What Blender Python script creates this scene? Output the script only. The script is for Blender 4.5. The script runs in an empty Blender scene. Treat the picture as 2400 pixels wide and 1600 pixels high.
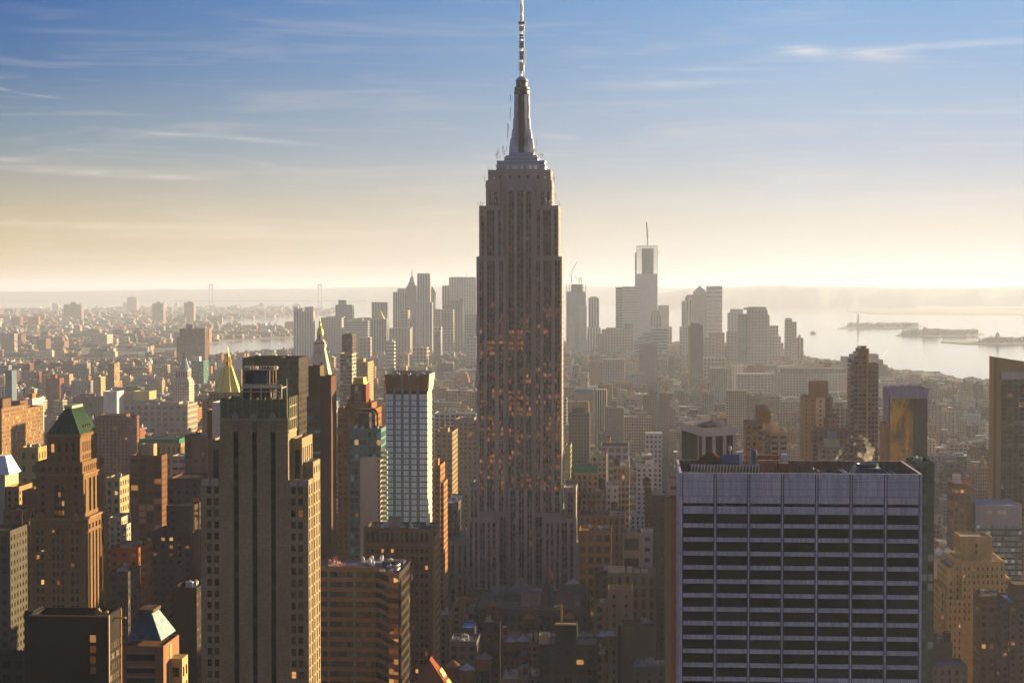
import bpy, math, random
import numpy as np
from mathutils import Vector
sc = bpy.context.scene
R = math.radians
rnd = random.Random(11)

# ------------------------------------------------------------------ camera
F = 4463.0; CX, CY = 1200.0, 800.0; CZ = 239.0
PITCH = math.atan(124 / F); YAW = math.atan(300 / F * math.cos(PITCH))
FW = Vector((-math.sin(YAW) * math.cos(PITCH), math.cos(YAW) * math.cos(PITCH), -math.sin(PITCH)))
RT = Vector((math.cos(YAW), math.sin(YAW), 0)); UP = RT.cross(FW)
cam = bpy.data.cameras.new('camera'); cam.sensor_width = 36; cam.lens = F / 2400 * 36
cam.clip_start = 5; cam.clip_end = 400000
co = bpy.data.objects.new('camera', cam); sc.collection.objects.link(co); sc.camera = co
co.location = (0, 0, CZ); co.rotation_euler = (math.pi / 2 - PITCH, 0, YAW)

# ------------------------------------------------------------------ sun, sky, exposure
SUN_AZ, SUN_EL = R(46), R(9.0)
EXPO = 1.7; EX = 2 ** -EXPO
sdir = Vector((math.sin(SUN_AZ) * math.cos(SUN_EL), math.cos(SUN_AZ) * math.cos(SUN_EL), math.sin(SUN_EL)))
sl = bpy.data.lights.new('sun', 'SUN'); sl.energy = 5.0; sl.angle = R(0.5); sl.color = (1.0, 0.78, 0.41)
so = bpy.data.objects.new('sun', sl); sc.collection.objects.link(so)
so.rotation_euler = sdir.to_track_quat('Z', 'Y').to_euler()
sc.view_settings.view_transform = 'Standard'; sc.view_settings.look = 'None'
sc.view_settings.exposure = EXPO; sc.view_settings.gamma = 1.0
w = bpy.data.worlds.new("World"); sc.world = w; w.use_nodes = True
nt = w.node_tree; nt.nodes.clear()

def nd(nt, typ, **kw):
    n = nt.nodes.new(typ)
    for k, v in kw.items():
        if k == 'i':
            for a, b in v.items():
                s = n.inputs[a]
                if isinstance(b, bpy.types.NodeSocket): nt.links.new(b, s)
                else: s.default_value = b
        else: setattr(n, k, v)
    return n
def mth(nt, op, a, b=0.0, c=0.0, clamp=False):
    n = nd(nt, 'ShaderNodeMath', operation=op, use_clamp=clamp, i={0: a, 1: b, 2: c}); return n.outputs[0]
def mixc(nt, f, a, b, mode='MIX'):
    n = nd(nt, 'ShaderNodeMix', data_type='RGBA', blend_type=mode)
    for k, v in ((0, f), (6, a), (7, b)):
        if isinstance(v, bpy.types.NodeSocket): nt.links.new(v, n.inputs[k])
        else: n.inputs[k].default_value = v if k == 0 else (*v, 1)[:4]
    return n.outputs[2]
def ramp(nt, f, stops, interp='LINEAR'):
    n = nd(nt, 'ShaderNodeValToRGB'); nt.links.new(f, n.inputs[0]); cr = n.color_ramp; cr.interpolation = interp
    while len(cr.elements) < len(stops): cr.elements.new(0.5)
    for e, (p, c) in zip(cr.elements, stops): e.position = p; e.color = (*c, 1)
    return n.outputs[0]

SKY = 0.036
def build_world():
    sky = nd(nt, 'ShaderNodeTexSky', sky_type='NISHITA', sun_disc=False, sun_elevation=SUN_EL,
             sun_rotation=SUN_AZ, altitude=200, air_density=1.0, dust_density=2.5, ozone_density=3.0)
    tc = nd(nt, 'ShaderNodeTexCoord').outputs['Generated']
    sp = nd(nt, 'ShaderNodeSeparateXYZ', i={0: tc})
    x, y, z = sp.outputs
    el = mth(nt, 'ARCSINE', z)                       # elevation in radians
    az = mth(nt, 'ARCTAN2', x, y)                    # azimuth, 0 along the avenues, + to the right
    # colour of the evening sky by height, for the sunward side and for the side away from the sun
    t = mth(nt, 'MULTIPLY', el, 1 / 0.19, clamp=True)
    east = ramp(nt, t, [(0, (.74, .50, .24)), (.17, (.58, .46, .26)), (.38, (.22, .30, .36)), (.60, (.05, .16, .36)), (.80, (.01, .11, .36)), (1, (.01, .10, .34))])
    west = ramp(nt, t, [(0, (.90, .88, .85)), (.17, (.80, .74, .66)), (.38, (.50, .57, .68)), (.60, (.33, .49, .71)), (.80, (.22, .42, .72)), (1, (.15, .36, .7))])
    a = mth(nt, 'MULTIPLY_ADD', az, 1 / 0.42, 0.335 / 0.42, clamp=True)
    band = mixc(nt, a, east, west)
    # thin streaked cloud, laid out on the sky itself
    cv = nd(nt, 'ShaderNodeCombineXYZ', i={0: mth(nt, 'MULTIPLY', az, 5.0), 1: mth(nt, 'MULTIPLY', el, 62.0), 2: 0.0}).outputs[0]
    n1 = nd(nt, 'ShaderNodeTexNoise', i={'Vector': cv, 'Scale': 1.6, 'Detail': 7.0, 'Roughness': .62, 'Distortion': .7}).outputs[0]
    cl = mth(nt, 'MULTIPLY', mth(nt, 'SUBTRACT', n1, .50), 3.2, clamp=True)
    band = mixc(nt, mth(nt, 'MULTIPLY', cl, mth(nt, 'MULTIPLY_ADD', t, -.34, .46)), band, (.90, .76, .62))
    n2 = nd(nt, 'ShaderNodeTexNoise', i={'Vector': cv, 'Scale': 5.5, 'Detail': 8.0, 'Roughness': .6, 'Distortion': 1.2}).outputs[0]
    tot = None
    for (ca, ce, wa, we, sl_, s) in ((.085, .1222, .009, .0019, -.05, 1.0), (.122, .1195, .011, .0022, -.04, .9), (.16, .1235, .045, .0013, .03, .5),
                                (.024, .1062, .028, .0012, .02, .55), (.042, .1135, .022, .0009, 0, .35), (-.285, .0592, .030, .0013, -.03, .6),
                                (-.242, .0572, .014, .0011, .0, .55), (-.247, .0795, .016, .0007, -.05, .5), (-.195, .0765, .024, .0009, -.08, .45),
                                (-.332, .1008, .006, .0005, -.12, .6), (-.31, .0975, .008, .0004, -.1, .5), (-.33, .065, .012, .0009, -.02, .4), (-.285, .1300, .025, .0010, 0, .2),
                                (-.045, .0795, .009, .0010, -.1, .4), (.17, .0790, .03, .0010, 0, .35), (.17, .0730, .035, .0012, 0, .3), (.15, .0900, .045, .0010, -.02, .3),
                                (.15, .0460, .05, .0016, .05, .5), (.17, .0400, .05, .0016, .04, .45), (-.28, .0320, .08, .0016, -.02, .6), (-.22, .0270, .07, .0012, .0, .5), (-.12, .0300, .05, .0010, .02, .35)):
        da = mth(nt, 'SUBTRACT', az, ca)
        de = mth(nt, 'SUBTRACT', mth(nt, 'SUBTRACT', el, ce), mth(nt, 'MULTIPLY', da, sl_))
        q = mth(nt, 'ADD', mth(nt, 'POWER', mth(nt, 'ABSOLUTE', mth(nt, 'DIVIDE', da, wa)), 2.0), mth(nt, 'POWER', mth(nt, 'ABSOLUTE', mth(nt, 'DIVIDE', de, we)), 2.0))
        g = mth(nt, 'MULTIPLY', mth(nt, 'EXPONENT', mth(nt, 'MULTIPLY', q, -.6)), s)
        tot = g if tot is None else mth(nt, 'ADD', tot, g)
    tot = mth(nt, 'MULTIPLY', tot, mth(nt, 'MULTIPLY_ADD', n2, 2.4, -.45, clamp=True), clamp=True)
    band = mixc(nt, mth(nt, 'MULTIPLY', tot, .6), band, mixc(nt, t, (.95, .78, .60), (.93, .91, .92)))
    # the low band blends into the physical sky above and behind
    f1 = mth(nt, 'SUBTRACT', 1.0, mth(nt, 'MULTIPLY_ADD', el, 1 / .3, -.16 / .3, clamp=True))
    front = mth(nt, 'MULTIPLY_ADD', y, 1.4, .15, clamp=True)
    skys = nd(nt, 'ShaderNodeVectorMath', operation='SCALE', i={0: sky.outputs[0], 'Scale': SKY}).outputs[0]
    skys = mixc(nt, 1.0, skys, (1.02, .84, 1.0), 'MULTIPLY')
    band = nd(nt, 'ShaderNodeVectorMath', operation='SCALE', i={0: band, 'Scale': EX}).outputs[0]
    col = mixc(nt, mth(nt, 'MULTIPLY', f1, front), skys, band)
    bg = nd(nt, 'ShaderNodeBackground', i={0: col, 1: 1.0})
    out = nd(nt, 'ShaderNodeOutputWorld', i={0: bg.outputs[0]})
build_world()
sc.cycles.use_denoising = True
sc.cycles.max_bounces = 5; sc.cycles.diffuse_bounces = 2; sc.cycles.glossy_bounces = 3; sc.cycles.volume_bounces = 0
sc.cycles.transparent_max_bounces = 12; sc.cycles.sample_clamp_indirect = 4.0

# ------------------------------------------------------------------ geometry of the view
def ray(px, py): return FW + RT * ((px - CX) / F) + UP * ((CY - py) / F)
def at(px, py, Y):
    d = ray(px, py); t = Y / d.y
    return d.x * t, CZ + d.z * t
def X(px, Y, py=1000): return at(px, py, Y)[0]
def Z(py, Y, px=1200): return at(px, py, Y)[1]
def ground(px, py, z=0.0):
    d = ray(px, py); t = (z - CZ) / d.z
    return d.x * t, d.y * t
def proj(x, y, z):
    v = Vector((x, y, z - CZ)); c = v.dot(FW)
    return CX + F * v.dot(RT) / c, CY - F * v.dot(UP) / c

# ------------------------------------------------------------------ materials
def newmat(name):
    m = bpy.data.materials.new(name); m.use_nodes = True; m.node_tree.nodes.clear(); return m, m.node_tree
def attr(t, n, o='Color'): return nd(t, 'ShaderNodeAttribute', attribute_name=n).outputs[o]
def principled(t, **i):
    b = nd(t, 'ShaderNodeBsdfPrincipled')
    for k, v in i.items():
        k = k.replace('_', ' ')
        if isinstance(v, bpy.types.NodeSocket): t.links.new(v, b.inputs[k])
        else: b.inputs[k].default_value = v
    nd(t, 'ShaderNodeOutputMaterial', i={0: b.outputs[0]}); return b

def facade_material(name, brick=None, gloss=.14, litE=1.0, spec=.24, var=1.3, blind=4.0, litcol=((1, .30, .05), (1, .62, .22))):
    m, t = newmat(name)
    uv = nd(t, 'ShaderNodeUVMap', uv_map='uv').outputs[0]
    s = nd(t, 'ShaderNodeSeparateXYZ', i={0: uv}); u, v = s.outputs[0], s.outputs[1]
    st = nd(t, 'ShaderNodeSeparateXYZ', i={0: attr(t, 'sty', 'Vector')}); ww, wh, lit = st.outputs
    mu = mth(t, 'LESS_THAN', mth(t, 'ABSOLUTE', mth(t, 'SUBTRACT', mth(t, 'FRACT', u), .5)), mth(t, 'MULTIPLY', ww, .5))
    mv = mth(t, 'LESS_THAN', mth(t, 'ABSOLUTE', mth(t, 'SUBTRACT', mth(t, 'FRACT', v), .5)), mth(t, 'MULTIPLY', wh, .5))
    mask = mth(t, 'MULTIPLY', mu, mv)
    seed = mth(t, 'MULTIPLY', nd(t, 'ShaderNodeObjectInfo').outputs['Random'], 977.0)
    cell = nd(t, 'ShaderNodeCombineXYZ', i={0: mth(t, 'FLOOR', u), 1: mth(t, 'FLOOR', v), 2: seed}).outputs[0]
    wn = nd(t, 'ShaderNodeTexWhiteNoise', noise_dimensions='3D', i={0: cell}).outputs['Color']
    w3 = nd(t, 'ShaderNodeSeparateXYZ', i={0: wn}); r, g, b = w3.outputs
    gls = attr(t, 'gls')
    gk = mth(t, 'MULTIPLY_ADD', r, var, 1 - var / 2)
    gl = nd(t, 'ShaderNodeVectorMath', operation='SCALE', i={0: gls, 'Scale': gk}).outputs[0]
    isb = mth(t, 'GREATER_THAN', g, .88)
    bl = nd(t, 'ShaderNodeVectorMath', operation='SCALE', i={0: gls, 'Scale': blind if var > .5 else 1.0}).outputs[0]
    gl = mixc(t, isb, gl, bl)
    pos = nd(t, 'ShaderNodeNewGeometry').outputs['Position']
    stretched = nd(t, 'ShaderNodeVectorMath', operation='MULTIPLY', i={0: pos, 1: (.16, .16, .035)}).outputs[0]
    n1 = nd(t, 'ShaderNodeTexNoise', i={'Vector': stretched, 'Scale': 1.0, 'Detail': 5.0, 'Roughness': .65}).outputs[0]
    n2 = nd(t, 'ShaderNodeTexNoise', i={'Vector': pos, 'Scale': 1.3, 'Detail': 2.0}).outputs[0]
    k = mth(t, 'MULTIPLY_ADD', n1, .75, .45); k = mth(t, 'MULTIPLY_ADD', n2, .5, mth(t, 'SUBTRACT', k, .08))
    wall = nd(t, 'ShaderNodeVectorMath', operation='SCALE', i={0: attr(t, 'tint'), 'Scale': k}).outputs[0]
    if brick:
        bt = nd(t, 'ShaderNodeTexBrick', i={'Vector': nd(t, 'ShaderNodeMapping', i={0: nd(t, 'ShaderNodeCombineXYZ', i={0: mth(t, 'ADD', nd(t, 'ShaderNodeSeparateXYZ', i={0: pos}).outputs[0], nd(t, 'ShaderNodeSeparateXYZ', i={0: pos}).outputs[1]), 1: nd(t, 'ShaderNodeSeparateXYZ', i={0: pos}).outputs[2], 2: 0.0}).outputs[0]}).outputs[0],
             'Color1': (*brick[0], 1), 'Color2': (*brick[1], 1), 'Mortar': (*brick[2], 1), 'Scale': 1.0, 'Mortar Size': brick[3], 'Brick Width': brick[4], 'Row Height': brick[5]}).outputs[0]
        wall = mixc(t, 1.0, wall, bt, 'MULTIPLY')
    col = mixc(t, mask, wall, gl)
    coh = nd(t, 'ShaderNodeTexNoise', i={'Vector': nd(t, 'ShaderNodeVectorMath', operation='MULTIPLY', i={0: nd(t, 'ShaderNodeNewGeometry').outputs['Position'], 1: (.045, .045, .11)}).outputs[0], 'Scale': 1.0, 'Detail': 2.0}).outputs[0]
    litp = mth(t, 'MULTIPLY', lit, mth(t, 'MULTIPLY_ADD', coh, 9.0, -3.6, clamp=False))
    islit = mth(t, 'MULTIPLY', mth(t, 'LESS_THAN', b, litp), mask)
    geo = nd(t, 'ShaderNodeNewGeometry').outputs['Normal']
    dv = nd(t, 'ShaderNodeVectorMath', operation='SUBTRACT', i={0: wn, 1: (.5, .5, .5)}).outputs[0]
    nn = nd(t, 'ShaderNodeVectorMath', operation='NORMALIZE', i={0: nd(t, 'ShaderNodeVectorMath', operation='ADD', i={0: geo, 1: nd(t, 'ShaderNodeVectorMath', operation='SCALE', i={0: dv, 'Scale': mth(t, 'MULTIPLY', mask, .05)}).outputs[0]}).outputs[0]}).outputs[0]
    bs = principled(t, Base_Color=col, Roughness=mth(t, 'MULTIPLY_ADD', mask, gloss - .9, .9), Normal=nn,
                    Emission_Color=mixc(t, mth(t, 'MULTIPLY', r, g), litcol[0], litcol[1]),
                    Emission_Strength=mth(t, 'MULTIPLY', islit, mth(t, 'MULTIPLY_ADD', mth(t, 'MULTIPLY', r, g), litE * 1.5, .15 * litE)))
    nt_spec = mth(t, 'MULTIPLY_ADD', mask, spec, .06)
    t.links.new(nt_spec, bs.inputs['Specular IOR Level'])
    return m
MAT = {}
MAT['facade'] = facade_material('facade', litE=.16)
MAT['dark_glass'] = facade_material('dark_glass', litE=.16, spec=-.05, gloss=.3)
MAT['limestone'] = facade_material('limestone', litE=.085, blind=14.0, litcol=((1, .22, .05), (1, .42, .12)))
MAT['brick'] = facade_material('brickwork', brick=((1, .98, .95), (.72, .72, .74), (.55, .55, .55), .05, 1.1, .42), litE=.3)
MAT['stone_panel'] = facade_material('stone_panel', brick=((1, .97, 1.0), (.74, .73, .80), (.42, .42, .48), .035, .62, 5.3))
def metal_material(name, rough=.42, met=.75):
    m, t = newmat(name); pos = nd(t, 'ShaderNodeNewGeometry').outputs['Position']
    n = nd(t, 'ShaderNodeTexNoise', i={'Vector': pos, 'Scale': .8, 'Detail': 4.0}).outputs[0]
    c = nd(t, 'ShaderNodeVectorMath', operation='SCALE', i={0: attr(t, 'tint'), 'Scale': mth(t, 'MULTIPLY_ADD', n, .8, .6)}).outputs[0]
    principled(t, Base_Color=c, Metallic=met, Roughness=mth(t, 'MULTIPLY_ADD', n, .25, rough - .1)); return m
MAT['metal'] = metal_material('metal')
MAT['mast_metal'] = metal_material('mast_metal', .5, .25)
MAT['even_glass'] = facade_material('even_glass', spec=.6, var=.22)
MAT['far_facade'] = facade_material('far_facade', spec=.1, var=.4, litE=0)
MAT['gold'] = metal_material('gilding', .38, .55)
def simple(name, col, rough=.9, **k):
    m, t = newmat(name); principled(t, Base_Color=(*col, 1), Roughness=rough, **k); return m

# ------------------------------------------------------------------ mesh builder
def sat(c, k=1.18):
    m = (c[0] + c[1] + c[2]) / 3; return tuple(min(.8, max(.004, m + (q - m) * k)) for q in c[:3])
class MB:
    def __init__(s): s.v = []; s.f = []; s.uv = []; s.t = []; s.g = []; s.s = []
    def poly(s, pts, tint, uv=None, gls=(.02, .02, .02), sty=(0, 0, 0)):
        i = len(s.v); s.v.extend(pts); s.f.append(tuple(range(i, i + len(pts))))
        s.uv.extend(uv if uv else [(0.1, 0.1)] * len(pts)); s.t.append(tint); s.g.append(gls); s.s.append(sty)
    def wall(s, a, b, z0, z1, tint, st=None, top=1.4):
        """a wall from a to b (outside on its right); st = (cell w, cell h, window w, window h, glass, lit)"""
        L = math.hypot(b[0] - a[0], b[1] - a[1])
        if st is None or L < st[0] * .7 or z1 - z0 - top < st[1] * .7:
            s.poly([(a[0], a[1], z0), (b[0], b[1], z0), (b[0], b[1], z1), (a[0], a[1], z1)], tint); return
        zt = z1 - top; nx = max(1, round(L / st[0])); nz = max(1, round((zt - z0) / st[1]))
        ox, oz = rnd.randint(0, 400), rnd.randint(0, 400)
        s.poly([(a[0], a[1], z0), (b[0], b[1], z0), (b[0], b[1], zt), (a[0], a[1], zt)], tint,
               [(ox, oz), (ox + nx, oz), (ox + nx, oz + nz), (ox, oz + nz)], st[4], (st[2], st[3], st[5]))
        if top > 0: s.poly([(a[0], a[1], zt), (b[0], b[1], zt), (b[0], b[1], z1), (a[0], a[1], z1)], tint)
    def prism(s, pts, z0, z1, tint, st=None, roof=None, par=0.0, side=None, top=1.4, ptint=None, sidet=None):
        n = len(pts)
        for i in range(n):
            a, b = pts[i], pts[(i + 1) % n]
            front = abs(b[0] - a[0]) > abs(b[1] - a[1])
            s.wall(a, b, z0, z1, tint if front or sidet is None else sidet, st if front or side is None else (side or None), top)
        roof = roof or tuple(c * .6 for c in tint); pt = ptint or tint
        if par > 0:
            cx = sum(p[0] for p in pts) / n; cy = sum(p[1] for p in pts) / n
            r0 = sum(math.hypot(p[0] - cx, p[1] - cy) for p in pts) / n; k = max(.6, 1 - .65 / max(r0, 1.7))
            q = [(cx + (p[0] - cx) * k, cy + (p[1] - cy) * k) for p in pts]
            for i in range(n):
                j = (i + 1) % n
                s.poly([(*pts[i], z1), (*pts[j], z1), (*q[j], z1), (*q[i], z1)], pt)
                s.poly([(*q[j], z1 - par), (*q[i], z1 - par), (*q[i], z1), (*q[j], z1)], pt)
            s.poly([(*p, z1 - par) for p in q], roof)
        else: s.poly([(*p, z1) for p in pts], roof)
    def box(s, x0, x1, y0, y1, z0, z1, tint, st=None, **k):
        s.prism([(x0, y0), (x1, y0), (x1, y1), (x0, y1)], z0, z1, tint, st, **k)
    def frustum(s, p0, z0, p1, z1, tint, cap=True, st=None):
        n = len(p0)
        for i in range(n):
            j = (i + 1) % n
            L = math.hypot(p0[j][0] - p0[i][0], p0[j][1] - p0[i][1])
            kw = {}
            if st:
                nx, nz = max(1, round(L / st[0])), max(1, round((z1 - z0) / st[1]))
                kw = dict(uv=[(0, 0), (nx, 0), (nx, nz), (0, nz)], gls=st[4], sty=(st[2], st[3], st[5]))
            s.poly([(*p0[i], z0), (*p0[j], z0), (*p1[j], z1), (*p1[i], z1)], tint, **kw)
        if cap: s.poly([(*p, z1) for p in p1], tint)
    def ring(s, cx, cy, r, n=12, ph=0.0, ry=None):
        ry = ry or r
        return [(cx + r * math.cos(ph + 2 * math.pi * i / n), cy + ry * math.sin(ph + 2 * math.pi * i / n)) for i in range(n)]
    def lathe(s, cx, cy, prof, tint, n=12, ph=0.0):
        for (r0, z0), (r1, z1) in zip(prof, prof[1:]):
            s.frustum(s.ring(cx, cy, max(r0, .02), n, ph), z0, s.ring(cx, cy, max(r1, .02), n, ph), z1, tint, cap=False)
        s.poly([(*p, prof[-1][1]) for p in s.ring(cx, cy, max(prof[-1][0], .02), n, ph)], tint)
    def bar(s, a, b, r, tint):
        a, b = Vector(a), Vector(b); d = (b - a).normalized()
        u = d.cross(Vector((0, 1, 0)) if abs(d.y) < .9 else Vector((1, 0, 0))).normalized() * r; v = d.cross(u)
        A = [a + u + v, a - u + v, a - u - v, a + u - v]; B = [p + (b - a) for p in A]
        for i in range(4):
            j = (i + 1) % 4; s.poly([tuple(A[j]), tuple(A[i]), tuple(B[i]), tuple(B[j])], tint)
        s.poly([tuple(p) for p in B], tint); s.poly([tuple(p) for p in A[::-1]], tint)
    def pwall(s, a, b, z0, z1, us, vs, tint, depth=.45, rec=None):
        """wall pierced by real recesses at us x vs; appends window records"""
        L = math.hypot(b[0] - a[0], b[1] - a[1]); ux, uy = (b[0] - a[0]) / L, (b[1] - a[1]) / L; nx, ny = uy, -ux
        P = lambda u, z, d=0.0: (a[0] + ux * u - nx * d, a[1] + uy * u - ny * d, z)
        Q = lambda u0, u1, v0, v1: s.poly([P(u0, v0), P(u1, v0), P(u1, v1), P(u0, v1)], tint)
        zc = z0
        for (v0, v1) in sorted(vs):
            if v1 <= z0 + .1 or v0 < z0 or v1 > z1: continue
            if v0 > zc: Q(0, L, zc, v0)
            uc = 0
            for (u0, u1) in us:
                if u0 > uc: Q(uc, u0, v0, v1)
                for q in ([P(u0, v0), P(u0, v0, depth), P(u0, v1, depth), P(u0, v1)], [P(u1, v0, depth), P(u1, v0), P(u1, v1), P(u1, v1, depth)],
                          [P(u0, v0), P(u1, v0), P(u1, v0, depth), P(u0, v0, depth)], [P(u0, v1, depth), P(u1, v1, depth), P(u1, v1), P(u0, v1)]): s.poly(q, tint)
                if rec is not None: rec.append((P((u0 + u1) / 2, (v0 + v1) / 2, depth - .02), u1 - u0, v1 - v0, math.atan2(uy, ux)))
                uc = u1
            if uc < L: Q(uc, L, v0, v1)
            zc = v1
        if zc < z1: Q(0, L, zc, z1)
    def build(s, name, parent=None, mat='facade', smooth=False):
        o0 = origin(parent)
        me = bpy.data.meshes.new(name); n = len(s.v)
        me.vertices.add(n); me.vertices.foreach_set('co', (np.array(s.v, dtype=np.float32).reshape(-1, 3) - np.array(o0, dtype=np.float32)).ravel())
        tot = np.array([len(f) for f in s.f], dtype=np.int32); st = np.zeros(len(tot), dtype=np.int32); st[1:] = np.cumsum(tot)[:-1]
        me.loops.add(int(tot.sum())); me.loops.foreach_set('vertex_index', np.concatenate([np.array(f, dtype=np.int32) for f in s.f]))
        me.polygons.add(len(tot)); me.polygons.foreach_set('loop_start', st); me.polygons.foreach_set('loop_total', tot)
        uvl = me.uv_layers.new(name='uv'); uvl.data.foreach_set('uv', np.array(s.uv, dtype=np.float32).ravel())
        s.t = [sat(c) for c in s.t]
        for nm, d, ty, k in (('tint', s.t, 'FLOAT_COLOR', 'color'), ('gls', s.g, 'FLOAT_COLOR', 'color'), ('sty', s.s, 'FLOAT_VECTOR', 'vector')):
            a = me.attributes.new(nm, ty, 'FACE'); arr = np.array(d, dtype=np.float32)
            if k == 'color': arr = np.concatenate([arr[:, :3], np.ones((len(arr), 1), dtype=np.float32)], 1)
            a.data.foreach_set(k, arr.ravel())
        me.update(calc_edges=True); me.validate()
        me.materials.append(MAT[mat] if isinstance(mat, str) else mat)
        if smooth:
            for p in me.polygons: p.use_smooth = True
        o = bpy.data.objects.new(name, me); sc.collection.objects.link(o); o.parent = parent
        return o
def origin(p):
    v = Vector((0, 0, 0))
    while p is not None: v += p.location; p = p.parent
    return v
USED = set()
def tag(o, label=None, cat=None, group=None, kind=None):
    if label: o['label'] = label
    if cat: o['category'] = cat
    if group: o['group'] = group
    if kind: o['kind'] = kind
    return o
def thing(name, label, cat, loc, group=None):
    o = bpy.data.objects.new(name, None); sc.collection.objects.link(o); o.location = loc; o.empty_display_size = 5
    return tag(o, label, cat, group)
HERO = []      # (x0, x1, y0, y1, px0, px1, visible-bottom py, front Y)
def reg(x0, x1, y0, y1, vb, z=60, px=None):
    if px is None:
        a = [proj(x, y, z)[0] for x in (x0, x1) for y in (y0, y1)]; px = (min(a), max(a))
    HERO.append((x0, x1, y0, y1, px[0], px[1], vb, y0))

PANES = {}
def emit_windows(rec, parent, gls=(.02, .02, .022), lit=.04, rail=(.12, .10, .08), mat='facade', mx=100, name='window', midrail=True):
    def vis(r):
        px, py = proj(*r[0]); f = 1.0 if abs(r[3]) < .5 else .2
        return (-f * r[1] * r[2] / r[0][1] ** 2) if (-20 < px < 2420 and -20 < py < 1620) else 1.0
    rec = sorted(rec, key=vis); o0 = origin(parent); rest = MB()
    for k, (c, w_, h_, ang) in enumerate(rec):
        if k >= mx or vis((c, w_, h_, ang)) > 0:
            if proj(*c)[1] > 1680: continue
            pane(rest, c, w_, h_, ang, gls, lit, rail, midrail, (rnd.randint(0, 999), rnd.randint(0, 999))); continue
        key = (round(w_, 1), round(h_, 1), gls, lit, rail, mat, midrail)
        if key not in PANES:
            m = MB(); pane(m, (0, 0, 0), w_, h_, 0, gls, lit, rail, midrail, (3, 5)); ob = m.build(name, None, mat)
            PANES[key] = ob.data; bpy.data.objects.remove(ob)
        o = bpy.data.objects.new(name, PANES[key]); sc.collection.objects.link(o); o.parent = parent
        o.location = Vector(c) - o0; o.rotation_euler = (0, 0, ang)
    if rest.f: tag(rest.build(name, parent, mat), kind='stuff')
def pane(m, c, w_, h_, ang, gls, lit, rail, midrail, off):
    ca, sa = math.cos(ang), math.sin(ang)
    def P(u, v, d): return (c[0] + u * ca + d * sa, c[1] + u * sa - d * ca, c[2] + v)
    a, b = w_ / 2, h_ / 2
    m.poly([P(-a, -b, 0), P(a, -b, 0), P(a, b, 0), P(-a, b, 0)], rail, [(off[0] + x, off[1] + y) for x, y in ((.05, .05), (.95, .05), (.95, .95), (.05, .95))], gls, (1, 1, lit))
    def br(u0, u1, v0, v1):
        m.poly([P(u0, v0, .1), P(u1, v0, .1), P(u1, v1, .1), P(u0, v1, .1)], rail)
        m.poly([P(u0, v1, .1), P(u1, v1, .1), P(u1, v1, 0), P(u0, v1, 0)], rail)
    t = .09
    br(-a, a, -b, -b + t); br(-a, a, b - t, b); br(-a, -a + t, -b + t, b - t); br(a - t, a, -b + t, b - t)
    if midrail: br(-a + t, a - t, -.06, .06)
def span(L, n, ratio, m0=0.0, m1=0.0):
    """n openings, ratio of the cell open, evenly over L with margins"""
    c = (L - m0 - m1) / n
    return [(m0 + c * (i + .5 - ratio / 2), m0 + c * (i + .5 + ratio / 2)) for i in range(n)]
def rows(zt, pitch, h, n, zmin=2.0): return [(zt - i * pitch - h, zt - i * pitch) for i in range(n) if zt - i * pitch - h > zmin]

# palette: real surface colours
C = dict(lime=(.40, .35, .30), tan=(.36, .27, .18), beige=(.44, .36, .27), brick=(.22, .085, .05), red=(.30, .075, .045), brown=(.15, .09, .06), dkbrown=(.07, .045, .035),
         orange=(.34, .16, .07), white=(.62, .60, .58), cream=(.55, .48, .38), grey=(.26, .26, .28), dk=(.045, .042, .045), lav=(.40, .35, .44), teal=(.10, .19, .19),
         blue=(.14, .19, .27), green=(.05, .17, .11), gold=(.86, .60, .12), metal=(.30, .31, .38), roof=(.10, .095, .095), proof=(.30, .30, .33), yellow=(.50, .38, .20), black=(.012, .012, .014))
G0 = (.014, .013, .015); GB = (.05, .07, .10); GT = (.05, .10, .10); GO = (.08, .05, .03)
ST = dict(apt=(3.6, 3.2, .42, .52, G0, .008), office=(3.0, 3.7, .62, .55, G0, .008), band=(6.0, 3.7, 1.0, .50, G0, .006), stripe=(3.0, 3.7, .45, 1.0, G0, .01),
          grid=(5.5, 4.2, .74, .66, G0, .006), loft=(4.2, 4.0, .70, .62, G0, .01), fine=(2.2, 3.3, .5, .5, G0, .006), glass=(2.0, 3.6, .92, .86, GB, .02),
          tglass=(2.2, 3.4, .85, .72, GT, .03), wide=(8, 4, .85, .45, G0, .006), bigrid=(9, 8, .8, .8, G0, .006), sparse=(5.5, 3.6, .3, .42, G0, .006))
# ------------------------------------------------------------------ the setting: water, land, hills
def sheet(name, pts, z, mat, thick=0.0, col=None):
    me = bpy.data.meshes.new(name); n = len(pts)
    v = [(x, y, z) for x, y in pts]; f = [tuple(range(n))]
    if thick:
        v += [(x, y, z - thick) for x, y in pts]
        f += [(i, n + i, n + (i + 1) % n, (i + 1) % n) for i in range(n)]
    me.from_pydata(v, [], f); me.update(); me.materials.append(mat)
    o = bpy.data.objects.new(name, me); sc.collection.objects.link(o); return tag(o, kind='structure')
def water_mat():
    m, t = newmat('water'); pos = nd(t, 'ShaderNodeNewGeometry').outputs['Position']
    st = nd(t, 'ShaderNodeVectorMath', operation='MULTIPLY', i={0: pos, 1: (.004, .010, .01)}).outputs[0]
    n = nd(t, 'ShaderNodeTexNoise', i={'Vector': st, 'Scale': 3.0, 'Detail': 8.0, 'Roughness': .65}).outputs[0]
    b = nd(t, 'ShaderNodeBump', i={'Strength': .12, 'Distance': 2.0, 'Height': n}).outputs[0]
    principled(t, Base_Color=(.05, .07, .08, 1), Roughness=mth(t, 'MULTIPLY_ADD', n, .08, .05), Normal=b); return m
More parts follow.
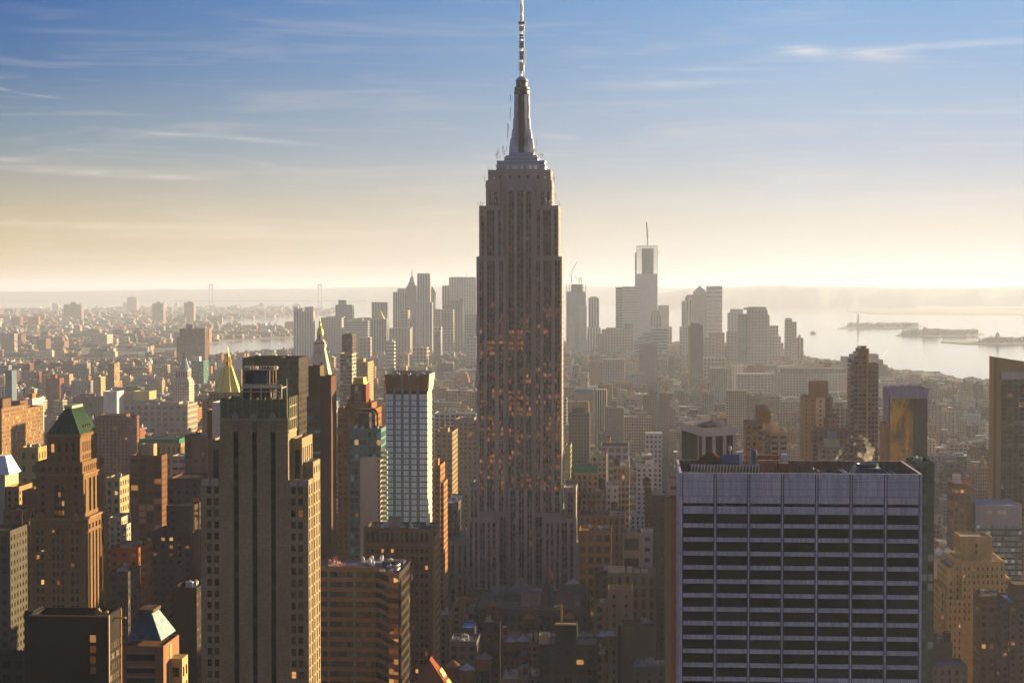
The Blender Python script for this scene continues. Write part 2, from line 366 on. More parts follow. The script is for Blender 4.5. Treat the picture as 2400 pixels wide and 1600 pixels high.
def land_mat(name, c0, c1, s=.004):
    m, t = newmat(name); pos = nd(t, 'ShaderNodeNewGeometry').outputs['Position']
    n = nd(t, 'ShaderNodeTexNoise', i={'Vector': pos, 'Scale': s, 'Detail': 9.0, 'Roughness': .7}).outputs[0]
    principled(t, Base_Color=mixc(t, mth(t, 'MULTIPLY_ADD', n, 3.0, -1.0, clamp=True), c0, c1), Roughness=.95); return m
RFAR = 150000
sheet('water', [(RFAR * math.cos(a * math.pi / 48), RFAR * math.sin(a * math.pi / 48)) for a in range(96)], -2.0, water_mat())
G = lambda *p: [ground(x, y) for x, y in p]
manh_far = [(-400, 852), (100, 852), (230, 850), (470, 842), (560, 834), (640, 828), (760, 818), (1000, 812), (1400, 808), (1700, 808), (1840, 816), (1888, 832), (1905, 848),
            (2020, 858), (2110, 871), (2230, 884), (2314, 896), (2420, 905), (2600, 930)]
MANH = G(*manh_far) + [(2600, 1500), (2600, -3000), (-3000, -3000), (-3500, 4500)]
sheet('ground', MANH, 0.0, land_mat('asphalt', (.045, .043, .042), (.075, .07, .065), .02), 3.0)
BROOK = G((-900, 838), (150, 841), (300, 842), (420, 836), (474, 829), (480, 812), (500, 803), (545, 797), (620, 793), (690, 788), (722, 779), (705, 771), (600, 767), (500, 765), (478, 760), (482, 754),
          (520, 749), (640, 745), (700, 740), (770, 738), (800, 733), (800, 728), (700, 723), (430, 722), (180, 725), (-900, 728))
sheet('far_ground', BROOK, 1.0, land_mat('far_land', (.13, .11, .08), (.06, .05, .04), .004), 2.5)
wm = MAT_W = bpy.data.materials['water']
sheet('canal_water', G((215, 775), (330, 776), (348, 769), (240, 768)), 1.1, wm)
sheet('river_water', G((300, 802), (405, 803), (415, 793), (350, 791)), 1.1, wm)
hill_m = land_mat('hillside', (.05, .065, .05), (.10, .10, .08), .0006)
def ridge(name, prof, Y, depth, base_py=None):
    """a real hill range: prof = (px, py of the crest) seen at distance Y"""
    v = []; f = []; xs = []
    pts = []
    for (a, b) in zip(prof, prof[1:]):
        for k in range(6): q = k / 6; pts.append((a[0] + (b[0] - a[0]) * q, a[1] + (b[1] - a[1]) * (q * q * (3 - 2 * q))))
    pts.append(prof[-1]); r2 = random.Random(5)
    for px, py in pts:
        x, z = at(px, py, Y + depth * .5); z = max(z + r2.uniform(-5, 5), -1)
        j = r2.uniform(-.08, .08) * depth
        for q, h in ((0, 0), (.12, .35), (.3, .8), (.5, 1), (.75, .6), (1, 0)):
            v.append((x * (Y + depth * q + j) / (Y + depth * .5), Y + depth * q + j, -2.5 + (z + 2.5) * h * (r2.uniform(.92, 1.06) if h < 1 else 1)))
    for i in range(len(pts) - 1):
        for k in range(5): a = i * 6 + k; f.append((a, a + 6, a + 7, a + 1))
    me = bpy.data.meshes.new(name); me.from_pydata(v, [], f); me.update(); me.materials.append(hill_m)
    for p in me.polygons: p.use_smooth = True
    o = bpy.data.objects.new(name, me); sc.collection.objects.link(o); return tag(o, kind='structure')
ridge('hills', [(1480, 694), (1560, 686), (1620, 677), (1700, 673), (1812, 669.5), (1900, 671), (2010, 673), (2120, 675), (2300, 674), (2500, 670), (2900, 678)], 26000, 4000)
ridge('hills', [(-300, 686), (120, 682.5), (430, 678), (700, 677), (880, 672.5), (1000, 671), (1150, 671.5), (1350, 671), (1440, 670.5), (1560, 674), (1750, 679), (1900, 684)], 33000, 5000)
def isle(name, out, h=6, parent=None):
    g = G(*out); o = sheet(name, g, 1.2, bpy.data.materials['far_land'], 3.0); return o
isle('island_ground', [(1962, 771), (2010, 769), (2080, 768), (2150, 767), (2165, 764), (2120, 762), (2030, 762), (1985, 764)])
isle('island_ground', [(2100, 786), (2190, 789), (2290, 787), (2308, 783), (2270, 780), (2160, 779), (2120, 782)])
isle('island_ground', [(2205, 801), (2270, 806), (2420, 807), (2600, 806), (2600, 797), (2400, 798), (2300, 799), (2250, 798)])
isle('far_shore_ground', [(1985, 730), (2060, 736), (2400, 737), (2800, 737), (2800, 729), (2380, 728), (2300, 724), (2700, 724), (2700, 719), (2150, 718), (2140, 724), (2040, 725)])

# Suspension bridge at the harbour mouth
def far_bridge():
    Yb = 26500
    t = thing('suspension_bridge', 'far pale suspension bridge with two tall towers faint across the harbour mouth', 'bridge', (X(600, Yb), Yb, 0))
    def P(px, py, dy=0): x, z = at(px, py, Yb + dy); return (x, Yb + dy, z)
    tc = (.30, .36, .42)
    for px in (495, 750):
        m = MB()
        for s in (-4.2, 4.2):
            m.frustum(*[k for k in ([(P(px + s - 2, 700)[0], Yb - 12), (P(px + s + 2, 700)[0], Yb - 12), (P(px + s + 2, 700)[0], Yb + 12), (P(px + s - 2, 700)[0], Yb + 12)], -2,
                      [(P(px + s * .8 - 1.6, 700)[0], Yb - 10), (P(px + s * .8 + 1.6, 700)[0], Yb - 10), (P(px + s * .8 + 1.6, 700)[0], Yb + 10), (P(px + s * .8 - 1.6, 700)[0], Yb + 10)], Z(665.5, Yb))], tc)
        m.box(P(px - 4, 700)[0], P(px + 4, 700)[0], Yb - 9, Yb + 9, Z(670, Yb), Z(665, Yb), tc)
        m.box(P(px - 4, 700)[0], P(px + 4, 700)[0], Yb - 9, Yb + 9, Z(709, Yb), Z(706, Yb), tc)
        m.build('tower', t)
    m = MB()
    for (a, b, n) in ((430, 495, 8), (495, 750, 24), (750, 830, 8)):
        prev = None
        for i in range(n + 1):
            q = i / n; px = a + (b - a) * q
            if a == 495: py = 666 + 36 * (1 - (2 * q - 1) ** 2)
            elif a == 430: py = 702 - 36 * q ** 1.1
            else: py = 666 + 36 * q ** .9
            p = P(px, py)
            if prev: m.bar(prev, p, 2.0, tc)
            prev = p
    m.build('cable', t)
    m = MB()
    for a, b in ((400, 495), (495, 750), (750, 860)): m.box(P(a, 705)[0], P(b, 705)[0], Yb - 15, Yb + 15, Z(706.5, Yb), Z(704.8, Yb), tc)
    m.build('deck', t)
far_bridge()
# Near river bridge at the left edge
def river_bridge():
    Yb = 6650
    t = thing('suspension_bridge', 'blue grey suspension bridge with long low deck at the left edge over the river', 'bridge', (X(120, Yb), Yb, 0))
    bl = (.16, .20, .26)
    def P(px, py, dy=0): x, z = at(px, py, Yb + dy); return (x, Yb + dy, z)
    m = MB()
    for dy in (-9, 9):
        for off in (0, 12):
            prev = None
            for i in range(13):
                q = i / 12; px = -60 + 250 * q; py = 770 + off + 66 * q ** .85
                p = P(px, py, dy)
                if prev: m.bar(prev, p, .9, bl)
                if i % 2 and q < .9: m.bar(p, P(px, 838, dy), .35, bl)
                prev = p
    m.build('cable', t)
    m = MB(); m.box(P(-80, 830)[0], P(118, 830)[0], Yb - 12, Yb + 12, Z(842, Yb), Z(836, Yb), bl); m.build('deck', t)
    m = MB(); m.box(P(-80, 800)[0], P(-62, 800)[0], Yb - 12, Yb + 12, 0, Z(765, Yb), bl); m.build('tower', t)
    t2 = thing('viaduct', 'long low elevated roadway running across the river flats toward the brown slab block', 'viaduct', (X(270, 7200), 7200, 0))
    m = MB(); a, b = X(112, 7200), X(418, 7200); m.box(a, b, 7195, 7215, Z(828, 7200), Z(822, 7200), (.14, .09, .07)); m.build('deck', t2)
    m = MB()
    for i in range(26): x = a + (b - a) * (i + .5) / 26; m.box(x - 2, x + 2, 7197, 7213, 0, Z(828, 7200), (.15, .10, .08))
    m.build('pier', t2)
river_bridge()

# container cranes on the far dock
def crane(px, py0, py1, Y, label, lean):
    t = thing('harbour_crane', label, 'crane', (X(px, Y), Y, 0), 'cranes on the far dock')
    c = (.20, .16, .18); x, z1 = at(px, py0, Y); z0 = 0
    h = z1; m = MB()
    for s in (-1, 1):
        for d in (-10, 10): m.bar((x + s * 9, Y + d, 0), (x + s * 5, Y + d, h * .55), 1.1, c)
    m.box(x - 10, x + 10, Y - 10, Y + 10, h * .52, h * .58, c); m.build('frame', t)
    m = MB(); m.bar((x - 6 * lean, Y, h * .58), (x + 24 * lean, Y, h), 1.6, c); m.bar((x - 6 * lean, Y, h * .58), (x - 4 * lean, Y, h * .8), 1.2, c); m.bar((x - 4 * lean, Y, h * .8), (x + 24 * lean, Y, h), .5, c); m.build('boom', t)
crane(537, 753, 795, 9700, 'upright grey crane on the far dock, left of a pair beside the brown slab block', .3)
crane(546, 749, 795, 9700, 'tall leaning crane on the far dock, right of the left pair', .8)
crane(632, 744, 780, 10200, 'tall raised crane on the far dock, left of the pink pair', .7)
crane(645, 749, 780, 10200, 'lower raised crane on the far dock nearest the striped slab tower', .8)

# boats, statue and island buildings
def statue():
    Yb = ground(2010, 766)[1]
    x = X(2010, Yb); t = thing('statue', 'green robed statue on a tall pedestal on the low harbour island', 'statue', (x, Yb, 0))
    k = (Z(731, Yb)) / 93
    m = MB(); m.lathe(x, Yb, [(30 * k, 1), (30 * k, 8 * k), (22 * k, 9 * k), (22 * k, 14 * k), (11 * k, 16 * k), (8.5 * k, 44 * k), (9.5 * k, 45 * k), (9.5 * k, 47 * k)], (.34, .32, .28), 8); m.build('pedestal', t)
    m = MB(); g = (.16, .26, .22); m.lathe(x, Yb, [(5.5 * k, 47 * k), (5 * k, 60 * k), (5.6 * k, 70 * k), (4.4 * k, 76 * k), (1.6 * k, 78 * k), (2.0 * k, 80 * k), (2.0 * k, 82 * k), (.6 * k, 84 * k)], g, 10)
    m.bar((x - 4 * k, Yb, 74 * k), (x - 6 * k, Yb, 86 * k), 1.1 * k, g); m.bar((x - 6 * k, Yb, 86 * k), (x - 6 * k, Yb, 92 * k), 1.3 * k, g); m.build('figure', t)
statue()
def isle_block(name, label, cat, px0, px1, py, Y, D=60, tint=(.25, .20, .16), spire=None, gable=False, st=None):
    x0, z = at(px0, py, Y); x1 = X(px1, Y); t = thing(name, label, cat, ((x0 + x1) / 2, Y, 0)); m = MB()
    m.box(x0, x1, Y, Y + D, 0, z, tint, st); m.build('wall', t)
    if spire:
        sx, sz = at(spire[0], spire[1], Y + D / 2); m = MB(); m.frustum(m.ring(sx, Y + D / 2, 12, 4, .78), z, m.ring(sx, Y + D / 2, 9, 4, .78), z + (sz - z) * .5, tint, cap=False)
        m.frustum(m.ring(sx, Y + D / 2, 9, 4, .78), z + (sz - z) * .5, m.ring(sx, Y + D / 2, .3, 4, .78), sz, (.15, .2, .18)); m.build('spire', t)
    return t
isle_block('island_hall', 'red brick hall with corner turrets on the wooded island right of the statue', 'hall', 2166, 2196, 770, ground(2180, 786)[1], tint=(.3, .18, .12), spire=(2168, 765))
isle_block('island_building', 'long low building on the wooded island, right of its turreted hall', 'building', 2212, 2262, 774, ground(2230, 786)[1])
isle_block('pier_terminal', 'old rail terminal with a pointed clock tower on the near harbour pier at right edge', 'terminal', 2322, 2364, 790, ground(2340, 803)[1], tint=(.28, .16, .12), spire=(2338, 776))
def boat(px, py, label):
    x, y = ground(px, py); t = thing('ferry_boat', label, 'boat', (x, y, -2)); m = MB()
    m.frustum([(x - 14, y - 4), (x + 14, y - 4), (x + 14, y + 4), (x - 14, y + 4)], -2.2, [(x - 16, y - 5), (x + 18, y - 5), (x + 18, y + 5), (x - 16, y + 5)], 4, (.3, .26, .24)); m.build('hull', t)
    m = MB(); m.box(x - 11, x + 8, y - 4, y + 4, 4, 9, (.6, .58, .55), (4, 3.5, .6, .5, G0, 0)); m.box(x - 5, x + 4, y - 3, y + 3, 9, 12, (.6, .58, .55)); m.build('cabin', t)
    m = MB(); m.bar((x + 2, y, 12), (x + 2, y, 22), .4, (.2, .2, .2)); m.build('mast', t)
boat(1905, 781, 'small white boat on the bright water between the pale tower and the statue island')
# wooded masses on islands and in the parks
def tree_mass(name, areas, tint, label=None, hgt=(8, 16), n=900, size=3.2):
    m = MB(); r = random.Random(3)
    for (pts, cnt) in areas:
        g = G(*pts) if pts[0][1] > 500 else pts
        cx = sum(p[0] for p in g) / len(g); cy = sum(p[1] for p in g) / len(g)
        for _ in range(cnt):
            i = r.randrange(len(g)); a, b = g[i], g[(i + 1) % len(g)]; u, v_ = r.random(), math.sqrt(r.random())
            x = cx + (a[0] + (b[0] - a[0]) * u - cx) * v_; y = cy + (a[1] + (b[1] - a[1]) * u - cy) * v_
            h = r.uniform(*hgt); c = tuple(q * r.uniform(.7, 1.35) for q in tint)
            for _k in range(5):
                s = size * r.uniform(.6, 1.3); ax, ay, az = (r.gauss(0, h * .22) for _ in range(3)); z = h * .65 + az * .7
                p = [(x + ax + r.uniform(-s, s), y + ay + r.uniform(-s, s), z + r.uniform(-s, s)) for _ in range(3)]
                m.poly(p, c)
    return tag(m.build(name, None, 'facade'), label, None, None, 'stuff')
tree_mass('harbour_woods', [([(1985, 768.5), (2150, 766.5), (2150, 763), (1990, 763)], 900), ([(2110, 785), (2290, 786), (2290, 781), (2130, 781)], 1200), ([(2290, 804), (2590, 805), (2590, 799), (2320, 800)], 700)],
          (.06, .065, .04), 'low trees covering the harbour islands', (10, 24), size=7)

# air: one even box of haze round camera, city, water and hills
def haze():
    me = bpy.data.meshes.new('haze'); a = RFAR + 4000; z0, z1 = -3.5, 452.0
    v = [(x, y, z) for z in (z0, z1) for x, y in ((-a, -a), (a, -a), (a, a), (-a, a))]
    me.from_pydata(v, [], [(3, 2, 1, 0), (4, 5, 6, 7), (0, 1, 5, 4), (1, 2, 6, 5), (2, 3, 7, 6), (3, 0, 4, 7)]); me.update()
    m, t = newmat('haze'); vo = nd(t, 'ShaderNodeVolumePrincipled', i={'Color': (.66, .73, 1.0, 1), 'Density': HAZE_D, 'Anisotropy': .22})
    nd(t, 'ShaderNodeOutputMaterial', i={'Volume': vo.outputs[0]}); me.materials.append(m)
    o = bpy.data.objects.new('haze', me); sc.collection.objects.link(o); tag(o, kind='stuff')
HAZE_D = 1 / 23500
haze()
KEEP = 180
# ------------------------------------------------------------------ the great central skyscraper
def central_tower():
    Y0 = 1290.0; LM = C['lime']; LM = (.38, .295, .255)
    cx = X(1217.5, Y0)
    t = thing('skyscraper', 'tallest limestone skyscraper at the centre with setbacks, silver mast and tall antenna', 'skyscraper', (cx, Y0, 0))
    x = lambda px, py=1000, Y=Y0: X(px, Y, py)
    z = lambda py, Y=Y0: Z(py, Y, 1217)
    m = MB()
    sidest = (3.4, 3.7, .45, .6, G0, .0)
    def blk(p0, p1, pyt, Y, Yb, zb=0.0, py=900, par=1.0):
        m.box(x(p0, py, Y), x(p1, py, Y), Y, Yb, zb, z(pyt, Y), LM, None, roof=(.2, .18, .17), par=par)
        # lit flank gets its own window grid, 6 cm proud
        X1 = x(p1, py, Y) + .06; m.wall((X1, Y + 1.5), (X1, Yb - 1.5), max(zb, 20), z(pyt, Y) - 3, LM, (3.4, 3.7, .42, .62, (.05, .03, .02), .0), top=0)
    blk(1118.5, 1315, 601, 1295, 1334)
    blk(1124, 1308, 482, 1296.5, 1333, z(603))
    blk(1139, 1293.5, 423, 1298, 1331, z(484))
    blk(1144, 1290.5, 398, 1299, 1329, z(425))
    for (a, b, pt, Yf) in ((1116.7, 1186, 601, 1290), (1252.5, 1316.8, 601, 1290), (1123, 1179, 482, 1292), (1253.5, 1309, 482, 1292)):
        blk(a, b, pt, Yf, Yf + 4.9, z(620) if pt == 482 else 0, py=620)
    for (a, b, pt, Yf) in ((1139, 1172, 423, 1294.5), (1262, 1293.5, 423, 1294.5)): blk(a, b, pt, Yf, Yf + 4, z(486), py=450)
    blk(1098.7, 1122, 1141, 1288, 1338, py=1200); blk(1322, 1350, 1141, 1288, 1338, py=1200)
    blk(1094, 1170, 1214, 1279, 1292, py=1250); blk(1273.6, 1351, 1214, 1279, 1292, py=1250)
    blk(1050, 1096, 1268, 1289, 1345, py=1290); blk(1352, 1394, 1268, 1289, 1345, py=1290)
    blk(1191, 1252.6, 1144, 1284, 1296, py=1250)
    # fine limestone piers standing proud of the window columns
    strips = []
    def region(p0, p1, pyt, pyb, Y, groups, py, dpt=1.0, cap=10):
        zt, zb = z(pyt + cap, Y), z(pyb, Y); xs = [x(p0, py, Y)]
        for (a, b, n) in groups: xs += [x(a, py, Y), x(b, py, Y)]; strips.append((x(a, py, Y), x(b, py, Y), zb, zt, Y, n))
        xs.append(x(p1, py, Y))
        for i in range(0, len(xs), 2):
            if xs[i + 1] - xs[i] > .3: m.box(xs[i] + .01, xs[i + 1] - .01, Y - dpt, Y - .02, zb, zt + 1.2, LM)
        m.box(xs[0], xs[-1], Y - dpt * .8, Y - .01, zt + 1.2, z(pyt, Y) - .3, LM)
        for (a, b, n) in groups:        # thin mullions inside each group
            for i in range(1, n):
                q = x(a, py, Y) + (x(b, py, Y) - x(a, py, Y)) * i / n; m.box(q - .17, q + .17, Y - dpt * .4, Y - .02, zb, zt, (.30, .25, .23))
    L = [(1124.3, 1134, 2), (1141.5, 1159.5, 3), (1169.4, 1179.8, 2)]; Rg = [(1256, 1266, 2), (1273.5, 1292.6, 3), (1300, 1311.7, 2)]; M_ = [(1192, 1204.6, 2), (1211.5, 1226.8, 2), (1232.6, 1244.8, 2)]
    region(1117, 1186, 601, 1200, 1290, L, 900); region(1252.5, 1316.8, 601, 1200, 1290, Rg, 900)
    region(1186.4, 1252.2, 428, 1143, 1295, M_, 800, cap=22)
    region(1123, 1179, 482, 600, 1292, [(1128, 1135, 1), (1141, 1159, 3), (1167, 1174, 1)], 540)
    region(1253.5, 1309, 482, 600, 1292, [(1258, 1266, 1), (1273, 1291, 3), (1299, 1305, 1)], 540)
    region(1139, 1172, 448, 482, 1294.5, [(1146, 1151, 1), (1158, 1166, 2)], 460, cap=2); region(1262, 1293.5, 448, 482, 1294.5, [(1267, 1275, 2), (1282, 1288, 1)], 460, cap=2)
    region(1094, 1170, 1214, 1420, 1279, [(1101, 1107, 1), (1113, 1119, 1), (1125, 1136, 2), (1143, 1149, 1), (1154, 1162, 1)], 1300)
    region(1273.6, 1351, 1214, 1420, 1279, [(1280, 1286, 1), (1291, 1297, 1), (1304, 1310, 1), (1316, 1329, 2), (1336, 1344, 1)], 1300)
    region(1191, 1252.6, 1144, 1420, 1284, [(1196, 1208, 2), (1216, 1228, 2), (1236, 1247, 2)], 1250, cap=8)
    region(1170, 1191, 1200, 1420, 1290, [(1173, 1186, 2)], 1300, .6); region(1252.6, 1273.6, 1200, 1420, 1290, [(1256, 1270, 2)], 1300, .6)
    region(1050, 1096, 1268, 1420, 1289, [(1057, 1065, 1), (1074, 1082, 1), (1087, 1093, 1)], 1300); region(1352, 1394, 1268, 1420, 1289, [(1357, 1363, 1), (1369, 1377, 1), (1383, 1389, 1)], 1300)
    region(1098.7, 1121, 1141, 1214, 1288, [(1104, 1109, 1), (1113, 1118, 1)], 1180); region(1325, 1350, 1141, 1214, 1288, [(1331, 1343, 2)], 1180)
    # little square windows under the observation deck
    for px in (1172, 1196, 1217, 1237, 1261): strips.append((x(px - 3, 415, 1299), x(px + 3, 415, 1299), z(419, 1299), z(411, 1299), 1299, 1))
    m.build('wall', t, 'limestone')
    for (a, b, zb, zt, Y, n) in strips:
        s = MB(); zb = max(zb, 18)
        segs = [(zb, zt)]
        za, zc = z(720, Y), z(1150, Y)
        cuts = [c for c in (zc, za) if zb < c < zt]; edges = [zb] + cuts + [zt]
        for e0, e1 in zip(edges, edges[1:]):
            mid = (e0 + e1) / 2; lit = .42 if zc < mid < za else (.03 if mid >= za else .02); nz = max(1, round((e1 - e0) / 3.7)); o = rnd.randint(0, 900)
            s.poly([(a, Y - .06, e0), (b, Y - .06, e0), (b, Y - .06, e1), (a, Y - .06, e1)], (.13, .075, .062) if zc < mid else (.12, .09, .075), [(o, o), (o + n, o), (o + n, o + nz), (o, o + nz)], (.012, .009, .010), (.80, .58, lit))
        s.build('window_column', t, 'limestone')
    # arches over the base bay and the crown of the middle bay
    for a, b in ((1196, 1208), (1216, 1228), (1236, 1247)):
        s = MB()
        for k, (w_, h_) in enumerate(((1, 0), (.82, 1.2), (.45, 2.2))): s.box((x(a, 1150, 1284) + x(b, 1150, 1284)) / 2 - w_ * 1.9, (x(a, 1150, 1284) + x(b, 1150, 1284)) / 2 + w_ * 1.9, 1283.2, 1283.8, z(1153, 1284) + h_ - 1, z(1153, 1284) + h_ + .3, (.05, .04, .035))
        s.build('arch', t, 'limestone')
    s = MB()
    for a, b in ((1192, 1204.6), (1211.5, 1226.8), (1232.6, 1244.8)):
        q0, q1 = x(a, 440, 1294), x(b, 440, 1294)
        for k in range(3):
            u = q0 + (q1 - q0) * (k + .5) / 3; s.lathe(u, 1294.3, [(.75, z(446, 1294)), (.75, z(436 + abs(k - 1) * 3, 1294)), (.2, z(433 + abs(k - 1) * 3, 1294))], (.42, .42, .45), 6)
    s.build('crown_ornament', t, 'metal')
    # observation floor and stepped metal base
    mt = C['metal']
    s = MB(); zA, zB = z(398, 1305), z(386, 1305)
    s.box(x(1160, 390), x(1275, 390), 1303, 1328, zA - 1.2, zB, (.34, .34, .38), None); s.build('deck_wall', t, 'mast_metal')
    s = MB(); s.wall((x(1184, 390), 1302.8), (x(1257, 390), 1302.8), zA + .2, zB - .8, (.3, .3, .33), (1.9, 3, .8, .9, (.55, .60, .58), .0), top=0); s.build('deck_window', t, 'facade')
    s = MB()
    for (a, b, p0, p1, y0, y1) in ((1159, 1276, 386, 383, 1301, 1329), (1161, 1273, 383, 375, 1304, 1327), (1160, 1275, 375, 373.5, 1302.5, 1328), (1178, 1257, 373.5, 366, 1306, 1325), (1177, 1259, 366, 364, 1305, 1326), (1181, 1255, 364, 360, 1307, 1324), (1188, 1247, 360, 353, 1309, 1322)):
        s.box(x(a, 380), x(b, 380), y0, y1, z(p0), z(p1), (.28, .29, .40) if (p0 - p1) > 3 else (.5, .51, .64))
    s.build('mast_base', t, 'mast_metal')
    # the mooring mast: octagonal stem, four flared wings, ringed head, dome
    ym = 1315.0; sc_ = Y0 / F
    s = MB(); s.lathe(cx, ym, [(5.0, z(362, ym)), (4.7, z(223, ym))], (.012, .012, .015), 8, math.pi / 8); s.build('mast_stem', t, 'dark_glass')
    prof = [(361, 30), (352, 29.6), (328, 27), (325, 24.5), (306, 22.3), (303, 20.5), (281, 19.8), (278, 18.2), (223, 17.6)]
    for (p0, p1) in ((6.6, 1.0),):
        for sx in (-1, 1):
            w_ = MB()
            for (ya, ra), (yb, rb) in zip(prof, prof[1:]):
                za, zb = z(ya, ym), z(yb, ym); a0, b0 = cx + sx * 1.95, cx + sx * ra * sc_; b1 = cx + sx * rb * sc_
                lo0, hi0 = min(a0, b0), max(a0, b0); lo1, hi1 = min(a0, b1), max(a0, b1)
                w_.frustum([(lo0, ym - 6.2), (hi0, ym - 3.2 if sx > 0 else ym - 6.2), (hi0, ym + 4), (lo0, ym + 4)] if sx > 0 else [(lo0, ym - 3.2), (hi0, ym - 6.2), (hi0, ym + 4), (lo0, ym + 4)], za,
                           [(lo1, ym - 5.6), (hi1, ym - 2.9 if sx > 0 else ym - 5.6), (hi1, ym + 3.6), (lo1, ym + 3.6)] if sx > 0 else [(lo1, ym - 2.9), (hi1, ym - 5.6), (hi1, ym + 3.6), (lo1, ym + 3.6)], zb, (.50, .50, .60))
            for k in range(3):      # flutes
                q = cx + sx * (2.3 + k * .95); w_.box(min(q, q + sx * .22), max(q, q + sx * .22), ym - 6.5 + k * .5, ym - 5.4, z(345, ym), z(228, ym), (.16, .16, .2))
            w_.build('mast_wing', t, 'mast_metal')
    s = MB(); s.lathe(cx, ym, [(17.9 * sc_, z(223, ym)), (18.6 * sc_, z(221, ym)), (18.6 * sc_, z(213, ym)), (17.2 * sc_, z(211.5, ym)), (18.3 * sc_, z(210, ym)), (17.6 * sc_, z(205, ym)), (13.6 * sc_, z(203, ym)), (13.6 * sc_, z(193, ym)), (15.2 * sc_, z(191, ym)), (15.2 * sc_, z(189, ym))], (.03, .03, .04), 16); s.build('mast_head', t, 'mast_metal')
    s = MB(); s.lathe(cx, ym, [(13.8 * sc_, z(189, ym)), (12 * sc_, z(185, ym)), (8 * sc_, z(181.5, ym)), (5 * sc_, z(179, ym))], (.34, .36, .46), 16); s.build('dome', t, 'mast_metal', True)
    # antenna: open lattice with stacked panels
    s = MB(); za = z(180, ym); w0 = 1.35; steel = (.62, .62, .62)
    zt, z2 = 443.0, z(54, ym)
    def rad(q): return 1.3 if q < z2 - 1 else .85
    h = za; k = 0
    while h < zt - 3:
        r_ = rad(h); st_ = 2.4 if h < z2 else 2.8
        for sx in (-1, 1):
            for sy in (-1, 1): s.bar((cx + sx * r_, ym + sy * r_, h), (cx + sx * r_, ym + sy * r_, h + st_), .17, steel)
            s.bar((cx - sx * r_, ym - r_, h), (cx + sx * r_, ym - r_, h + st_), .12, steel)
        s.box(cx - r_ - .1, cx + r_ + .1, ym - r_ - .1, ym + r_ + .1, h, h + .25, steel); h += st_; k += 1
    s.lathe(cx, ym, [(.45, za), (.45, zt - 8), (.12, zt)], steel, 6)
    s.build('antenna_lattice', t, 'metal')
    for (p0, p1, r_, c) in ((167, 146, 1.6, (.6, .6, .6)), (140, 120, 1.5, (.10, .10, .12)), (112, 96, 1.7, (.14, .14, .16)), (92, 80, 1.5, (.12, .12, .14)), (72, 60, 1.8, (.3, .3, .3)), (57, 54, 2.2, (.2, .2, .22)), (48, 34, 1.1, (.7, .7, .68)), (28, 10, 1.0, (.7, .7, .68))):
        s = MB(); n = max(2, int((p0 - p1) / 5))
        for i in range(n): a0 = z(p0 + (p1 - p0) * i / n, ym); s.box(cx - r_, cx + r_, ym - r_, ym + r_, a0, a0 + 1.1, c)
        s.build('antenna_panel', t, 'metal')
    for (px, p0, p1) in ((1209.5, 166, 112), (1225.5, 150, 112), (1228, 150, 118)):
        s = MB(); s.bar((x(px, 140), ym, z(p0, ym)), (x(px, 140), ym, z(p1, ym)), .14, steel); s.bar((x(px, 140), ym, z(p0, ym)), (cx, ym, z(p0, ym)), .1, steel); s.bar((x(px, 140), ym, z(p1, ym)), (cx, ym, z(p1, ym)), .1, steel); s.build('aerial', t, 'metal')
    r_ = random.Random(4)
    ledges = [(1126, 482, 10, 1292), (1131, 482, 8, 1292), (1120, 482, 7, 1293), (1136, 423, 9, 1300), (1137.5, 440, 10, 1300), (1144, 398, 5, 1303), (1152, 398, 4, 1302), (1163, 372, 14, 1306), (1167, 372, 22, 1306), (1172, 372, 9, 1306), (1179, 364, 26, 1308), (1183, 364, 12, 1308), (1187, 352, 10, 1309),
              (1189.5, 325, 36, 1312), (1192, 310, 18, 1312), (1196, 281, 30, 1312), (1196.5, 240, 18, 1312), (1238, 240, 20, 1312), (1240, 265, 18, 1312), (1249, 352, 12, 1309), (1252, 364, 18, 1308), (1257, 364, 38, 1308), (1254, 364, 14, 1308), (1262, 372, 12, 1306), (1267, 372, 14, 1306), (1272, 372, 13, 1306), (1276, 384, 10, 1305), (1281, 390, 8, 1304),
              (1290, 398, 6, 1303), (1296, 423, 12, 1300), (1299, 430, 16, 1300), (1303, 470, 18, 1300), (1306, 482, 12, 1293), (1311, 482, 11, 1293), (1200, 188, 8, 1315), (1234.5, 188, 9, 1315), (1101, 1141, 3, 1290), (1342, 1141, 5, 1290)]
    for (px, py, hp, Y) in ledges:
        s = MB(); a0 = (x(px, py, Y), Y, z(py, Y)); s.bar(a0, (a0[0], Y, a0[2] + hp * .29), .16, (.5, .48, .45))
        if hp > 12: s.bar((a0[0] - .9, Y, a0[2] + hp * .2), (a0[0] + .9, Y, a0[2] + hp * .2), .12, (.5, .48, .45))
        s.build('aerial', t, 'metal')
    for (px, py, r0, c) in ((1154, 476, 1.3, (.16, .08, .06)), (1165, 478, 1.3, (.16, .08, .06)), (1273, 473, 1.1, (.16, .08, .06)), (1280, 466, .8, (.8, .8, .8)), (1280.5, 471, .7, (.8, .8, .8)), (1289, 472, 1.0, (.8, .8, .8)), (1293, 475, .7, (.8, .8, .8)), (1156, 416, .8, (.8, .8, .8)), (1276, 415, .8, (.8, .8, .8)), (1161, 470, .5, (.7, .7, .7))):
        s = MB(); q = (x(px, py, 1291.5), 1291.5 if py > 430 else 1298.3, z(py, 1291.5)); n = 10
        ring = [(q[0] + r0 * math.cos(2 * math.pi * i / n), q[1], q[2] + r0 * math.sin(2 * math.pi * i / n)) for i in range(n)]
        s.poly(ring, c); back = (q[0], q[1] + .6, q[2])
        for i in range(n): s.poly([ring[(i + 1) % n], ring[i], back], c)
        s.bar(back, (back[0], back[1] + .1, back[2] - r0 * 1.4), .12, c); s.build('dish', t, 'facade')
    reg(x(1048), x(1396), 1276, 1348, 1385)
central_tower()

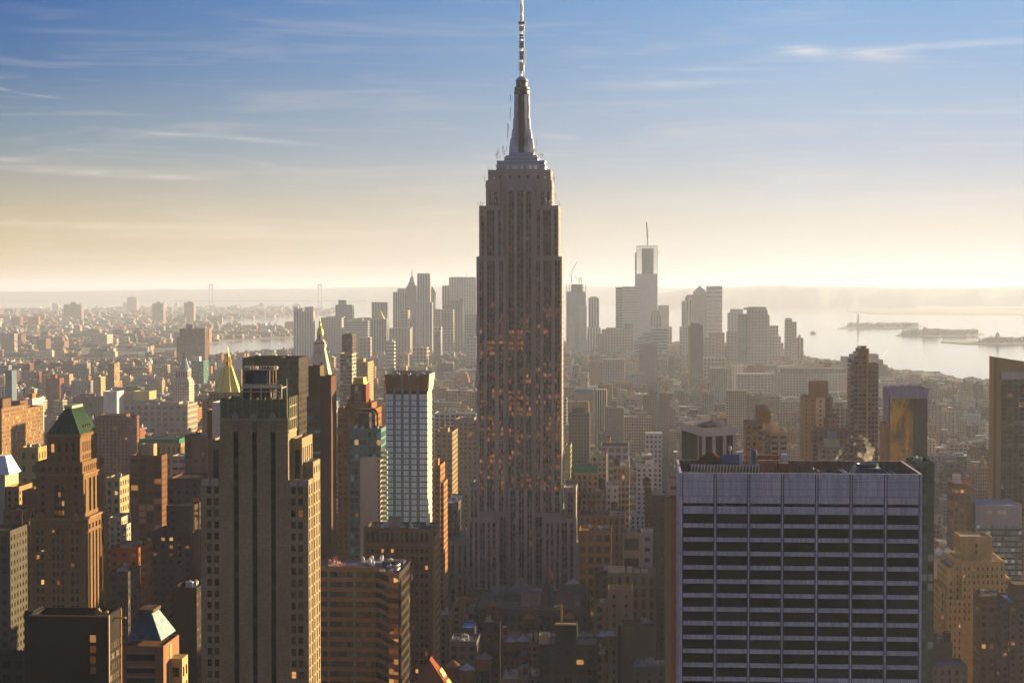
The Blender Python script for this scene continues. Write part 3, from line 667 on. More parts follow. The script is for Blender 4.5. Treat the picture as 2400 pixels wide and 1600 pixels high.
# ------------------------------------------------------------------ helpers for the nearer buildings
def pblock(m, rec, x0, x1, y0, y1, z0, z1, tint, us=None, vs=(), side=None, st_side=None, roof=None, par=1.0, depth=.45, back=True):
    """block whose front wall is truly pierced; side = (us, vs) pierces the sunward wall too"""
    if us: m.pwall((x0, y0), (x1, y0), z0, z1, us, vs, tint, depth, rec)
    else: m.wall((x0, y0), (x1, y0), z0, z1, tint)
    if side: m.pwall((x1, y0), (x1, y1), z0, z1, side[0], side[1], tint, depth, rec)
    else: m.wall((x1, y0), (x1, y1), z0, z1, tint, st_side)
    m.wall((x1, y1), (x0, y1), z0, z1, tint, st_side); m.wall((x0, y1), (x0, y0), z0, z1, tint, st_side)
    roof = roof or C['roof']; q = .6
    if par > 0:
        for (a, b, c, d) in ((x0, x1, y0, y0 + q), (x0, x1, y1 - q, y1), (x0, x0 + q, y0 + q, y1 - q), (x1 - q, x1, y0 + q, y1 - q)):
            m.poly([(a, c, z1), (b, c, z1), (b, d, z1), (a, d, z1)], tint)
        i0, i1, j0, j1 = x0 + q, x1 - q, y0 + q, y1 - q
        for (a, b) in (((i0, j1), (i1, j1)), ((i1, j1), (i1, j0)), ((i1, j0), (i0, j0)), ((i0, j0), (i0, j1))):
            m.poly([(*a, z1 - par), (*b, z1 - par), (*b, z1), (*a, z1)][::-1], tint)
        m.poly([(i0, j0, z1 - par), (i1, j0, z1 - par), (i1, j1, z1 - par), (i0, j1, z1 - par)], roof)
    else: m.poly([(x0, y0, z1), (x1, y0, z1), (x1, y1, z1), (x0, y1, z1)], roof)
def clutter(parent, x0, x1, y0, y1, z, n=8, seed=1, tint=(.22, .22, .23), smax=3.5):
    r = random.Random(seed)
    for _ in range(n):
        w_, d_, h_ = r.uniform(1, smax), r.uniform(1, smax), r.uniform(.8, 2.6); cx, cy = r.uniform(x0 + w_, x1 - w_), r.uniform(y0 + d_, y1 - d_)
        m = MB(); kk = r.uniform(.6, 2.0); c = tuple(q * kk for q in tint); m.box(cx - w_ / 2, cx + w_ / 2, cy - d_ / 2, cy + d_ / 2, z, z + h_, c)
        m.lathe(cx + r.uniform(-.3, .3) * w_, cy, [(.45, z + h_), (.45, z + h_ + .5), (.1, z + h_ + .52)], c, 8)
        if r.random() < .5: m.box(cx + w_ / 2, cx + w_ / 2 + r.uniform(1, 5), cy - .25, cy + .25, z + .3, z + .8, c)
        m.build('roof_unit', parent, 'metal' if r.random() < .4 else 'facade')
def tank_mesh(m, cx, cy, z, r=2.3, h=4.2, tint=(.17, .085, .045), legs=2.5, cone=None):
    for sx in (-1, 1):
        for sy in (-1, 1): m.bar((cx + sx * r * .6, cy + sy * r * .6, z), (cx + sx * r * .6, cy + sy * r * .6, z + legs), .16, (.07, .06, .06))
    m.lathe(cx, cy, [(r, z + legs), (r * .97, z + legs + h)], tint, 10)
    m.lathe(cx, cy, [(r * 1.1, z + legs + h), (.1, z + legs + h + r * .75)], cone or tuple(q * .8 for q in tint), 10)

# ------------------------------------------------------------------ big brick tower with three black slots (left of centre)
def slot_tower():
    Y = 592.0; BT = (.36, .28, .185)
    t = thing('office_tower', 'big tan brick tower with three tall black window slots and ribbed green stone crown', 'office tower', (X(600, Y, 1300), Y, 0))
    x = lambda px, py=1300, Yv=Y: X(px, Yv, py); z = lambda py, px=600: Z(py, Y, px)
    m = MB(); rec = []; recs = []
    xl, xr = x(515.5, 1000), x(675, 1000); zt = z(935); zc = z(985)
    sl = [(x(a, 1000) - xl, x(b, 1000) - xl) for a, b in ((546.6, 558.6), (590.4, 601.8), (634, 645.6))]
    slots = []
    pblock(m, slots, xl, xr, Y, 607, 0, zc, BT, sl, [(20, z(1012))], par=0, depth=.9)
    m.box(xl - .15, xr + .15, Y - .2, 607, zc, zc + .7, (.42, .36, .28), roof=BT)
    m.box(xl + .1, xr - .1, Y + .1, 606.8, zc + .7, zt, (.20, .20, .13), None, roof=C['roof'], par=1.5)
    # ribs of the crown, tall pointed ones over each slot
    cr = MB()
    n = 9
    for i in range(n + 1):
        q = xl + .4 + (xr - xl - .8) * i / n; cr.box(q - .22, q + .22, Y - .5, Y + .1, zc + .7, zt + .5, (.30, .27, .19))
    for a, b in sl:
        c = xl + (a + b) / 2; w_ = (b - a) / 2
        cr.box(c - w_, c + w_, Y - .55, Y - .01, z(1011), z(987), (.42, .36, .28))
        for k in range(5): cr.box(c - w_ + .15 + k * .33, c - w_ + .3 + k * .33, Y - .75, Y - .55, z(1008), z(985), (.30, .25, .19))
        cr.box(c - w_ * 1.25, c + w_ * 1.25, Y - .8, Y - .01, z(987), z(972), (.40, .34, .25)); cr.box(c - w_ * .8, c + w_ * .8, Y - .8, Y - .01, z(972), z(967.5), (.40, .34, .25)); cr.box(c - w_ * .35, c + w_ * .35, Y - .8, Y - .01, z(967.5), z(965), (.40, .34, .25))
    for i in range(5): q = 593 + i * 3.1; cr.box(xr - .05, xr + .45, q - .3, q + .3, zc - 3, zt + .5, (.42, .38, .28))
    for k in range(3): cr.box(xr - .05, xr + .3, 592.5, 606.5, zc - 4 + k * 4, zc - 3.4 + k * 4, (.42, .38, .28))
    cr.build('crown', t, 'brick')
    # stepped shoulders on both flanks
    sideus = lambda L, n_: span(L, n_, .42)
    pitch = 27.5 * Y / F; h1 = 17 * Y / F
    za = z(1125, 710)
    xa0, xa1 = xr, x(723.5, 1300)
    wr = [(x(a, 1300) - xa0, x(b, 1300) - xa0) for a, b in ((682.2, 693.2), (698.6, 710.2))]
    vs = rows(z(1141, 700), pitch, h1, 24)
    svs = [(v0 - .3, v1 + .5) for v0, v1 in rows(z(1141, 700), pitch, h1, 24)]
    pblock(m, rec, xa0, xa1, Y, 600, 0, za, BT, wr, vs, side=(sideus(8, 2), svs))
    pblock(m, rec, xa0, xa1 + .15, 600, 613, 0, z(1088, 725), BT, side=(sideus(13, 3), svs + rows(z(1100, 725), pitch, h1, 1)), par=1)
    xm = X(708, 597, 1060); zm = Z(1027, 597, 700)
    pblock(m, rec, xr, xm, 597, 616, za - 2, zm, BT, [(x(684, 1090) - xr, x(697, 1090) - xr)], [(Z(1125, 597), Z(1056, 597))], side=(sideus(19, 5), [(Z(1120, 600), Z(1050, 600))]))
    xl0 = x(471, 1300); wl = [(x(a, 1300) - xl0, x(b, 1300) - xl0) for a, b in ((485, 495.8), (502, 513))]
    pblock(m, rec, xl0, xl, Y, 610, 0, z(1128, 490), BT, wl, vs, par=1)
    xl1 = X(490, 597, 1080)
    pblock(m, rec, xl1, xl, 597, 612, za - 2, Z(1031, 597, 500), BT, [(X(500.5, 597, 1090) - xl1, X(512, 597, 1090) - xl1)], [(Z(1125, 597), Z(1056, 597))])
    for (a, b) in ((xl0, xl), (xa0, xa1)):      # pale carved caps over the wings
        for k in (0.27, .73): c = a + (b - a) * k; m.box(c - 1.1, c + 1.1, Y - .3, Y - .01, za - 1.7, za + .35, (.50, .44, .38))
    m.build('wall', t, 'brick')
    for c, w_, h_, a in slots:
        s = MB(); u, zb, zt_ = c[0], c[2] - h_ / 2, c[2] + h_ / 2
        s.box(u - w_ / 2, u + w_ / 2, c[1], c[1] + .3, zb, zt_, (.012, .011, .012), (w_, 3.65, .8, .55, (.01, .009, .01), .0), top=0); s.build('window_slot', t, 'dark_glass')
    emit_windows(rec, t, (.016, .012, .010), .035, (.10, .075, .05), 'brick')
    # water tank house and fan deck on the roof
    Yr = 600.0
    xx = lambda px: X(px, Yr, 900)
    zr = zt - 1.5
    s = MB(); s.box(xx(570), xx(640), 600, 606, zr, Z(912, Yr), (.05, .045, .04), None); s.box(xx(566), xx(662), 598.5, 606.5, Z(912, Yr), Z(909, Yr), (.34, .30, .24)); s.build('machine_room', t)
    s = MB(); s.box(xx(576), xx(626), 600, 606, Z(903, Yr), Z(868, Yr), (.04, .045, .06), (2.4, 4, .86, .8, (.012, .016, .03), 0), top=.4); s.build('tank_housing', t, 'dark_glass')
    s = MB()
    for px in (566, 590, 614, 636, 661): s.bar((xx(px), 598.6, zr), (xx(px), 598.6, Z(903, Yr)), .22, (.34, .30, .24))
    for py in (909, 903, 919): s.bar((xx(566), 598.6, Z(py, Yr)), (xx(661), 598.6, Z(py, Yr)), .16 if py != 909 else .3, (.42, .37, .3))
    for py in (903, 868, 859): s.bar((xx(574), 599, Z(py, Yr)), (xx(646), 599, Z(py, Yr)), .13, (.42, .37, .3))
    for k in range(12): px = 576 + k * 6.2; s.bar((xx(px), 599, Z(868, Yr)), (xx(px), 599, Z(859, Yr)), .08, (.42, .37, .3)); s.bar((xx(px + 0), 598.8, Z(909, Yr)), (xx(px), 598.8, Z(900, Yr)), .07, (.42, .37, .3))
    for px in (630, 638, 645): s.bar((xx(px), 600, Z(903, Yr)), (xx(px), 600, Z(860, Yr)), .3, (.10, .06, .03))
    s.build('railing', t, 'metal')
    s = MB()
    for px in (582, 594, 640): s.lathe(xx(px), 602, [(1.2, Z(868, Yr)), (1.4, Z(862, Yr)), (1.2, Z(860, Yr))], (.40, .38, .34), 10)
    s.bar((xx(574), 601, Z(861, Yr)), (xx(600), 601, Z(861, Yr)), .35, (.5, .46, .4)); s.bar((xx(668), 603, zr), (xx(668), 603, Z(890, Yr)), .1, (.3, .3, .3)); s.build('cooling_fan', t, 'metal')
    clutter(t, xr + .5, xa1 - .5, 601, 612, z(1088, 725) - 1, 3, 2, smax=1.5)
    reg(xl0, xa1 + 2, Y, 616, 1700)
slot_tower()

# ------------------------------------------------------------------ wide pale travertine slab block on the right
def slab_block():
    Y = 540.0; TV = (.68, .645, .66)
    t = thing('office_building', 'wide pale lavender stone office block with black ribbon windows on the right, rooftop plant steaming', 'office building', (X(1880, Y, 1300), Y, 0))
    x = lambda px, py=1109: X(px, Y, py); z = lambda py: Z(py, Y, 1880)
    x0, x1 = x(1592), x(2162); k = (x1 - x0) / 570.0; U = lambda px: (px - 1592) * k
    bays = [(1601.5, 1673.3), (1681, 1752.5), (1759.5, 1831.8), (1838.8, 1911.6), (1919.6, 1992.5), (2000, 2073), (2081, 2154)]
    us = [(U(a), U(b)) for a, b in bays]; ztop = z(1109); pitch = 32.75 * Y / F
    vs = [(z(1187.6), z(1180))] + [(z(1228) - i * pitch, z(1228) - i * pitch + 23 * Y / F) for i in range(26)]
    vs = [v for v in vs if v[0] > 3]
    m = MB(); rec = []
    m.pwall((x0, Y), (x1, Y), 0, ztop, us, vs, TV, .8, rec)
    yb = 581.0
    sus = span(yb - Y, 4, .9)
    m.pwall((x0, yb), (x0, Y), 0, ztop, sus, vs, TV, .8, rec)
    m.wall((x1, Y), (x1, yb), 0, ztop, TV, (9, 3.95, .9, .66, (.01, .01, .01), 0)); m.wall((x1, yb), (x0, yb), 0, ztop, TV)
    q = .7; zr = ztop - 3.6
    for (a, b, c, d) in ((x0, x1, Y, Y + q), (x0, x1, yb - q, yb), (x0, x0 + q, Y + q, yb - q), (x1 - q, x1, Y + q, yb - q)): m.poly([(a, c, ztop), (b, c, ztop), (b, d, ztop), (a, d, ztop)], (.5, .46, .52))
    i0, i1, j0, j1 = x0 + q, x1 - q, Y + q, yb - q
    for a, b in (((i0, j1), (i1, j1)), ((i1, j1), (i1, j0)), ((i1, j0), (i0, j0)), ((i0, j0), (i0, j1))): m.poly([(*b, zr), (*a, zr), (*a, ztop), (*b, ztop)], (.24, .17, .13))
    m.build('wall', t, 'stone_panel')
    j = MB()
    for a, b in bays:          # joints beside each pier
        for px in (a - .9, b + .9): u = x0 + U(px); j.box(u - .13, u + .13, Y - .012, Y + .02, 0, ztop - .3, (.07, .06, .08))
    for py in (1128, 1146, 1163): j.box(x0, x1, Y - .008, Y + .02, z(py) - .05, z(py) + .05, (.2, .17, .23))
    j.build('joint', t)
    s = MB(); s.poly([(i0, j0, zr), (i1, j0, zr), (i1, j1, zr), (i0, j1, zr)], (.26, .20, .21)); s.build('roof', t)
    emit_windows(rec, t, (.006, .006, .007), 0, (.008, .008, .01), 'dark_glass', midrail=False)
    X_ = lambda px, Yv, py=1090: X(px, Yv, py)
    # louvred cooling plant: curved drum with ribs
    s = MB(); n = 12; xa, xb = X_(1617, 556), X_(1780, 556)
    for i in range(n):
        a0, a1 = math.pi * i / n, math.pi * (i + 1) / n; f = lambda a_: (560 - 6.5 * math.cos(a_), zr + .2 + 3.9 * math.sin(a_) ** .7 if 0 < a_ < math.pi else zr)
        (ya, zA), (yb_, zB) = f(a0), f(a1); s.poly([(xa, ya, zA), (xb, ya, zA), (xb, yb_, zB), (xa, yb_, zB)], (.07, .05, .03), gls=(0, 0, 0))
    s.box(xa, xb, 554.5, 566, zr, zr + 1.5, (.05, .045, .04)); s.build('plant_drum', t, 'metal')
    s = MB()
    for i in range(22): px = 1619 + i * 7.5; u = X_(px, 556); s.bar((u, 553.2, zr + 2.4), (u + .4, 556.5, zr + 4.3), .13, (.62, .52, .34)); s.bar((u, 553.2, zr), (u, 553.2, zr + 2.4), .1, (.2, .14, .08))
    s.build('rib', t, 'metal')
    s = MB(); u0, u1 = X_(1691, 566), X_(1732, 566); s.poly([(u0, 563, zr + 4.3), (u1, 563, zr + 4.3), (u1, 568, zr + 6.4), (u0, 568, zr + 6.4)], (.16, .16, .21)); s.box(u0, u1, 563.5, 568, zr, zr + 4.25, (.1, .1, .1)); s.build('skylight', t)
    def lat(name, px, Yv, prof, tint, n=12, mat='facade'): s = MB(); s.lathe(X_(px, Yv), Yv, [(r, zr + h) for r, h in prof], tint, n); s.build(name, t, mat)
    lat('roof_cone', 1666, 571, [(3.6, 0), (3.6, 4.4), (4.0, 4.5), (.2, 7.2)], (.13, .06, .035))
    lat('vent', 1711, 574, [(.18, 0), (.18, 7.2), (.55, 7.3), (.55, 8.2), (.1, 8.5)], (.6, .6, .6)); lat('vent', 1766, 574, [(1.1, 0), (1.1, 6.3), (.8, 7.2), (.2, 7.6)], (.12, .14, .18))
    def bx(name, p0, p1, y0, y1, h0, h1, tint, mat='facade'): s = MB(); s.box(X_(p0, y0), X_(p1, y0), y0, y1, zr + h0, zr + h1, tint); return s.build(name, t, mat)
    bx('roof_unit', 1728, 1741, 572, 576, 0, 6.8, (.66, .64, .68)); bx('roof_unit', 1832, 1844, 566, 569, 4.6, 6.7, (.66, .64, .68)); bx('roof_unit', 1825, 1849, 559, 566, 0, 4.6, (.14, .09, .05)); bx('duct', 1744, 1828, 575, 577, 4.4, 5.7, (.30, .14, .08)); bx('duct', 1783, 1822, 560, 561, 1.2, 1.8, (.30, .3, .33))
    for i in range(7): bx('pipe', 1784 + i * 5, 1785.2 + i * 5, 557, 557.6, 0, 2.0 + (i * 7 % 4) * .5, (.10, .09, .10), 'metal')
    bx('mast', 1748.5, 1749.8, 575, 575.3, 0, 10, (.06, .05, .05)); bx('mast', 1821, 1822.2, 574, 574.3, 0, 9.5, (.06, .05, .05)); bx('mast', 1873, 1873.8, 556, 556.2, 0, 4, (.06, .05, .05))
    # well with big fan unit
    s = MB(); w0, w1 = X_(1948, 575), X_(2118, 575)
    for a_, b_ in ((1944, 1946), (1950, 1952)): s.bar((X_(a_, 546), 543, zr + .7), (X_(a_ - 4, 578), 579, zr + .7), .25, (.08, .07, .08))
    s.poly([(w0, 545, zr + .05), (w1, 545, zr + .05), (w1, 580, zr + .05), (w0, 580, zr + .05)], (.03, .03, .035)); s.build('plant_well', t)
    s = MB(); c = (.08, .09, .12); u0, u1 = X_(2008, 556), X_(2066, 556)
    s.frustum([(u0 - 1.5, 554), (u1 + .5, 554), (u1 + .5, 567), (u0 - 1.5, 567)], zr, [(u0, 555.5), (u1, 555.5), (u1, 566), (u0, 566)], zr + 3.6, c)
    s.lathe((u0 + u1) / 2, 561, [(3.2, zr + 3.6), (3.4, zr + 4.6), (2.8, zr + 4.6), (2.6, zr + 3.9)], (.12, .13, .16), 16); s.build('cooling_tower', t, 'metal')
    s = MB()
    for k in range(3): s.bar((X_(2070 + k * 6, 575), 547 + k, zr + 1.2 + k * .4), (X_(2056 + k * 7, 578), 579, zr + 1.2 + k * .4), .12, (.2, .2, .26))
    for k in range(2): s.bar((X_(1996 - k * 7, 556), 548, zr + 1.5), (X_(1990 - k * 7, 556), 578, zr + 1.5), .12, (.4, .4, .46))
    s.build('handrail', t, 'metal')
    clutter(t, X_(1860, 560), X_(1940, 560), 545, 578, zr, 5, 8, (.2, .16, .18), 2.0); clutter(t, X_(2075, 560), X_(2110, 560), 556, 578, zr, 4, 9, (.08, .08, .1), 2.4); clutter(t, x0 + 1, X_(1612, 560), 545, 578, zr, 2, 3, (.2, .1, .05), 1.5)
    s = MB(); s.bar((X_(1944, 549), 549, zr + .1), (X_(1900, 575), 575, zr + .1), .25, (.2, .2, .22)); s.build('pipe', t)
    reg(x0, x1, Y, yb, 1700)
slab_block()

# ------------------------------------------------------------------ tower with a green copper pyramid (far left)
def pyramid_roof_tower():
    Y = 800.0; BT = (.24, .14, .075)
    t = thing('office_tower', 'ornate brown brick tower with arched windows under a green copper pyramid roof', 'office tower', (X(150, Y, 1200), Y, 0))
    x = lambda px, py=1200, Yv=Y: X(px, Yv, py); z = lambda py, Yv=Y: Z(py, Yv, 150)
    m = MB(); rec = []; arcs = []
    x0, x1 = x(109.5, 1040), x(187.4, 1040); yb = 826.0
    F_ = lambda px, b: x(px, 1100) - b
    us = [(F_(p, x0), F_(p + 8, x0)) for p in (119.5, 136, 152, 168)]
    pblock(m, rec, x0, x1, Y, yb, z(1090), z(1026), BT, us, [(z(1078), z(1068)), (z(1060), z(1040))], side=(span(yb - Y, 7, .42, 3, 2), [(z(1078), z(1068)), (z(1060), z(1037))]), par=0)
    for (a, b, c) in us and [(u0, u1, 0) for u0, u1 in us]: m.lathe(x0 + (a + b) / 2, Y - .1, [(.95, z(1040)), (.95, z(1037)), (.1, z(1036))], (.05, .035, .03), 8)
    m.box(x0 - .6, x1 + .6, Y - .6, yb + .6, z(1024), z(1018), (.32, .19, .09)); m.box(x0 - .2, x1 + .2, Y - .2, yb + .2, z(1026), z(1024), (.2, .1, .06))
    for i in range(9): q = x0 + (x1 - x0) * (i + .5) / 9; m.box(q - .3, q + .3, Y - .85, Y - .6, z(1023), z(1017), (.36, .22, .11))
    for i in range(14): q = Y + (yb - Y) * (i + .5) / 14; m.box(x1 + .6, x1 + .85, q - .4, q + .4, z(1023), z(1016.5), (.40, .27, .12))
    x2, x3 = x(88, 1095), x(198, 1095)
    pblock(m, rec, x2, x3, Y - 3, yb + 3, z(1110), z(1081), BT, [(x(p, 1095) - x2, x(p + 9, 1095) - x2) for p in (102, 117, 133, 149, 165, 180)], [(z(1104), z(1093))], side=(span(yb - Y + 6, 10, .45, 1, 1), [(z(1104), z(1091))]))
    m.box(x2 - .8, x3 + .8, Y - 3.8, yb + 3.8, z(1112), z(1108.5), (.34, .2, .10))
    x4, x5 = x(89.5, 1150), x(200.5, 1150); pitch = 19.6 * Y / F; hh = 9.5 * Y / F
    vs = rows(z(1115), pitch, hh, 6)
    bay = (x(132, 1150) - x4, x(157, 1150) - x4)
    pblock(m, rec, x4, x5, Y - 3, yb + 3, z(1212), z(1112), BT, [(x(101, 1150) - x4, x(109, 1150) - x4), (x(178.5, 1150) - x4, x(186.5, 1150) - x4)], vs, side=([(2, 3.4), (8, 11.4), (14, 17.4), (20, 23.4), (28.4, 29.8)], [(z(1200), z(1122))]), par=0)
    s = MB(); xa, xb = x4 + bay[0], x4 + bay[1]; s.box(xa, xb, Y - 3.15, Y - 3.01, z(1209), z(1146), (.05, .03, .025), (1.5, pitch, .7, .55, (.05, .03, .015), .25), top=0)
    s.lathe((xa + xb) / 2, Y - 3.0, [((xb - xa) / 2, z(1146)), ((xb - xa) / 2 * .8, z(1138)), (.3, z(1133))], (.06, .035, .025), 14); s.build('arched_bay', t)
    x6, x7 = x(81, 1300), x(207, 1300); vs = rows(z(1238), 19.9 * Y / F, 11.5 * Y / F, 12)
    m.box(x6 - .5, x7 + .5, Y - 5.5, yb + 5.4, z(1215), z(1210), (.34, .20, .10))
    cols = [(93.5, 101), (104, 111.5), (130, 137), (140.5, 148), (151, 158), (174, 181.5), (185, 192.5)]
    pblock(m, rec, x6, x7, Y - 5, yb + 5, 0, z(1215), BT, [(x(a, 1300) - x6, x(b, 1300) - x6) for a, b in cols], vs, side=([(1.5, 3), (6, 8.6), (11, 13.6), (16, 18.6), (21, 23.6), (26, 28.6), (32, 33.6)], [(20, z(1248)), (z(1240), z(1228))]))
    for px in (105, 182): c_ = x(px, 1210); m.lathe(c_, Y - 5.2, [(2.4, z(1214)), (2.0, z(1203)), (1.0, z(1198)), (.2, z(1196))], (.3, .16, .08), 10)
    for a, b in ((x6 - .3, x6 + .6), (x7 - .6, x7 + .3)): m.box(a, b, Y - 5.3, Y - 5.02, 0, z(1220), (.30, .18, .10))
    m.build('wall', t, 'brick')
    emit_windows(rec, t, (.022, .016, .011), .09, (.12, .08, .045), 'brick')
    # copper roof with standing seams
    s = MB(); e = .2; A = [(x0 - e, Y - e), (x1 + e, Y - e), (x1 + e, yb + e), (x0 - e, yb + e)]; zr = z(1018); rx = x(160, 956, Y + 7); zp = Z(956, Y + 7, 160)
    gr = (.032, .060, .038); r0, r1 = (rx - 1.2, Y + 7), (rx + 1.2, Y + 7); r2, r3 = (rx + 1.2, Y + 22), (rx - 1.2, Y + 22)
    s.frustum(A, zr, [r0, r1, r2, r3], zp, gr)
    for i in range(1, 12):
        q = i / 12; a = Vector((A[0][0] + (A[1][0] - A[0][0]) * q, A[0][1], zr)); b = Vector((r0[0] + (r1[0] - r0[0]) * q, r0[1], zp)); s.bar(a + Vector((0, -.05, 0)), b + Vector((0, -.05, .05)), .09, (.014, .032, .022))
        a = Vector((A[1][0], A[1][1] + (A[2][1] - A[1][1]) * q, zr)); b = Vector((r1[0], r1[1] + (r2[1] - r1[1]) * q, zp)); s.bar(a + Vector((.06, 0, .05)), b + Vector((.06, 0, .05)), .09, (.07, .11, .06))  # seams on the sunward slope tinted paler, sunlight put into the colour
    rf = s.build('roof', t)
    s = MB(); s.box(rx - 1.8, rx + 1.8, Y + 6.5, Y + 22.5, zp - .2, zp + 1.0, (.36, .40, .30)); s.build('ridge_cap', rf)
    s = MB(); s.box(x(137, 1010), x(166, 1010), Y + .3, Y + 2.2, z(1018), z(1004), (.03, .045, .05), (1.2, 9, .8, .9, (.02, .03, .04), 0), top=.1); s.build('dormer', rf)
    s = MB()
    for i in range(4): q = Y + 9 + i * 3.2; s.box(x1 - 2.6, x1 - .9, q, q + 1.1, zr + 1.2, zr + 3.6, (.08, .07, .04))
    s.build('dormer', rf)
    reg(x6, x7, Y - 6, yb + 6, 1430)
pyramid_roof_tower()

# ------------------------------------------------------------------ curved banded office block
def curved_block():
    Y = 738.0; GR = (.26, .145, .095)
    t = thing('office_building', 'banded brown granite office block with concave corner and flat cluttered roof', 'office building', (X(840, Y, 1400), Y, 0))
    x = lambda px, Yv=Y, py=1340: X(px, Yv, py)
    zt = Z(1328, Y, 820); P = [(x(742), Y), (x(880), Y)]
    P += [(x(888, 736.5), 736.5), (x(897, 733), 733), (x(905, 729), 729), (x(911.5, 725), 725)]
    P += [(x(934.6, 723), 723), (x(937, 724), 724), (x(937, 724) + .2, 764), (x(742), 764)]
    m = MB(); n = len(P)
    cxy = (sum(p[0] for p in P) / n, sum(p[1] for p in P) / n)
    core = [(p[0] + (cxy[0] - p[0]) * .02, p[1] + .55 if p[1] < 750 else p[1] - .5) for p in P]
    zr = zt - .9
    m.poly([(*p, zr) for p in core], (.13, .12, .17))
    for i in range(n):
        j = (i + 1) % n; m.poly([(*core[i], 0), (*core[j], 0), (*core[j], zr), (*core[i], zr)], (.03, .03, .03))
    pitch = 23.7 * Y / F; bh = pitch * .42
    levels = [(zt - 1.9, zt)] + [(zt - 1.9 - k * pitch - bh - (pitch - bh) , zt - 1.9 - k * pitch - (pitch - bh)) for k in range(0, 24)]
    for (a, b) in levels:
        if a < 3: continue
        for i in range(0, 6):
            p, q = P[i], P[i + 1]
            if i == 5: p, q = (p[0], p[1]), (q[0], q[1])
            c0, c1 = core[i], core[i + 1]
            m.poly([(*p, a), (*q, a), (*q, b), (*p, b)], GR); m.poly([(*p, b), (*q, b), (*c1, b), (*c0, b)], GR); m.poly([(*c0, a), (*c1, a), (*q, a), (*p, a)], GR)
    p, q = P[7], P[8]
    m.wall(P[6], P[7], 0, zt, (.05, .03, .02)); m.wall(p, q, 0, zt, (.05, .032, .022), (4.4, pitch, .9, .62, (.02, .016, .014), .03), top=1.5); m.wall(P[8], P[9], 0, zt, GR); m.wall(P[9], P[0], 0, zt, GR)  # dark brown right flank, its low tone also standing in for cast shade
    m.build('wall', t, 'brick')
    for k in range(0, 12):
        a, b = levels[k + 1][1] + .0, levels[k][0]
        for i in (0, 1, 2, 3, 4, 5):
            s = MB(); c0, c1 = core[i], core[i + 1]; o = rnd.randint(0, 900); L = math.hypot(c1[0] - c0[0], c1[1] - c0[1]); nn = max(1, round(L / 1.9))
            s.poly([(c0[0], c0[1] - .04, a), (c1[0], c1[1] - .04, a), (c1[0], c1[1] - .04, b), (c0[0], c0[1] - .04, b)], (.05, .07, .07) if i < 5 else (.10, .04, .02), [(o, o), (o + nn, o), (o + nn, o + 1), (o, o + 1)], (.012, .018, .018) if i < 5 else (.12, .045, .018), (.93, .93, .004 if i < 5 else .35))
            if i == 0:
                for q_ in (770, 830): u = x(q_); s.box(u - .5, u + .5, c0[1] - .25, c0[1] - .05, a, b, (.10, .16, .16))
            s.build('window_band', t, 'facade')
    s = MB(); s.box(x(895, 748), x(945, 748), 748, 756, zr, zr + 1.6, (.06, .06, .09)); s.build('roof_unit', t)
    for pts in (([(930, 729), (936, 735), (928, 738), (940, 748), (931, 752)]), ([(890, 727), (902, 727)]), ([(770, 739), (790, 742), (785, 750)])):
        s = MB(); q = [(x(a, b + 2), b + 2, zr + 1.0) for a, b in pts]
        for a, b in zip(q, q[1:]): s.bar(a, b, .35, (.5, .46, .42))
        s.build('duct', t, 'metal')
    clutter(t, x(760, 745), x(800, 745), 742, 758, zr, 6, 21, (.28, .14, .1), 2.2); clutter(t, x(830, 745), x(925, 745), 740, 760, zr, 7, 22, (.4, .4, .45), 2.0)
    reg(x(742), x(940), 722, 766, 1700)
curved_block()

# ------------------------------------------------------------------ dark granite office tower with a sunlit flank, behind the banded one
def flank_tower():
    Y = 800.0; BT = (.17, .10, .07)
    t = thing('office_tower', 'dark brown tower with tall top windows, steaming flat roof and golden sunlit flank', 'office tower', (X(930, Y, 1300), Y, 0))
    x = lambda px, py=1300: X(px, Y, py); z = lambda py: Z(py, Y, 930)
    x0, x1 = x(852, 1240), x(1009.5, 1240); yb = 823.0
    n = 13; us = span(x1 - x0, n, .62, .8, .8); pitch = 20.5 * Y / F
    vs = [(z(1271), z(1247)), (z(1295), z(1286))] + rows(z(1304), pitch, 10 * Y / F, 16)
    m = MB(); rec = []
    pblock(m, rec, x0, x1, Y, yb, 0, z(1237.7), BT, us, vs, side=(span(yb - Y, 5, .4, .6, .6), vs), roof=(.09, .085, .1))
    m.box(x0 - .2, x1 + .2, Y - .25, Y - .01, z(1278), z(1275), (.24, .15, .10)); m.box(x0 - .2, x1 + .2, Y - .25, Y - .01, z(1302), z(1299), (.24, .15, .10))
    q0, q1 = x(1009.5, 1270), x(1016, 1300); m.box(x1 + .01, x1 + 1.2, Y + 7, yb + 2, 0, z(1262), (.34, .25, .14), (2.6, 3.7, .5, .5, G0, 0))  # sunward strip in a paler gold tint, sunlight put into its colour
    m.build('wall', t, 'brick')
    emit_windows(rec, t, (.014, .011, .009), .05, (.10, .07, .05), 'brick')
    s = MB(); s.box(X(910, 808, 1230), X(938, 808, 1230), 808, 814, z(1237.7) - 1, z(1237.7) + 3.2, (.24, .21, .2)); s.build('penthouse', t)
    clutter(t, x0 + 1, x1 - 1, Y + 2, yb - 3, z(1237.7) - 1, 9, 31, (.35, .33, .33), 2.0)
    reg(x0, x1 + 1, Y, yb, 1700)
flank_tower()
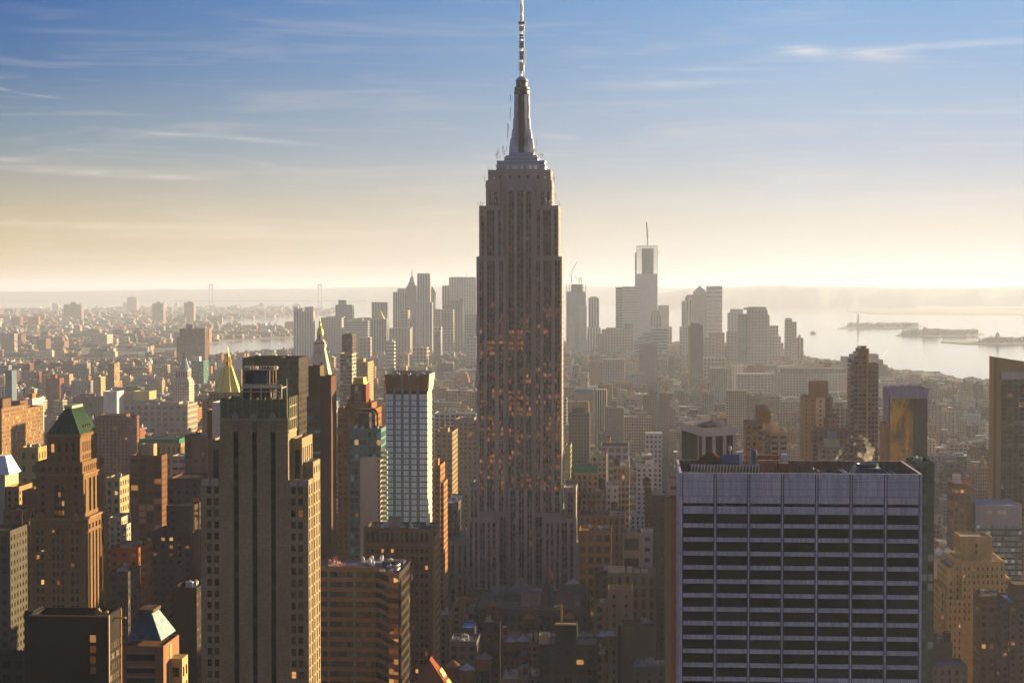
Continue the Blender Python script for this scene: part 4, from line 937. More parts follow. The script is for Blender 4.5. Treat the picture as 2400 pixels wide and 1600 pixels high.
# ------------------------------------------------------------------ generic maker for the other buildings one can tell apart
def slab(name, label, px0, px1, py, Y, D, tint, st='apt', cat='building', side='same', sidet=None, vb=None, par=1.0, pent=(), ant=(), steps=(), wings=(), units=0, tanks=0, mat='facade', roof=None, z0=0.0, top=1.4, win=None, groupname=None, pyb=None):
    """px0..px1 = front wall, py = roof line at distance Y; pent = ((px0, px1, py, dY, D), ...); wings the same, from the ground"""
    pm = py + 40; x0, x1 = X(px0, Y, pm), X(px1, Y, pm); zt = Z(py, Y, (px0 + px1) / 2)
    tint = C.get(tint, tint) if isinstance(tint, str) else tint; sidet = None
    s_ = ST[st] if isinstance(st, str) and st else (st or None); sd = s_ if side == 'same' else (ST[side] if isinstance(side, str) else side)
    t = thing(name, label, cat, ((x0 + x1) / 2, Y, 0), groupname); m = MB(); rec = []
    if win:      # (columns, ratio, first row py, pitch m, height m, rows, side columns)
        vs = rows(Z(win[2], Y, px0), win[3], win[4], win[5]); pblock(m, rec, x0, x1, Y, Y + D, z0, zt, tint, span(x1 - x0, win[0], win[1], .6, .6), vs, side=(span(D, win[6], win[1], .8, .8), vs) if win[6] else None, st_side=sd, roof=roof, par=par)
    else: m.box(x0, x1, Y, Y + D, z0, zt, tint, s_, side=sd, roof=roof, par=par, sidet=sidet, top=top)
    m.build('wall', t, mat)
    if rec: emit_windows(rec, t, G0, .05, tuple(c * .6 for c in tint), mat, mx=win[7] if len(win) > 7 else 60)
    for w_ in wings:
        a, b, c, dy, d = w_[:5]; m = MB(); xa, xb = X(a, Y + dy, c + 40), X(b, Y + dy, c + 40); m.box(xa, xb, Y + dy, Y + dy + d, 0, Z(c, Y + dy, a), tint if len(w_) < 6 else C[w_[5]], s_, side=sd, par=par, roof=roof, sidet=sidet); m.build('wing', t, mat)
    for p in pent:
        a, b, c, dy, d = p[:5]; m = MB(); xa, xb = X(a, Y + dy, c), X(b, Y + dy, c); m.box(xa, xb, Y + dy, Y + dy + d, zt - par, Z(c, Y + dy, a), tint if len(p) < 6 else C[p[5]], ST[p[6]] if len(p) > 6 else None, sidet=sidet if len(p) < 6 else None, par=.5 if par else 0); m.build('penthouse', t, mat)
    for a, b, dy in ant:
        m = MB(); xa = X(a, Y + dy, b); m.bar((xa, Y + dy, zt - par), (xa, Y + dy, Z(b, Y + dy, a)), .25 + Y / 12000, (.35, .33, .32)); m.build('antenna', t, 'metal')
    if units: clutter(t, x0 + 1, x1 - 1, Y + 1, Y + D - 1, zt - par, units, int(px0), smax=min(4.5, D / 3, (x1 - x0) / 3.2))
    for i in range(tanks):
        m = MB(); tank_mesh(m, x0 + (x1 - x0) * (.25 + .5 * i), Y + D * .5, zt - par); m.build('water_tank', t)
    reg(x0, x1, Y, Y + D, vb or py + 200); return t, x0, x1, zt
def cap_pyr(t, px0, px1, pyb, pyt, Y, D, tint, tip=.02, mat='facade', name='roof', shift=0):
    x0, x1 = X(px0, Y, pyb), X(px1, Y, pyb); zb, zp = Z(pyb, Y, px0), Z(pyt, Y + D / 2, px0); cx, cy = (x0 + x1) / 2 + shift, Y + D / 2; w_, d_ = (x1 - x0) / 2, D / 2
    m = MB(); m.frustum([(x0, Y), (x1, Y), (x1, Y + D), (x0, Y + D)], zb, [(cx - w_ * tip, cy - d_ * tip), (cx + w_ * tip, cy - d_ * tip), (cx + w_ * tip, cy + d_ * tip), (cx - w_ * tip, cy + d_ * tip)], zp, C.get(tint, tint) if isinstance(tint, str) else tint); m.build(name, t, mat)

# tower of bluish window bays and grey piers with a flared copper crown
def bay_tower():
    Y = 950.0; PR = (.22, .21, .24)
    t = thing('apartment_tower', 'slim tower of sky blue window bays between grey piers with flared copper panel crown', 'apartment tower', (X(950, Y), Y, 0))
    x = lambda px, py=1050: X(px, Y, py); z = lambda py: Z(py, Y, 950)
    x0, x1 = x(905.5), x(1001.5); D = 21.0; zt = z(878)
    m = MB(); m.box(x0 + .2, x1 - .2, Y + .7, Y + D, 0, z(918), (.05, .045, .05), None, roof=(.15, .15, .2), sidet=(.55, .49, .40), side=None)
    pit = 13.75 * Y / F
    edges = [(905.5, 921.5), (927.6, 939.6), (946, 958), (964.2, 976.3), (983.2, 1001.5)]
    for a, b in ((921.5, 927.6), (939.6, 946), (958, 964.2), (976.3, 983.2)): m.box(x(a), x(b), Y - .35, Y + .8, 0, z(880), PR)
    m.box(x1 - .2, x1 + .02, Y, Y + D, 0, z(880), (.55, .49, .40), None)  # cream side wall, its paleness partly sunlight kept in the colour
    for i in range(27):      # projecting slab edges
        zz = z(938) - i * pit; m.box(x0, x1, Y - .12, Y + .6, zz - .26, zz, (.06, .045, .04))
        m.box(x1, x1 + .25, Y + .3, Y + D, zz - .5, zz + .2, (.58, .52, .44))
    m.build('wall', t)
    for (a, b) in edges:
        for i in range(26):
            zz = z(938) - i * pit
            if zz < 40 or proj(x0, Y, zz)[1] > 1250: continue
            s = MB(); o = rnd.randint(0, 900); s.poly([(x(a), Y - .02, zz - pit + .02), (x(b), Y - .02, zz - pit + .02), (x(b), Y - .02, zz - .26), (x(a), Y - .02, zz - .26)], (.30, .17, .10), [(o, o), (o + 3, o), (o + 3, o + .86), (o, o + .86)], (.62, .74, 1.0), (.86, .84, 0)); s.build('window', t, 'even_glass')  # pale blue pane colour carries the reflected sky
        s = MB(); o = rnd.randint(0, 900); s.poly([(x(a), Y - .02, z(938)), (x(b), Y - .02, z(938)), (x(b), Y - .02, z(923)), (x(a), Y - .02, z(923))], (.30, .2, .15), [(o, o), (o + 3, o), (o + 3, o + 1), (o, o + 1)], (.6, .66, .85), (.86, .9, 0)); s.build('window', t, 'even_glass')  # reflected sky put into the pane colour here too
    for k, (a, b) in enumerate(edges):
        s = MB(); ex0 = .7 if k == 0 else 0; ex1 = .4 if k == 4 else 0; xa, xb = x(a), x(b)
        s.frustum([(xa, Y), (xb, Y), (xb, Y + 1), (xa, Y + 1)], z(917), [(xa - ex0, Y - 1.6), (xb + ex1, Y - 1.6), (xb + ex1, Y - .6), (xa - ex0, Y - .6)], zt + .3, (.24, .12, .05)); s.box(xa, xb, Y - .3, Y + .5, z(922), z(917), (.05, .035, .03)); s.build('crown_panel', t, 'facade')
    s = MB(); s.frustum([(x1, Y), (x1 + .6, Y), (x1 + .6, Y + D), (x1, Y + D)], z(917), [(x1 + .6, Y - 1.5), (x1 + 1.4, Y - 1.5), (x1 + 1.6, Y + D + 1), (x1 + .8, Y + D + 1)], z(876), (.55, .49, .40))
    s.box(x0, x1, Y + D, Y + D + .5, z(918), z(872), (.5, .42, .3)); s.build('crown_panel', t)
    s = MB(); s.poly([(x0, Y + 2, z(888)), (x1, Y + 2, z(888)), (x1, Y + D, z(888)), (x0, Y + D, z(888))], (.28, .33, .5)); s.build('roof', t); clutter(t, x0 + 1, x1 - 1, Y + 3, Y + D - 2, z(888), 7, 77, (.3, .32, .4), 3)
    reg(x0, x1 + 2, Y, Y + D, 1235)
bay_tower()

# turquoise glass tower with blank beige wall and stacked balconies
t, a_, b_, zt_ = slab('apartment_tower', 'turquoise glass tower with blank beige wall, stacked round balconies and black rooftop hood', 820, 893, 1004, 880, 18, (.13, .20, .19), 'tglass', 'apartment tower', vb=1295, units=4, side='tglass', sidet=(.45, .47, .33))
m = MB(); m.box(X(844, 874, 1150), X(891.5, 874, 1150), 874, 879.9, 0, Z(1072, 874, 860), (.47, .38, .31)); m.build('blank_wall', t)
for k in range(17):
    s = MB(); s.box(X(885.5, 873.8, 1100), X(889, 873.8, 1100), 873.9, 874.3, Z(1086 + k * 11.9, 874), Z(1080 + k * 11.9, 874), (.1, .05, .03) if k not in (1, 2, 3, 4) else (.4, .13, .04)); s.build('window', t)
for k in range(19):
    s = MB(); cx_, zz = X(897, 876, 1100), Z(1064 + k * 11.9, 876); s.lathe(cx_ + .3, 878, [(1.7, zz - .3), (1.9, zz), (1.9, zz + 1.1)], (.42, .42, .30), 10); s.build('balcony', t)
m = MB(); xa, xb = X(840.5, 885, 980), X(866, 885, 980); m.box(xa, xb, 884, 893, zt_ - 1, Z(970, 885), (.05, .04, .04), (2, 3, .8, .8, (.04, .03, .03), 0)); m.build('penthouse', t)
m = MB(); zz = Z(962, 882)
pr = [(-1.5, 0), (xb - xa + .5, 0), (xb - xa + 2.0, -1.0), (xb - xa + 2.6, -3.0), (xb - xa + 2.8, -9)]
for (u0, h0), (u1, h1) in zip(pr, pr[1:]): m.bar((xa + u0, 882.5, zz + h0), (xa + u1, 882.5, zz + h1), .38, (.05, .04, .045)); m.bar((xa + u0, 893, zz + h0), (xa + u1, 893, zz + h1), .38, (.05, .04, .045))
m.poly([(xa - 1.5, 882.5, zz + .3), (xb + .5, 882.5, zz + .3), (xb + .5, 893, zz + .3), (xa - 1.5, 893, zz + .3)], (.07, .055, .06)); m.build('roof_hood', t)

t, a_, b_, zt_ = slab('apartment_tower', 'rust orange stepped tower with truncated golden roof', 791, 880, 957.5, 1000, 24, (.27, .12, .055), (3.0, 3.2, .6, .5, GO, .03), 'apartment tower', sidet=(.50, .36, .12), vb=1200, pent=((812, 871, 944, 2, 20), (814, 818, 935, 2, 2), (865, 869, 935, 2, 2)))
for (p0, p1, pa, pb, dy) in ((820, 858, 937, 944, 3), (821, 857, 902, 937, 4)):
    m = MB(); m.box(X(p0, 1003, 920), X(p1, 1003, 920), 1000 + dy, 1018, Z(pb, 1003), Z(pa, 1003), (.17, .055, .035), (13.0 / 3, 3.6, .0, .0, G0, 0)); q0, q1 = X(831, 1003, 920), X(846, 1003, 920); m.box(q0, q1, 999.8 + dy, 1000 + dy - .01, Z(pb, 1003), Z(pa + 2, 1003), (.3, .25, .2), (1.8, 3, .7, .7, (.16, .13, .1), 0), top=0); m.build('penthouse', t)
cap_pyr(t, 826, 853.5, 902, 884, 1004, 13, (.66, .44, .09), .78, 'gold', 'gold_roof')
slab('apartment_tower', 'narrow dark brown slab tower with thin sunlit edge', 750.5, 776, 881, 905, 16, (.10, .05, .035), None, 'apartment tower', sidet=(.50, .36, .2), vb=1290)
slab('apartment_tower', 'brown tower with teal window bands rising from a broader base', 719, 752, 930, 915, 14, (.12, .085, .04), (3.6, 3.4, .85, .42, (.06, .12, .10), .0), 'apartment tower', sidet=(.5, .4, .16), vb=1290, pent=((722.6, 750, 857, 1, 12),), units=2)
slab('office_tower', 'wide black glass slab tower standing behind the tan slotted tower', 568, 700, 838, 1100, 34, (.045, .03, .022), (1.9, 3.6, .72, .6, (.035, .024, .016), .0), 'office tower', sidet=(.32, .25, .1), vb=1000, pent=((585, 660, 836.5, 8, 12),))
slab('building', 'cream wall block with pitched white roof pressed against the tan slotted tower', 497, 517, 943, 680, 14, (.50, .47, .45), None, vb=1030, sidet='white')
slab('building', 'narrow tan building with dark windows beside the cream pitched block', 486, 500, 960, 690, 16, (.30, .18, .09), (4, 6, .6, .5, G0, 0), vb=1030)
slab('office_tower', 'tall dark glass tower with copper flank between the campanile and the rust tower', 801, 826, 784, 2500, 34, (.085, .07, .055), (3, 4, .8, .6, (.07, .05, .03), 0), 'office tower', sidet=(.4, .28, .14), vb=860, pent=((804, 824, 782, 4, 20),), ant=((815, 776, 10),))
slab('apartment_tower', 'pale banded glass apartment tower in front of the copper flanked dark tower', 797, 825, 828, 1700, 26, (.40, .34, .24), (3, 3.3, 1.0, .55, (.14, .14, .12), .01), 'apartment tower', sidet=(.5, .4, .2), vb=960)
slab('building', 'tan stepped block right of the pale banded tower', 829, 862, 848, 2300, 50, 'tan', 'apt', sidet='yellow', vb=900, pent=((836, 852, 840, 8, 20),))

# campanile with golden lantern
def campanile():
    Y = 1850.0; t = thing('clock_tower', 'white stone campanile with steep pyramid roof and gilded lantern', 'tower', (X(746, Y), Y, 0))
    x = lambda px, py=850: X(px, Y, py); z = lambda py: Z(py, Y, 746); cx = x(745.5); k = Y / F; W_ = (.52, .44, .38); cy = Y + 12
    m = MB(); sq = lambda r, ry=None: [(cx - r, cy - (ry or r)), (cx + r, cy - (ry or r)), (cx + r, cy + (ry or r)), (cx - r, cy + (ry or r))]
    m.frustum(sq(27 * k), 0, sq(27 * k), z(888), W_, st=(3.5, 4, .4, .5, G0, 0)); m.build('shaft', t)
    m = MB(); m.frustum(sq(26 * k), z(888), sq(11.5 * k), z(815), W_, st=(9, 10, .14, .16, G0, 0)); m.frustum(sq(13.5 * k), z(815), sq(13.5 * k), z(808), W_); m.build('pyramid_roof', t)
    m = MB(); m.frustum(sq(12.5 * k), z(808), sq(12.5 * k), z(801), W_, st=(2, 3, .5, .6, G0, 0)); m.frustum(sq(9 * k), z(801), sq(9 * k), z(796), W_)
    for a in range(8): q = a * math.pi / 4 + .39; m.lathe(cx + 6.5 * k * math.cos(q), cy + 6.5 * k * math.sin(q), [(1.1 * k, z(796)), (1.1 * k, z(784))], W_, 6)
    m.lathe(cx, cy, [(4 * k, z(796)), (4 * k, z(784))], (.12, .09, .07), 8); m.build('lantern', t)
    m = MB(); m.lathe(cx, cy, [(8.6 * k, z(785)), (8.2 * k, z(781)), (7.4 * k, z(776)), (5 * k, z(770)), (2.4 * k, z(767)), (3 * k, z(763)), (2.2 * k, z(758)), (3.0 * k, z(756)), (1.2 * k, z(753)), (.3 * k, z(742))], C['gold'], 14); m.build('gilded_cupola', t, 'gold', True)
    reg(cx - 12, cx + 12, Y, Y + 24, 900)
campanile()
def gold_pyramid_tower():
    Y = 1800.0; t = thing('office_tower', 'brown stone tower under a bright gilded eight sided pyramid', 'office tower', (X(534, Y), Y, 0))
    z = lambda py: Z(py, Y + 18, 534); cx = X(534, Y + 18, 870); cy = Y + 18; k = Y / F
    m = MB(); x0, x1 = X(478, Y), X(566, Y); m.box(x0, x1, Y - 6, Y + 40, 0, Z(938, Y), (.27, .17, .1), ST['apt'], side=ST['apt']); m.box(X(489, Y), X(566, Y), Y + 2, Y + 36, Z(940, Y), Z(923, Y), (.27, .17, .1), ST['apt']); m.build('wall', t)
    m = MB(); m.frustum(m.ring(cx, cy, 33 * k, 8, .39), z(923), m.ring(cx, cy, 10.5 * k, 8, .39), z(859), (.80, .60, .16)); m.build('gilded_roof', t, 'gold')
    m = MB()
    for i in range(8): q = .39 + i * math.pi / 4; m.bar((cx + 33 * k * math.cos(q), cy + 33 * k * math.sin(q), z(923)), (cx + 10.5 * k * math.cos(q), cy + 10.5 * k * math.sin(q), z(859)), .3, (.5, .36, .1))
    m.lathe(cx, cy, [(10 * k, z(860)), (10 * k, z(857))], (.75, .5, .1), 8, .39)
    for r_, a, b in ((8.5, 857, 846), (6.2, 844, 836)):
        for i in range(8): q = .39 + i * math.pi / 4; m.lathe(cx + r_ * k * math.cos(q), cy + r_ * k * math.sin(q), [(1.1 * k, z(a)), (1.0 * k, z(b)), (.3 * k, z(b - 4))], (.75, .5, .1), 5)
        m.lathe(cx, cy, [(r_ * .55 * k, z(a)), (r_ * .5 * k, z(b))], (.2, .11, .03), 8); m.lathe(cx, cy, [((r_ + .6) * k, z(b)), ((r_ - 1.5) * k, z(b - 2))], (.75, .5, .1), 8, .39)
    m.lathe(cx, cy, [(4.6 * k, z(834)), (2 * k, z(826)), (1.3 * k, z(820)), (.2 * k, z(813))], (.75, .5, .1), 8); m.build('gilded_lantern', t, 'gold')
    reg(x0, x1, Y - 6, Y + 40, 960)
gold_pyramid_tower()
def clock_tower():
    Y = 2750.0; t = thing('clock_tower', 'white stone clock tower with arcaded belfry and bronze finial, left of gilded pyramid', 'tower', (X(428, Y), Y, 0))
    z = lambda py: Z(py, Y, 428); x = lambda px: X(px, Y, 880); k = Y / F; c = (.50, .42, .36); cx = x(427); cy = Y + 14
    m = MB(); m.box(x(404.5), x(443), Y, Y + 32, 0, z(893), c, (3.6, 4, .4, .45, G0, 0)); m.build('shaft', t)
    m = MB(); m.box(x(407), x(441), Y + 2, Y + 28, z(893), z(888), c); m.box(x(410), x(438.5), Y + 3, Y + 26, z(888), z(866), c, (3.9, 11, .5, .62, (.04, .03, .03), 0), top=.5); m.build('belfry', t)
    m = MB(); n = 14; m.poly([(cx + 4.2 * k * math.cos(2 * math.pi * i / n), Y - .2, z(904) + 4.2 * k * math.sin(2 * math.pi * i / n)) for i in range(n)][::-1], (.2, .15, .13)); m.poly([(cx + 3.4 * k * math.cos(2 * math.pi * i / n), Y - .35, z(904) + 3.4 * k * math.sin(2 * math.pi * i / n)) for i in range(n)][::-1], (.6, .54, .48)); m.build('clock_face', t)
    m = MB(); m.lathe(cx, cy, [(13 * k, z(866)), (11.5 * k, z(862)), (8 * k, z(852)), (5.6 * k, z(844)), (4.8 * k, z(840))], (.42, .43, .47), 8, .39); m.build('roof', t)
    m = MB(); m.lathe(cx, cy, [(3.4 * k, z(840)), (3.6 * k, z(836)), (2.0 * k, z(834)), (3.0 * k, z(831)), (1.2 * k, z(827)), (.3 * k, z(824))], (.06, .09, .07), 8); m.build('finial', t)
    reg(x(404), x(444), Y, Y + 32, 945)
clock_tower()
slab('office_building', 'broad pale grid fronted office block at the foot of the white clock tower', 289, 440, 947, 2680, 60, (.40, .31, .25), (9.5, 8.2, .62, .66, (.10, .07, .05), .02), 'office building', side=(6, 8, .5, .6, G0, 0), sidet=(.5, .4, .22), vb=1005, units=10, pent=((300, 420, 941, 20, 22),))
slab('building', 'white blank warehouse block left of the broad pale grid fronted office block', 242, 274, 917, 2950, 40, (.55, .53, .52), None, vb=940, sidet=(.6, .55, .4))
slab('building', 'long tan flat roofed hall right of the white blank warehouse', 312, 350, 917, 3000, 45, (.40, .32, .18), None, vb=937, sidet='yellow')
slab('building', 'long shadowed tan hall joined to the white blank warehouse', 275, 311, 919, 3010, 45, (.28, .2, .14), None, vb=937)
slab('office_building', 'big brown masonry block with cornice bands behind the copper pyramid tower', 221, 300, 979, 1750, 40, (.20, .10, .07), 'apt', 'office building', vb=1040, pent=((232, 290, 972, 8, 22),), units=6)
slab('building', 'square brick apartment slab with white window dots, left of the slotted tower', 434, 484, 1021, 1150, 30, (.25, .13, .09), (4.4, 4.0, .4, .45, (.12, .1, .09), .02), vb=1120, wings=((433, 447, 1020, -.5, 20, 'dkbrown'),), units=5)
slab('building', 'tan hotel front with dark green mansard roof above the sunlit glass tower', 322, 424, 1038, 1500, 26, (.30, .21, .12), (4.0, 8.5, .5, .6, G0, 0), sidet=(.45, .36, .14), vb=1085, pent=((326, 420, 1028, 3, 18, 'green'),), units=9)
slab('apartment_tower', 'bronze glass tower with brick penthouse and one brilliantly sunlit edge', 306, 379, 1067, 1000, 12, (.14, .07, .04), (4.6, 3.5, .88, .78, (.10, .06, .035), .015), 'apartment tower', side=(1.6, 3.3, .3, .3, G0, 0), sidet=(.52, .43, .18), vb=1220, pent=((331, 360, 1040, 2, 7, 'tan'),), par=1.2)
slab('building', 'pitched white roofed grey block right of the bronze glass tower', 403, 434, 1068, 1350, 22, (.28, .24, .24), (6, 5, .8, .4, G0, 0), vb=1100, roof=(.5, .5, .55))
slab('office_building', 'dark brown masonry block with ledge, lower right of the bronze glass tower', 392, 466, 1122, 940, 34, (.10, .055, .04), (3.6, 3.8, .4, .5, G0, .06), 'office building', vb=1240, pent=())
slab('office_building', 'very dark brick block dotted with lit windows behind the black slab', 354, 468, 1247, 905, 26, (.085, .05, .038), (3.7, 3.7, .42, .42, G0, .07), 'office building', vb=1600, pent=((390, 452, 1184, 4, 18, 'dkbrown', 'sparse'),), units=3)
slab('building', 'orange brick block with fiery sunlit side right of the copper pyramid tower', 257, 325, 1283, 830, 24, (.26, .09, .035), (3.9, 3.8, .42, .5, G0, .10), sidet=(.42, .22, .07), side=(3, 3.8, .5, .5, G0, 0), vb=1420, units=5)
slab('building', 'dim charcoal block tucked between copper pyramid tower and orange brick block', 255, 300, 1340, 780, 20, (.06, .045, .04), 'apt', vb=1460, units=5)
slab('building', 'white walled low block with gold lit gable stepping below the copper pyramid tower', 256, 285, 1212, 1010, 22, (.42, .36, .3), 'apt', sidet=(.55, .42, .2), vb=1262, steps=(), wings=((285, 297, 1228, 1, 16),))
slab('building', 'cream block with arched top windows right of the copper pyramid tower', 248, 281, 1119, 1180, 22, (.36, .28, .17), (6, 5.5, .45, .55, G0, .04), vb=1165, units=2)
slab('apartment_tower', 'twin faced apartment tower with yellow sunlit side at upper left', 19, 49, 959, 1500, 58, (.22, .13, .08), (4.2, 4.0, .55, .5, G0, 0), 'apartment tower', side=(3, 3.2, .62, .42, (.16, .11, .04), 0), sidet=(.52, .42, .16), vb=1035, pent=((27, 47, 939, 12, 20, 'brown'),))
slab('apartment_tower', 'yellow sunlit apartment block cut by the left edge near the skyline', -30, 4, 957, 1450, 60, (.22, .13, .08), 'apt', 'apartment tower', side=(3, 3.2, .62, .42, (.16, .11, .04), 0), sidet=(.52, .42, .16), vb=1005, pent=((-20, 6, 935, 12, 20, 'brown'),))
slab('building', 'white concrete cube lit gold on one side near left edge', 56, 76, 934, 2000, 40, (.50, .46, .44), None, sidet=(.62, .55, .38), vb=965, pent=((64, 76, 922, 20, 12, 'orange'),))
slab('apartment_tower', 'thin blue grey slab tower near left edge above the yellow blocks', 12, 28, 868, 3000, 24, (.13, .16, .20), None, 'apartment tower', sidet=(.2, .17, .15), vb=925)
slab('apartment_tower', 'red brick apartment tower with yellow lit stair strip, upper left', 107, 140, 886, 3300, 26, (.24, .09, .06), 'fine', 'apartment tower', vb=925, pent=((118, 130, 878, 6, 10),), side=None, sidet=(.4, .2, .1))
slab('apartment_tower', 'beige apartment block with small dome tank near the river at left', 146, 173, 845, 4300, 34, (.30, .22, .17), 'fine', 'apartment tower', vb=872, sidet='yellow', pent=((160, 168, 838, 8, 12),))
slab('apartment_tower', 'striped tall apartment pair left of the white clock tower', 253, 268, 851, 3700, 40, (.24, .14, .09), 'fine', 'apartment tower', vb=902, side=(3, 3.4, 1, .5, (.3, .2, .1), 0), sidet=(.5, .4, .25))
slab('office_building', 'green glass cube with white roof box right of the white clock tower', 448, 477, 846, 3900, 50, (.12, .22, .16), 'tglass', 'office building', vb=872, pent=((451, 467, 835, 10, 18, 'white'),), sidet=(.2, .3, .2))
slab('apartment_tower', 'big brown slab apartment tower alone by the river, left of centre', 421, 480, 770, 5000, 40, (.135, .085, .065), (4, 3.4, .35, 1.0, (.06, .04, .03), 0), 'apartment tower', vb=848, pent=((437, 451, 761, 8, 16),), wings=((414, 421, 792, 4, 30),), sidet=(.24, .17, .12))
slab('building', 'greenish roofed low stone block, fourth block in from left edge', 15, 45, 1140, 900, 20, (.30, .2, .11), 'apt', vb=1190)
slab('building', 'bright white pyramid roofed building cut by the left edge', -40, 12, 1112, 900, 20, (.42, .36, .28), None, vb=1150)
cap_pyr(bpy.data.objects.get('building.%03d' % 0) or thing('roof_pavilion', 'bright white hipped roof pavilion cut by the left edge', 'pavilion', (X(0, 902), 902, 0)), -40, 22, 1112, 1066, 902, 18, (.75, .76, .80), .45)
slab('office_building', 'orange tinted banded block behind the left side of the copper pyramid tower', 52, 88, 1150, 880, 24, (.24, .11, .05), (9, 5.5, 1.0, .86, (.15, .07, .035), 0), 'office building', vb=1400)
slab('building', 'small orange brick block with window pairs, left of the banded block', 8, 52, 1195, 860, 22, (.22, .11, .055), (4.5, 4, .5, .5, G0, .03), vb=1290, units=3)
slab('office_building', 'pale dim stone block with cornice cut by the left edge', -60, 24, 1243, 700, 20, (.085, .07, .055), (4.2, 4.0, .42, .5, G0, .0), 'office building', vb=1700, side='apt')
slab('building', 'grey white loft block above left edge orange roofs', -20, 32, 1160, 980, 30, (.32, .27, .23), (4, 4, .6, .4, G0, 0), vb=1200)
slab('building', 'yellow lit school block with arched windows behind the copper pyramid tower', 45, 90, 1048, 1300, 24, (.38, .26, .11), (6, 9, .35, .5, G0, 0), vb=1105, units=4)

# near dark buildings along the bottom left
t, a_, b_, zt_ = slab('office_building', 'black slab block with gold striped sunlit flank and open flat roof, bottom left', 69, 254, 1440.6, 500, 12, (.022, .017, .017), None, 'office building', vb=1800, par=2.2, roof=(.03, .025, .025), side=None, sidet=(.60, .50, .30), mat='facade')
m = MB()
for i in range(9):
    zz = zt_ - 8 - i * 2.85; s = MB(); s.box(b_, b_ + .12, 501, 511.5, zz - 1.6, zz, (.10, .075, .05), (2.0, 1.6, .8, .9, (.05, .04, .03), 0), top=0); s.build('window_band', t)
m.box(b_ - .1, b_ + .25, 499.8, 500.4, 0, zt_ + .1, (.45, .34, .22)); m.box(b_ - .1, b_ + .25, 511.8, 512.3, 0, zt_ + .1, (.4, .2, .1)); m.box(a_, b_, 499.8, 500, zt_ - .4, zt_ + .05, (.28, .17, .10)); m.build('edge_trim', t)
for k in range(4):
    s = MB(); u = X(218, 500, 1500); zz = Z(1508 + k * 25, 500); s.box(u - .9, u + .9, 499.9, 499.97, zz - 1.1, zz + 1.1, (.03, .02, .02), (2.4, 2.8, .9, .9, (.05, .03, .02), .9 if k < 3 else 0), top=0); s.build('window', t)
clutter(t, X(200, 504, 1430), b_ - 1, 504, 511, zt_ - 2.2, 4, 91, (.3, .2, .1), 1.6)
m = MB(); m.box(a_ - 2.4, a_ - .02, 503, 512, 0, zt_ + .4, (.03, .024, .024)); m.build('wing', t)
t, a_, b_, zt_ = slab('office_building', 'brown block with dark metal truncated pyramid roof and gleaming roof slope, bottom left', 287, 383, 1513, 460.0, 16, (.25, .13, .085), None, 'office building', vb=1800, sidet=(.5, .4, .2), par=.3)
m = MB(); xs = [X(p, 461.0, 1500) for p in (296, 378)]; zb = Z(1511, 461.0); zp = Z(1444, 466.0); xa, xb = X(330, 466.0, 1444), X(357, 466.0, 1444)
m.frustum([(xs[0], 461.0), (xs[1], 461.0), (xs[1] + .2, 475.0), (xs[0], 475.0)], zb, [(xa, 465.5), (xb, 465.5), (xb, 472.0), (xa, 472.0)], zp, (.10, .13, .14))
for i in range(1, 13): q = i / 13; m.bar((xs[0] + (xs[1] - xs[0]) * q, 460.95, zb), (xa + (xb - xa) * q, 465.4, zp), .06, (.07, .09, .1))
m.build('roof', t, 'metal')
m = MB(); m.box(xa - .5, xb + .5, 465.0, 472.5, zp, zp + .8, (.12, .07, .05)); m.build('roof_collar', t)
for k, (pa, pb) in enumerate(((1543, 1559), (1576, 1588), (1600, 1612))):
    s = MB(); q0, q1 = X(297, 460.0, 1550), X(363, 460.0, 1550); s.box(q0, q1, 459.9, 459.97, Z(pb, 460.0), Z(pa, 460.0), (.03, .03, .03), (1.0, 3, .85, .95, (.02, .03, .03), 0), top=0); s.box(q0, q1, 459.75, 459.97, Z(pa, 460.0), Z(pa - 6, 460.0), (.36, .2, .12)); s.build('window_band', t)
m = MB(); q = X(388, 466.0, 1530); m.lathe(q - 1.4, 467.0, [(2.8, 0), (2.8, Z(1517, 466.0))], (.42, .30, .16), 14); m.box(q + .9, q + 4.2, 466.0, 472.0, 0, Z(1553, 466.0), (.40, .30, .17), (2.4, 4, .5, .6, G0, 0)); m.build('bay', t)
slab('office_building', 'plain black slab block with pale sunlit edge left of the slotted tower', 403, 461, 1377, 650, 14, (.03, .02, .018), None, 'office building', vb=1800, sidet=(.48, .40, .22), side=(1.5, 3, .2, .3, (.2, .15, .1), 0), par=1.5, units=3)
slab('building', 'dim brown stepped block in shadow at bottom left corner', -60, 60, 1530, 540, 5, (.045, .032, .028), (4, 4, .6, .5, G0, 0), vb=1800)
# lantern frame sunlit on the dark dotted block
t = thing('roof_frame', 'orange lit open brick roof frame beside the slotted tower', 'roof frame', (X(460, 880), 880, 0)); m = MB(); u0, u1 = X(452.5, 880, 1200), X(466, 880, 1200)
for (pa, pb) in ((1173, 1181), (1201, 1204), (1212, 1217)): m.box(u0, u1, 880, 881, Z(pb, 880), Z(pa, 880), (.42, .20, .07))
for q in (u0, u1 - .5): m.box(q, q + .5, 880, 881, Z(1250, 880), Z(1181, 880), (.42, .20, .07))
m.box(u0, u1, 882, 888, 0, Z(1250, 880), (.15, .07, .04)); m.build('frame', t)
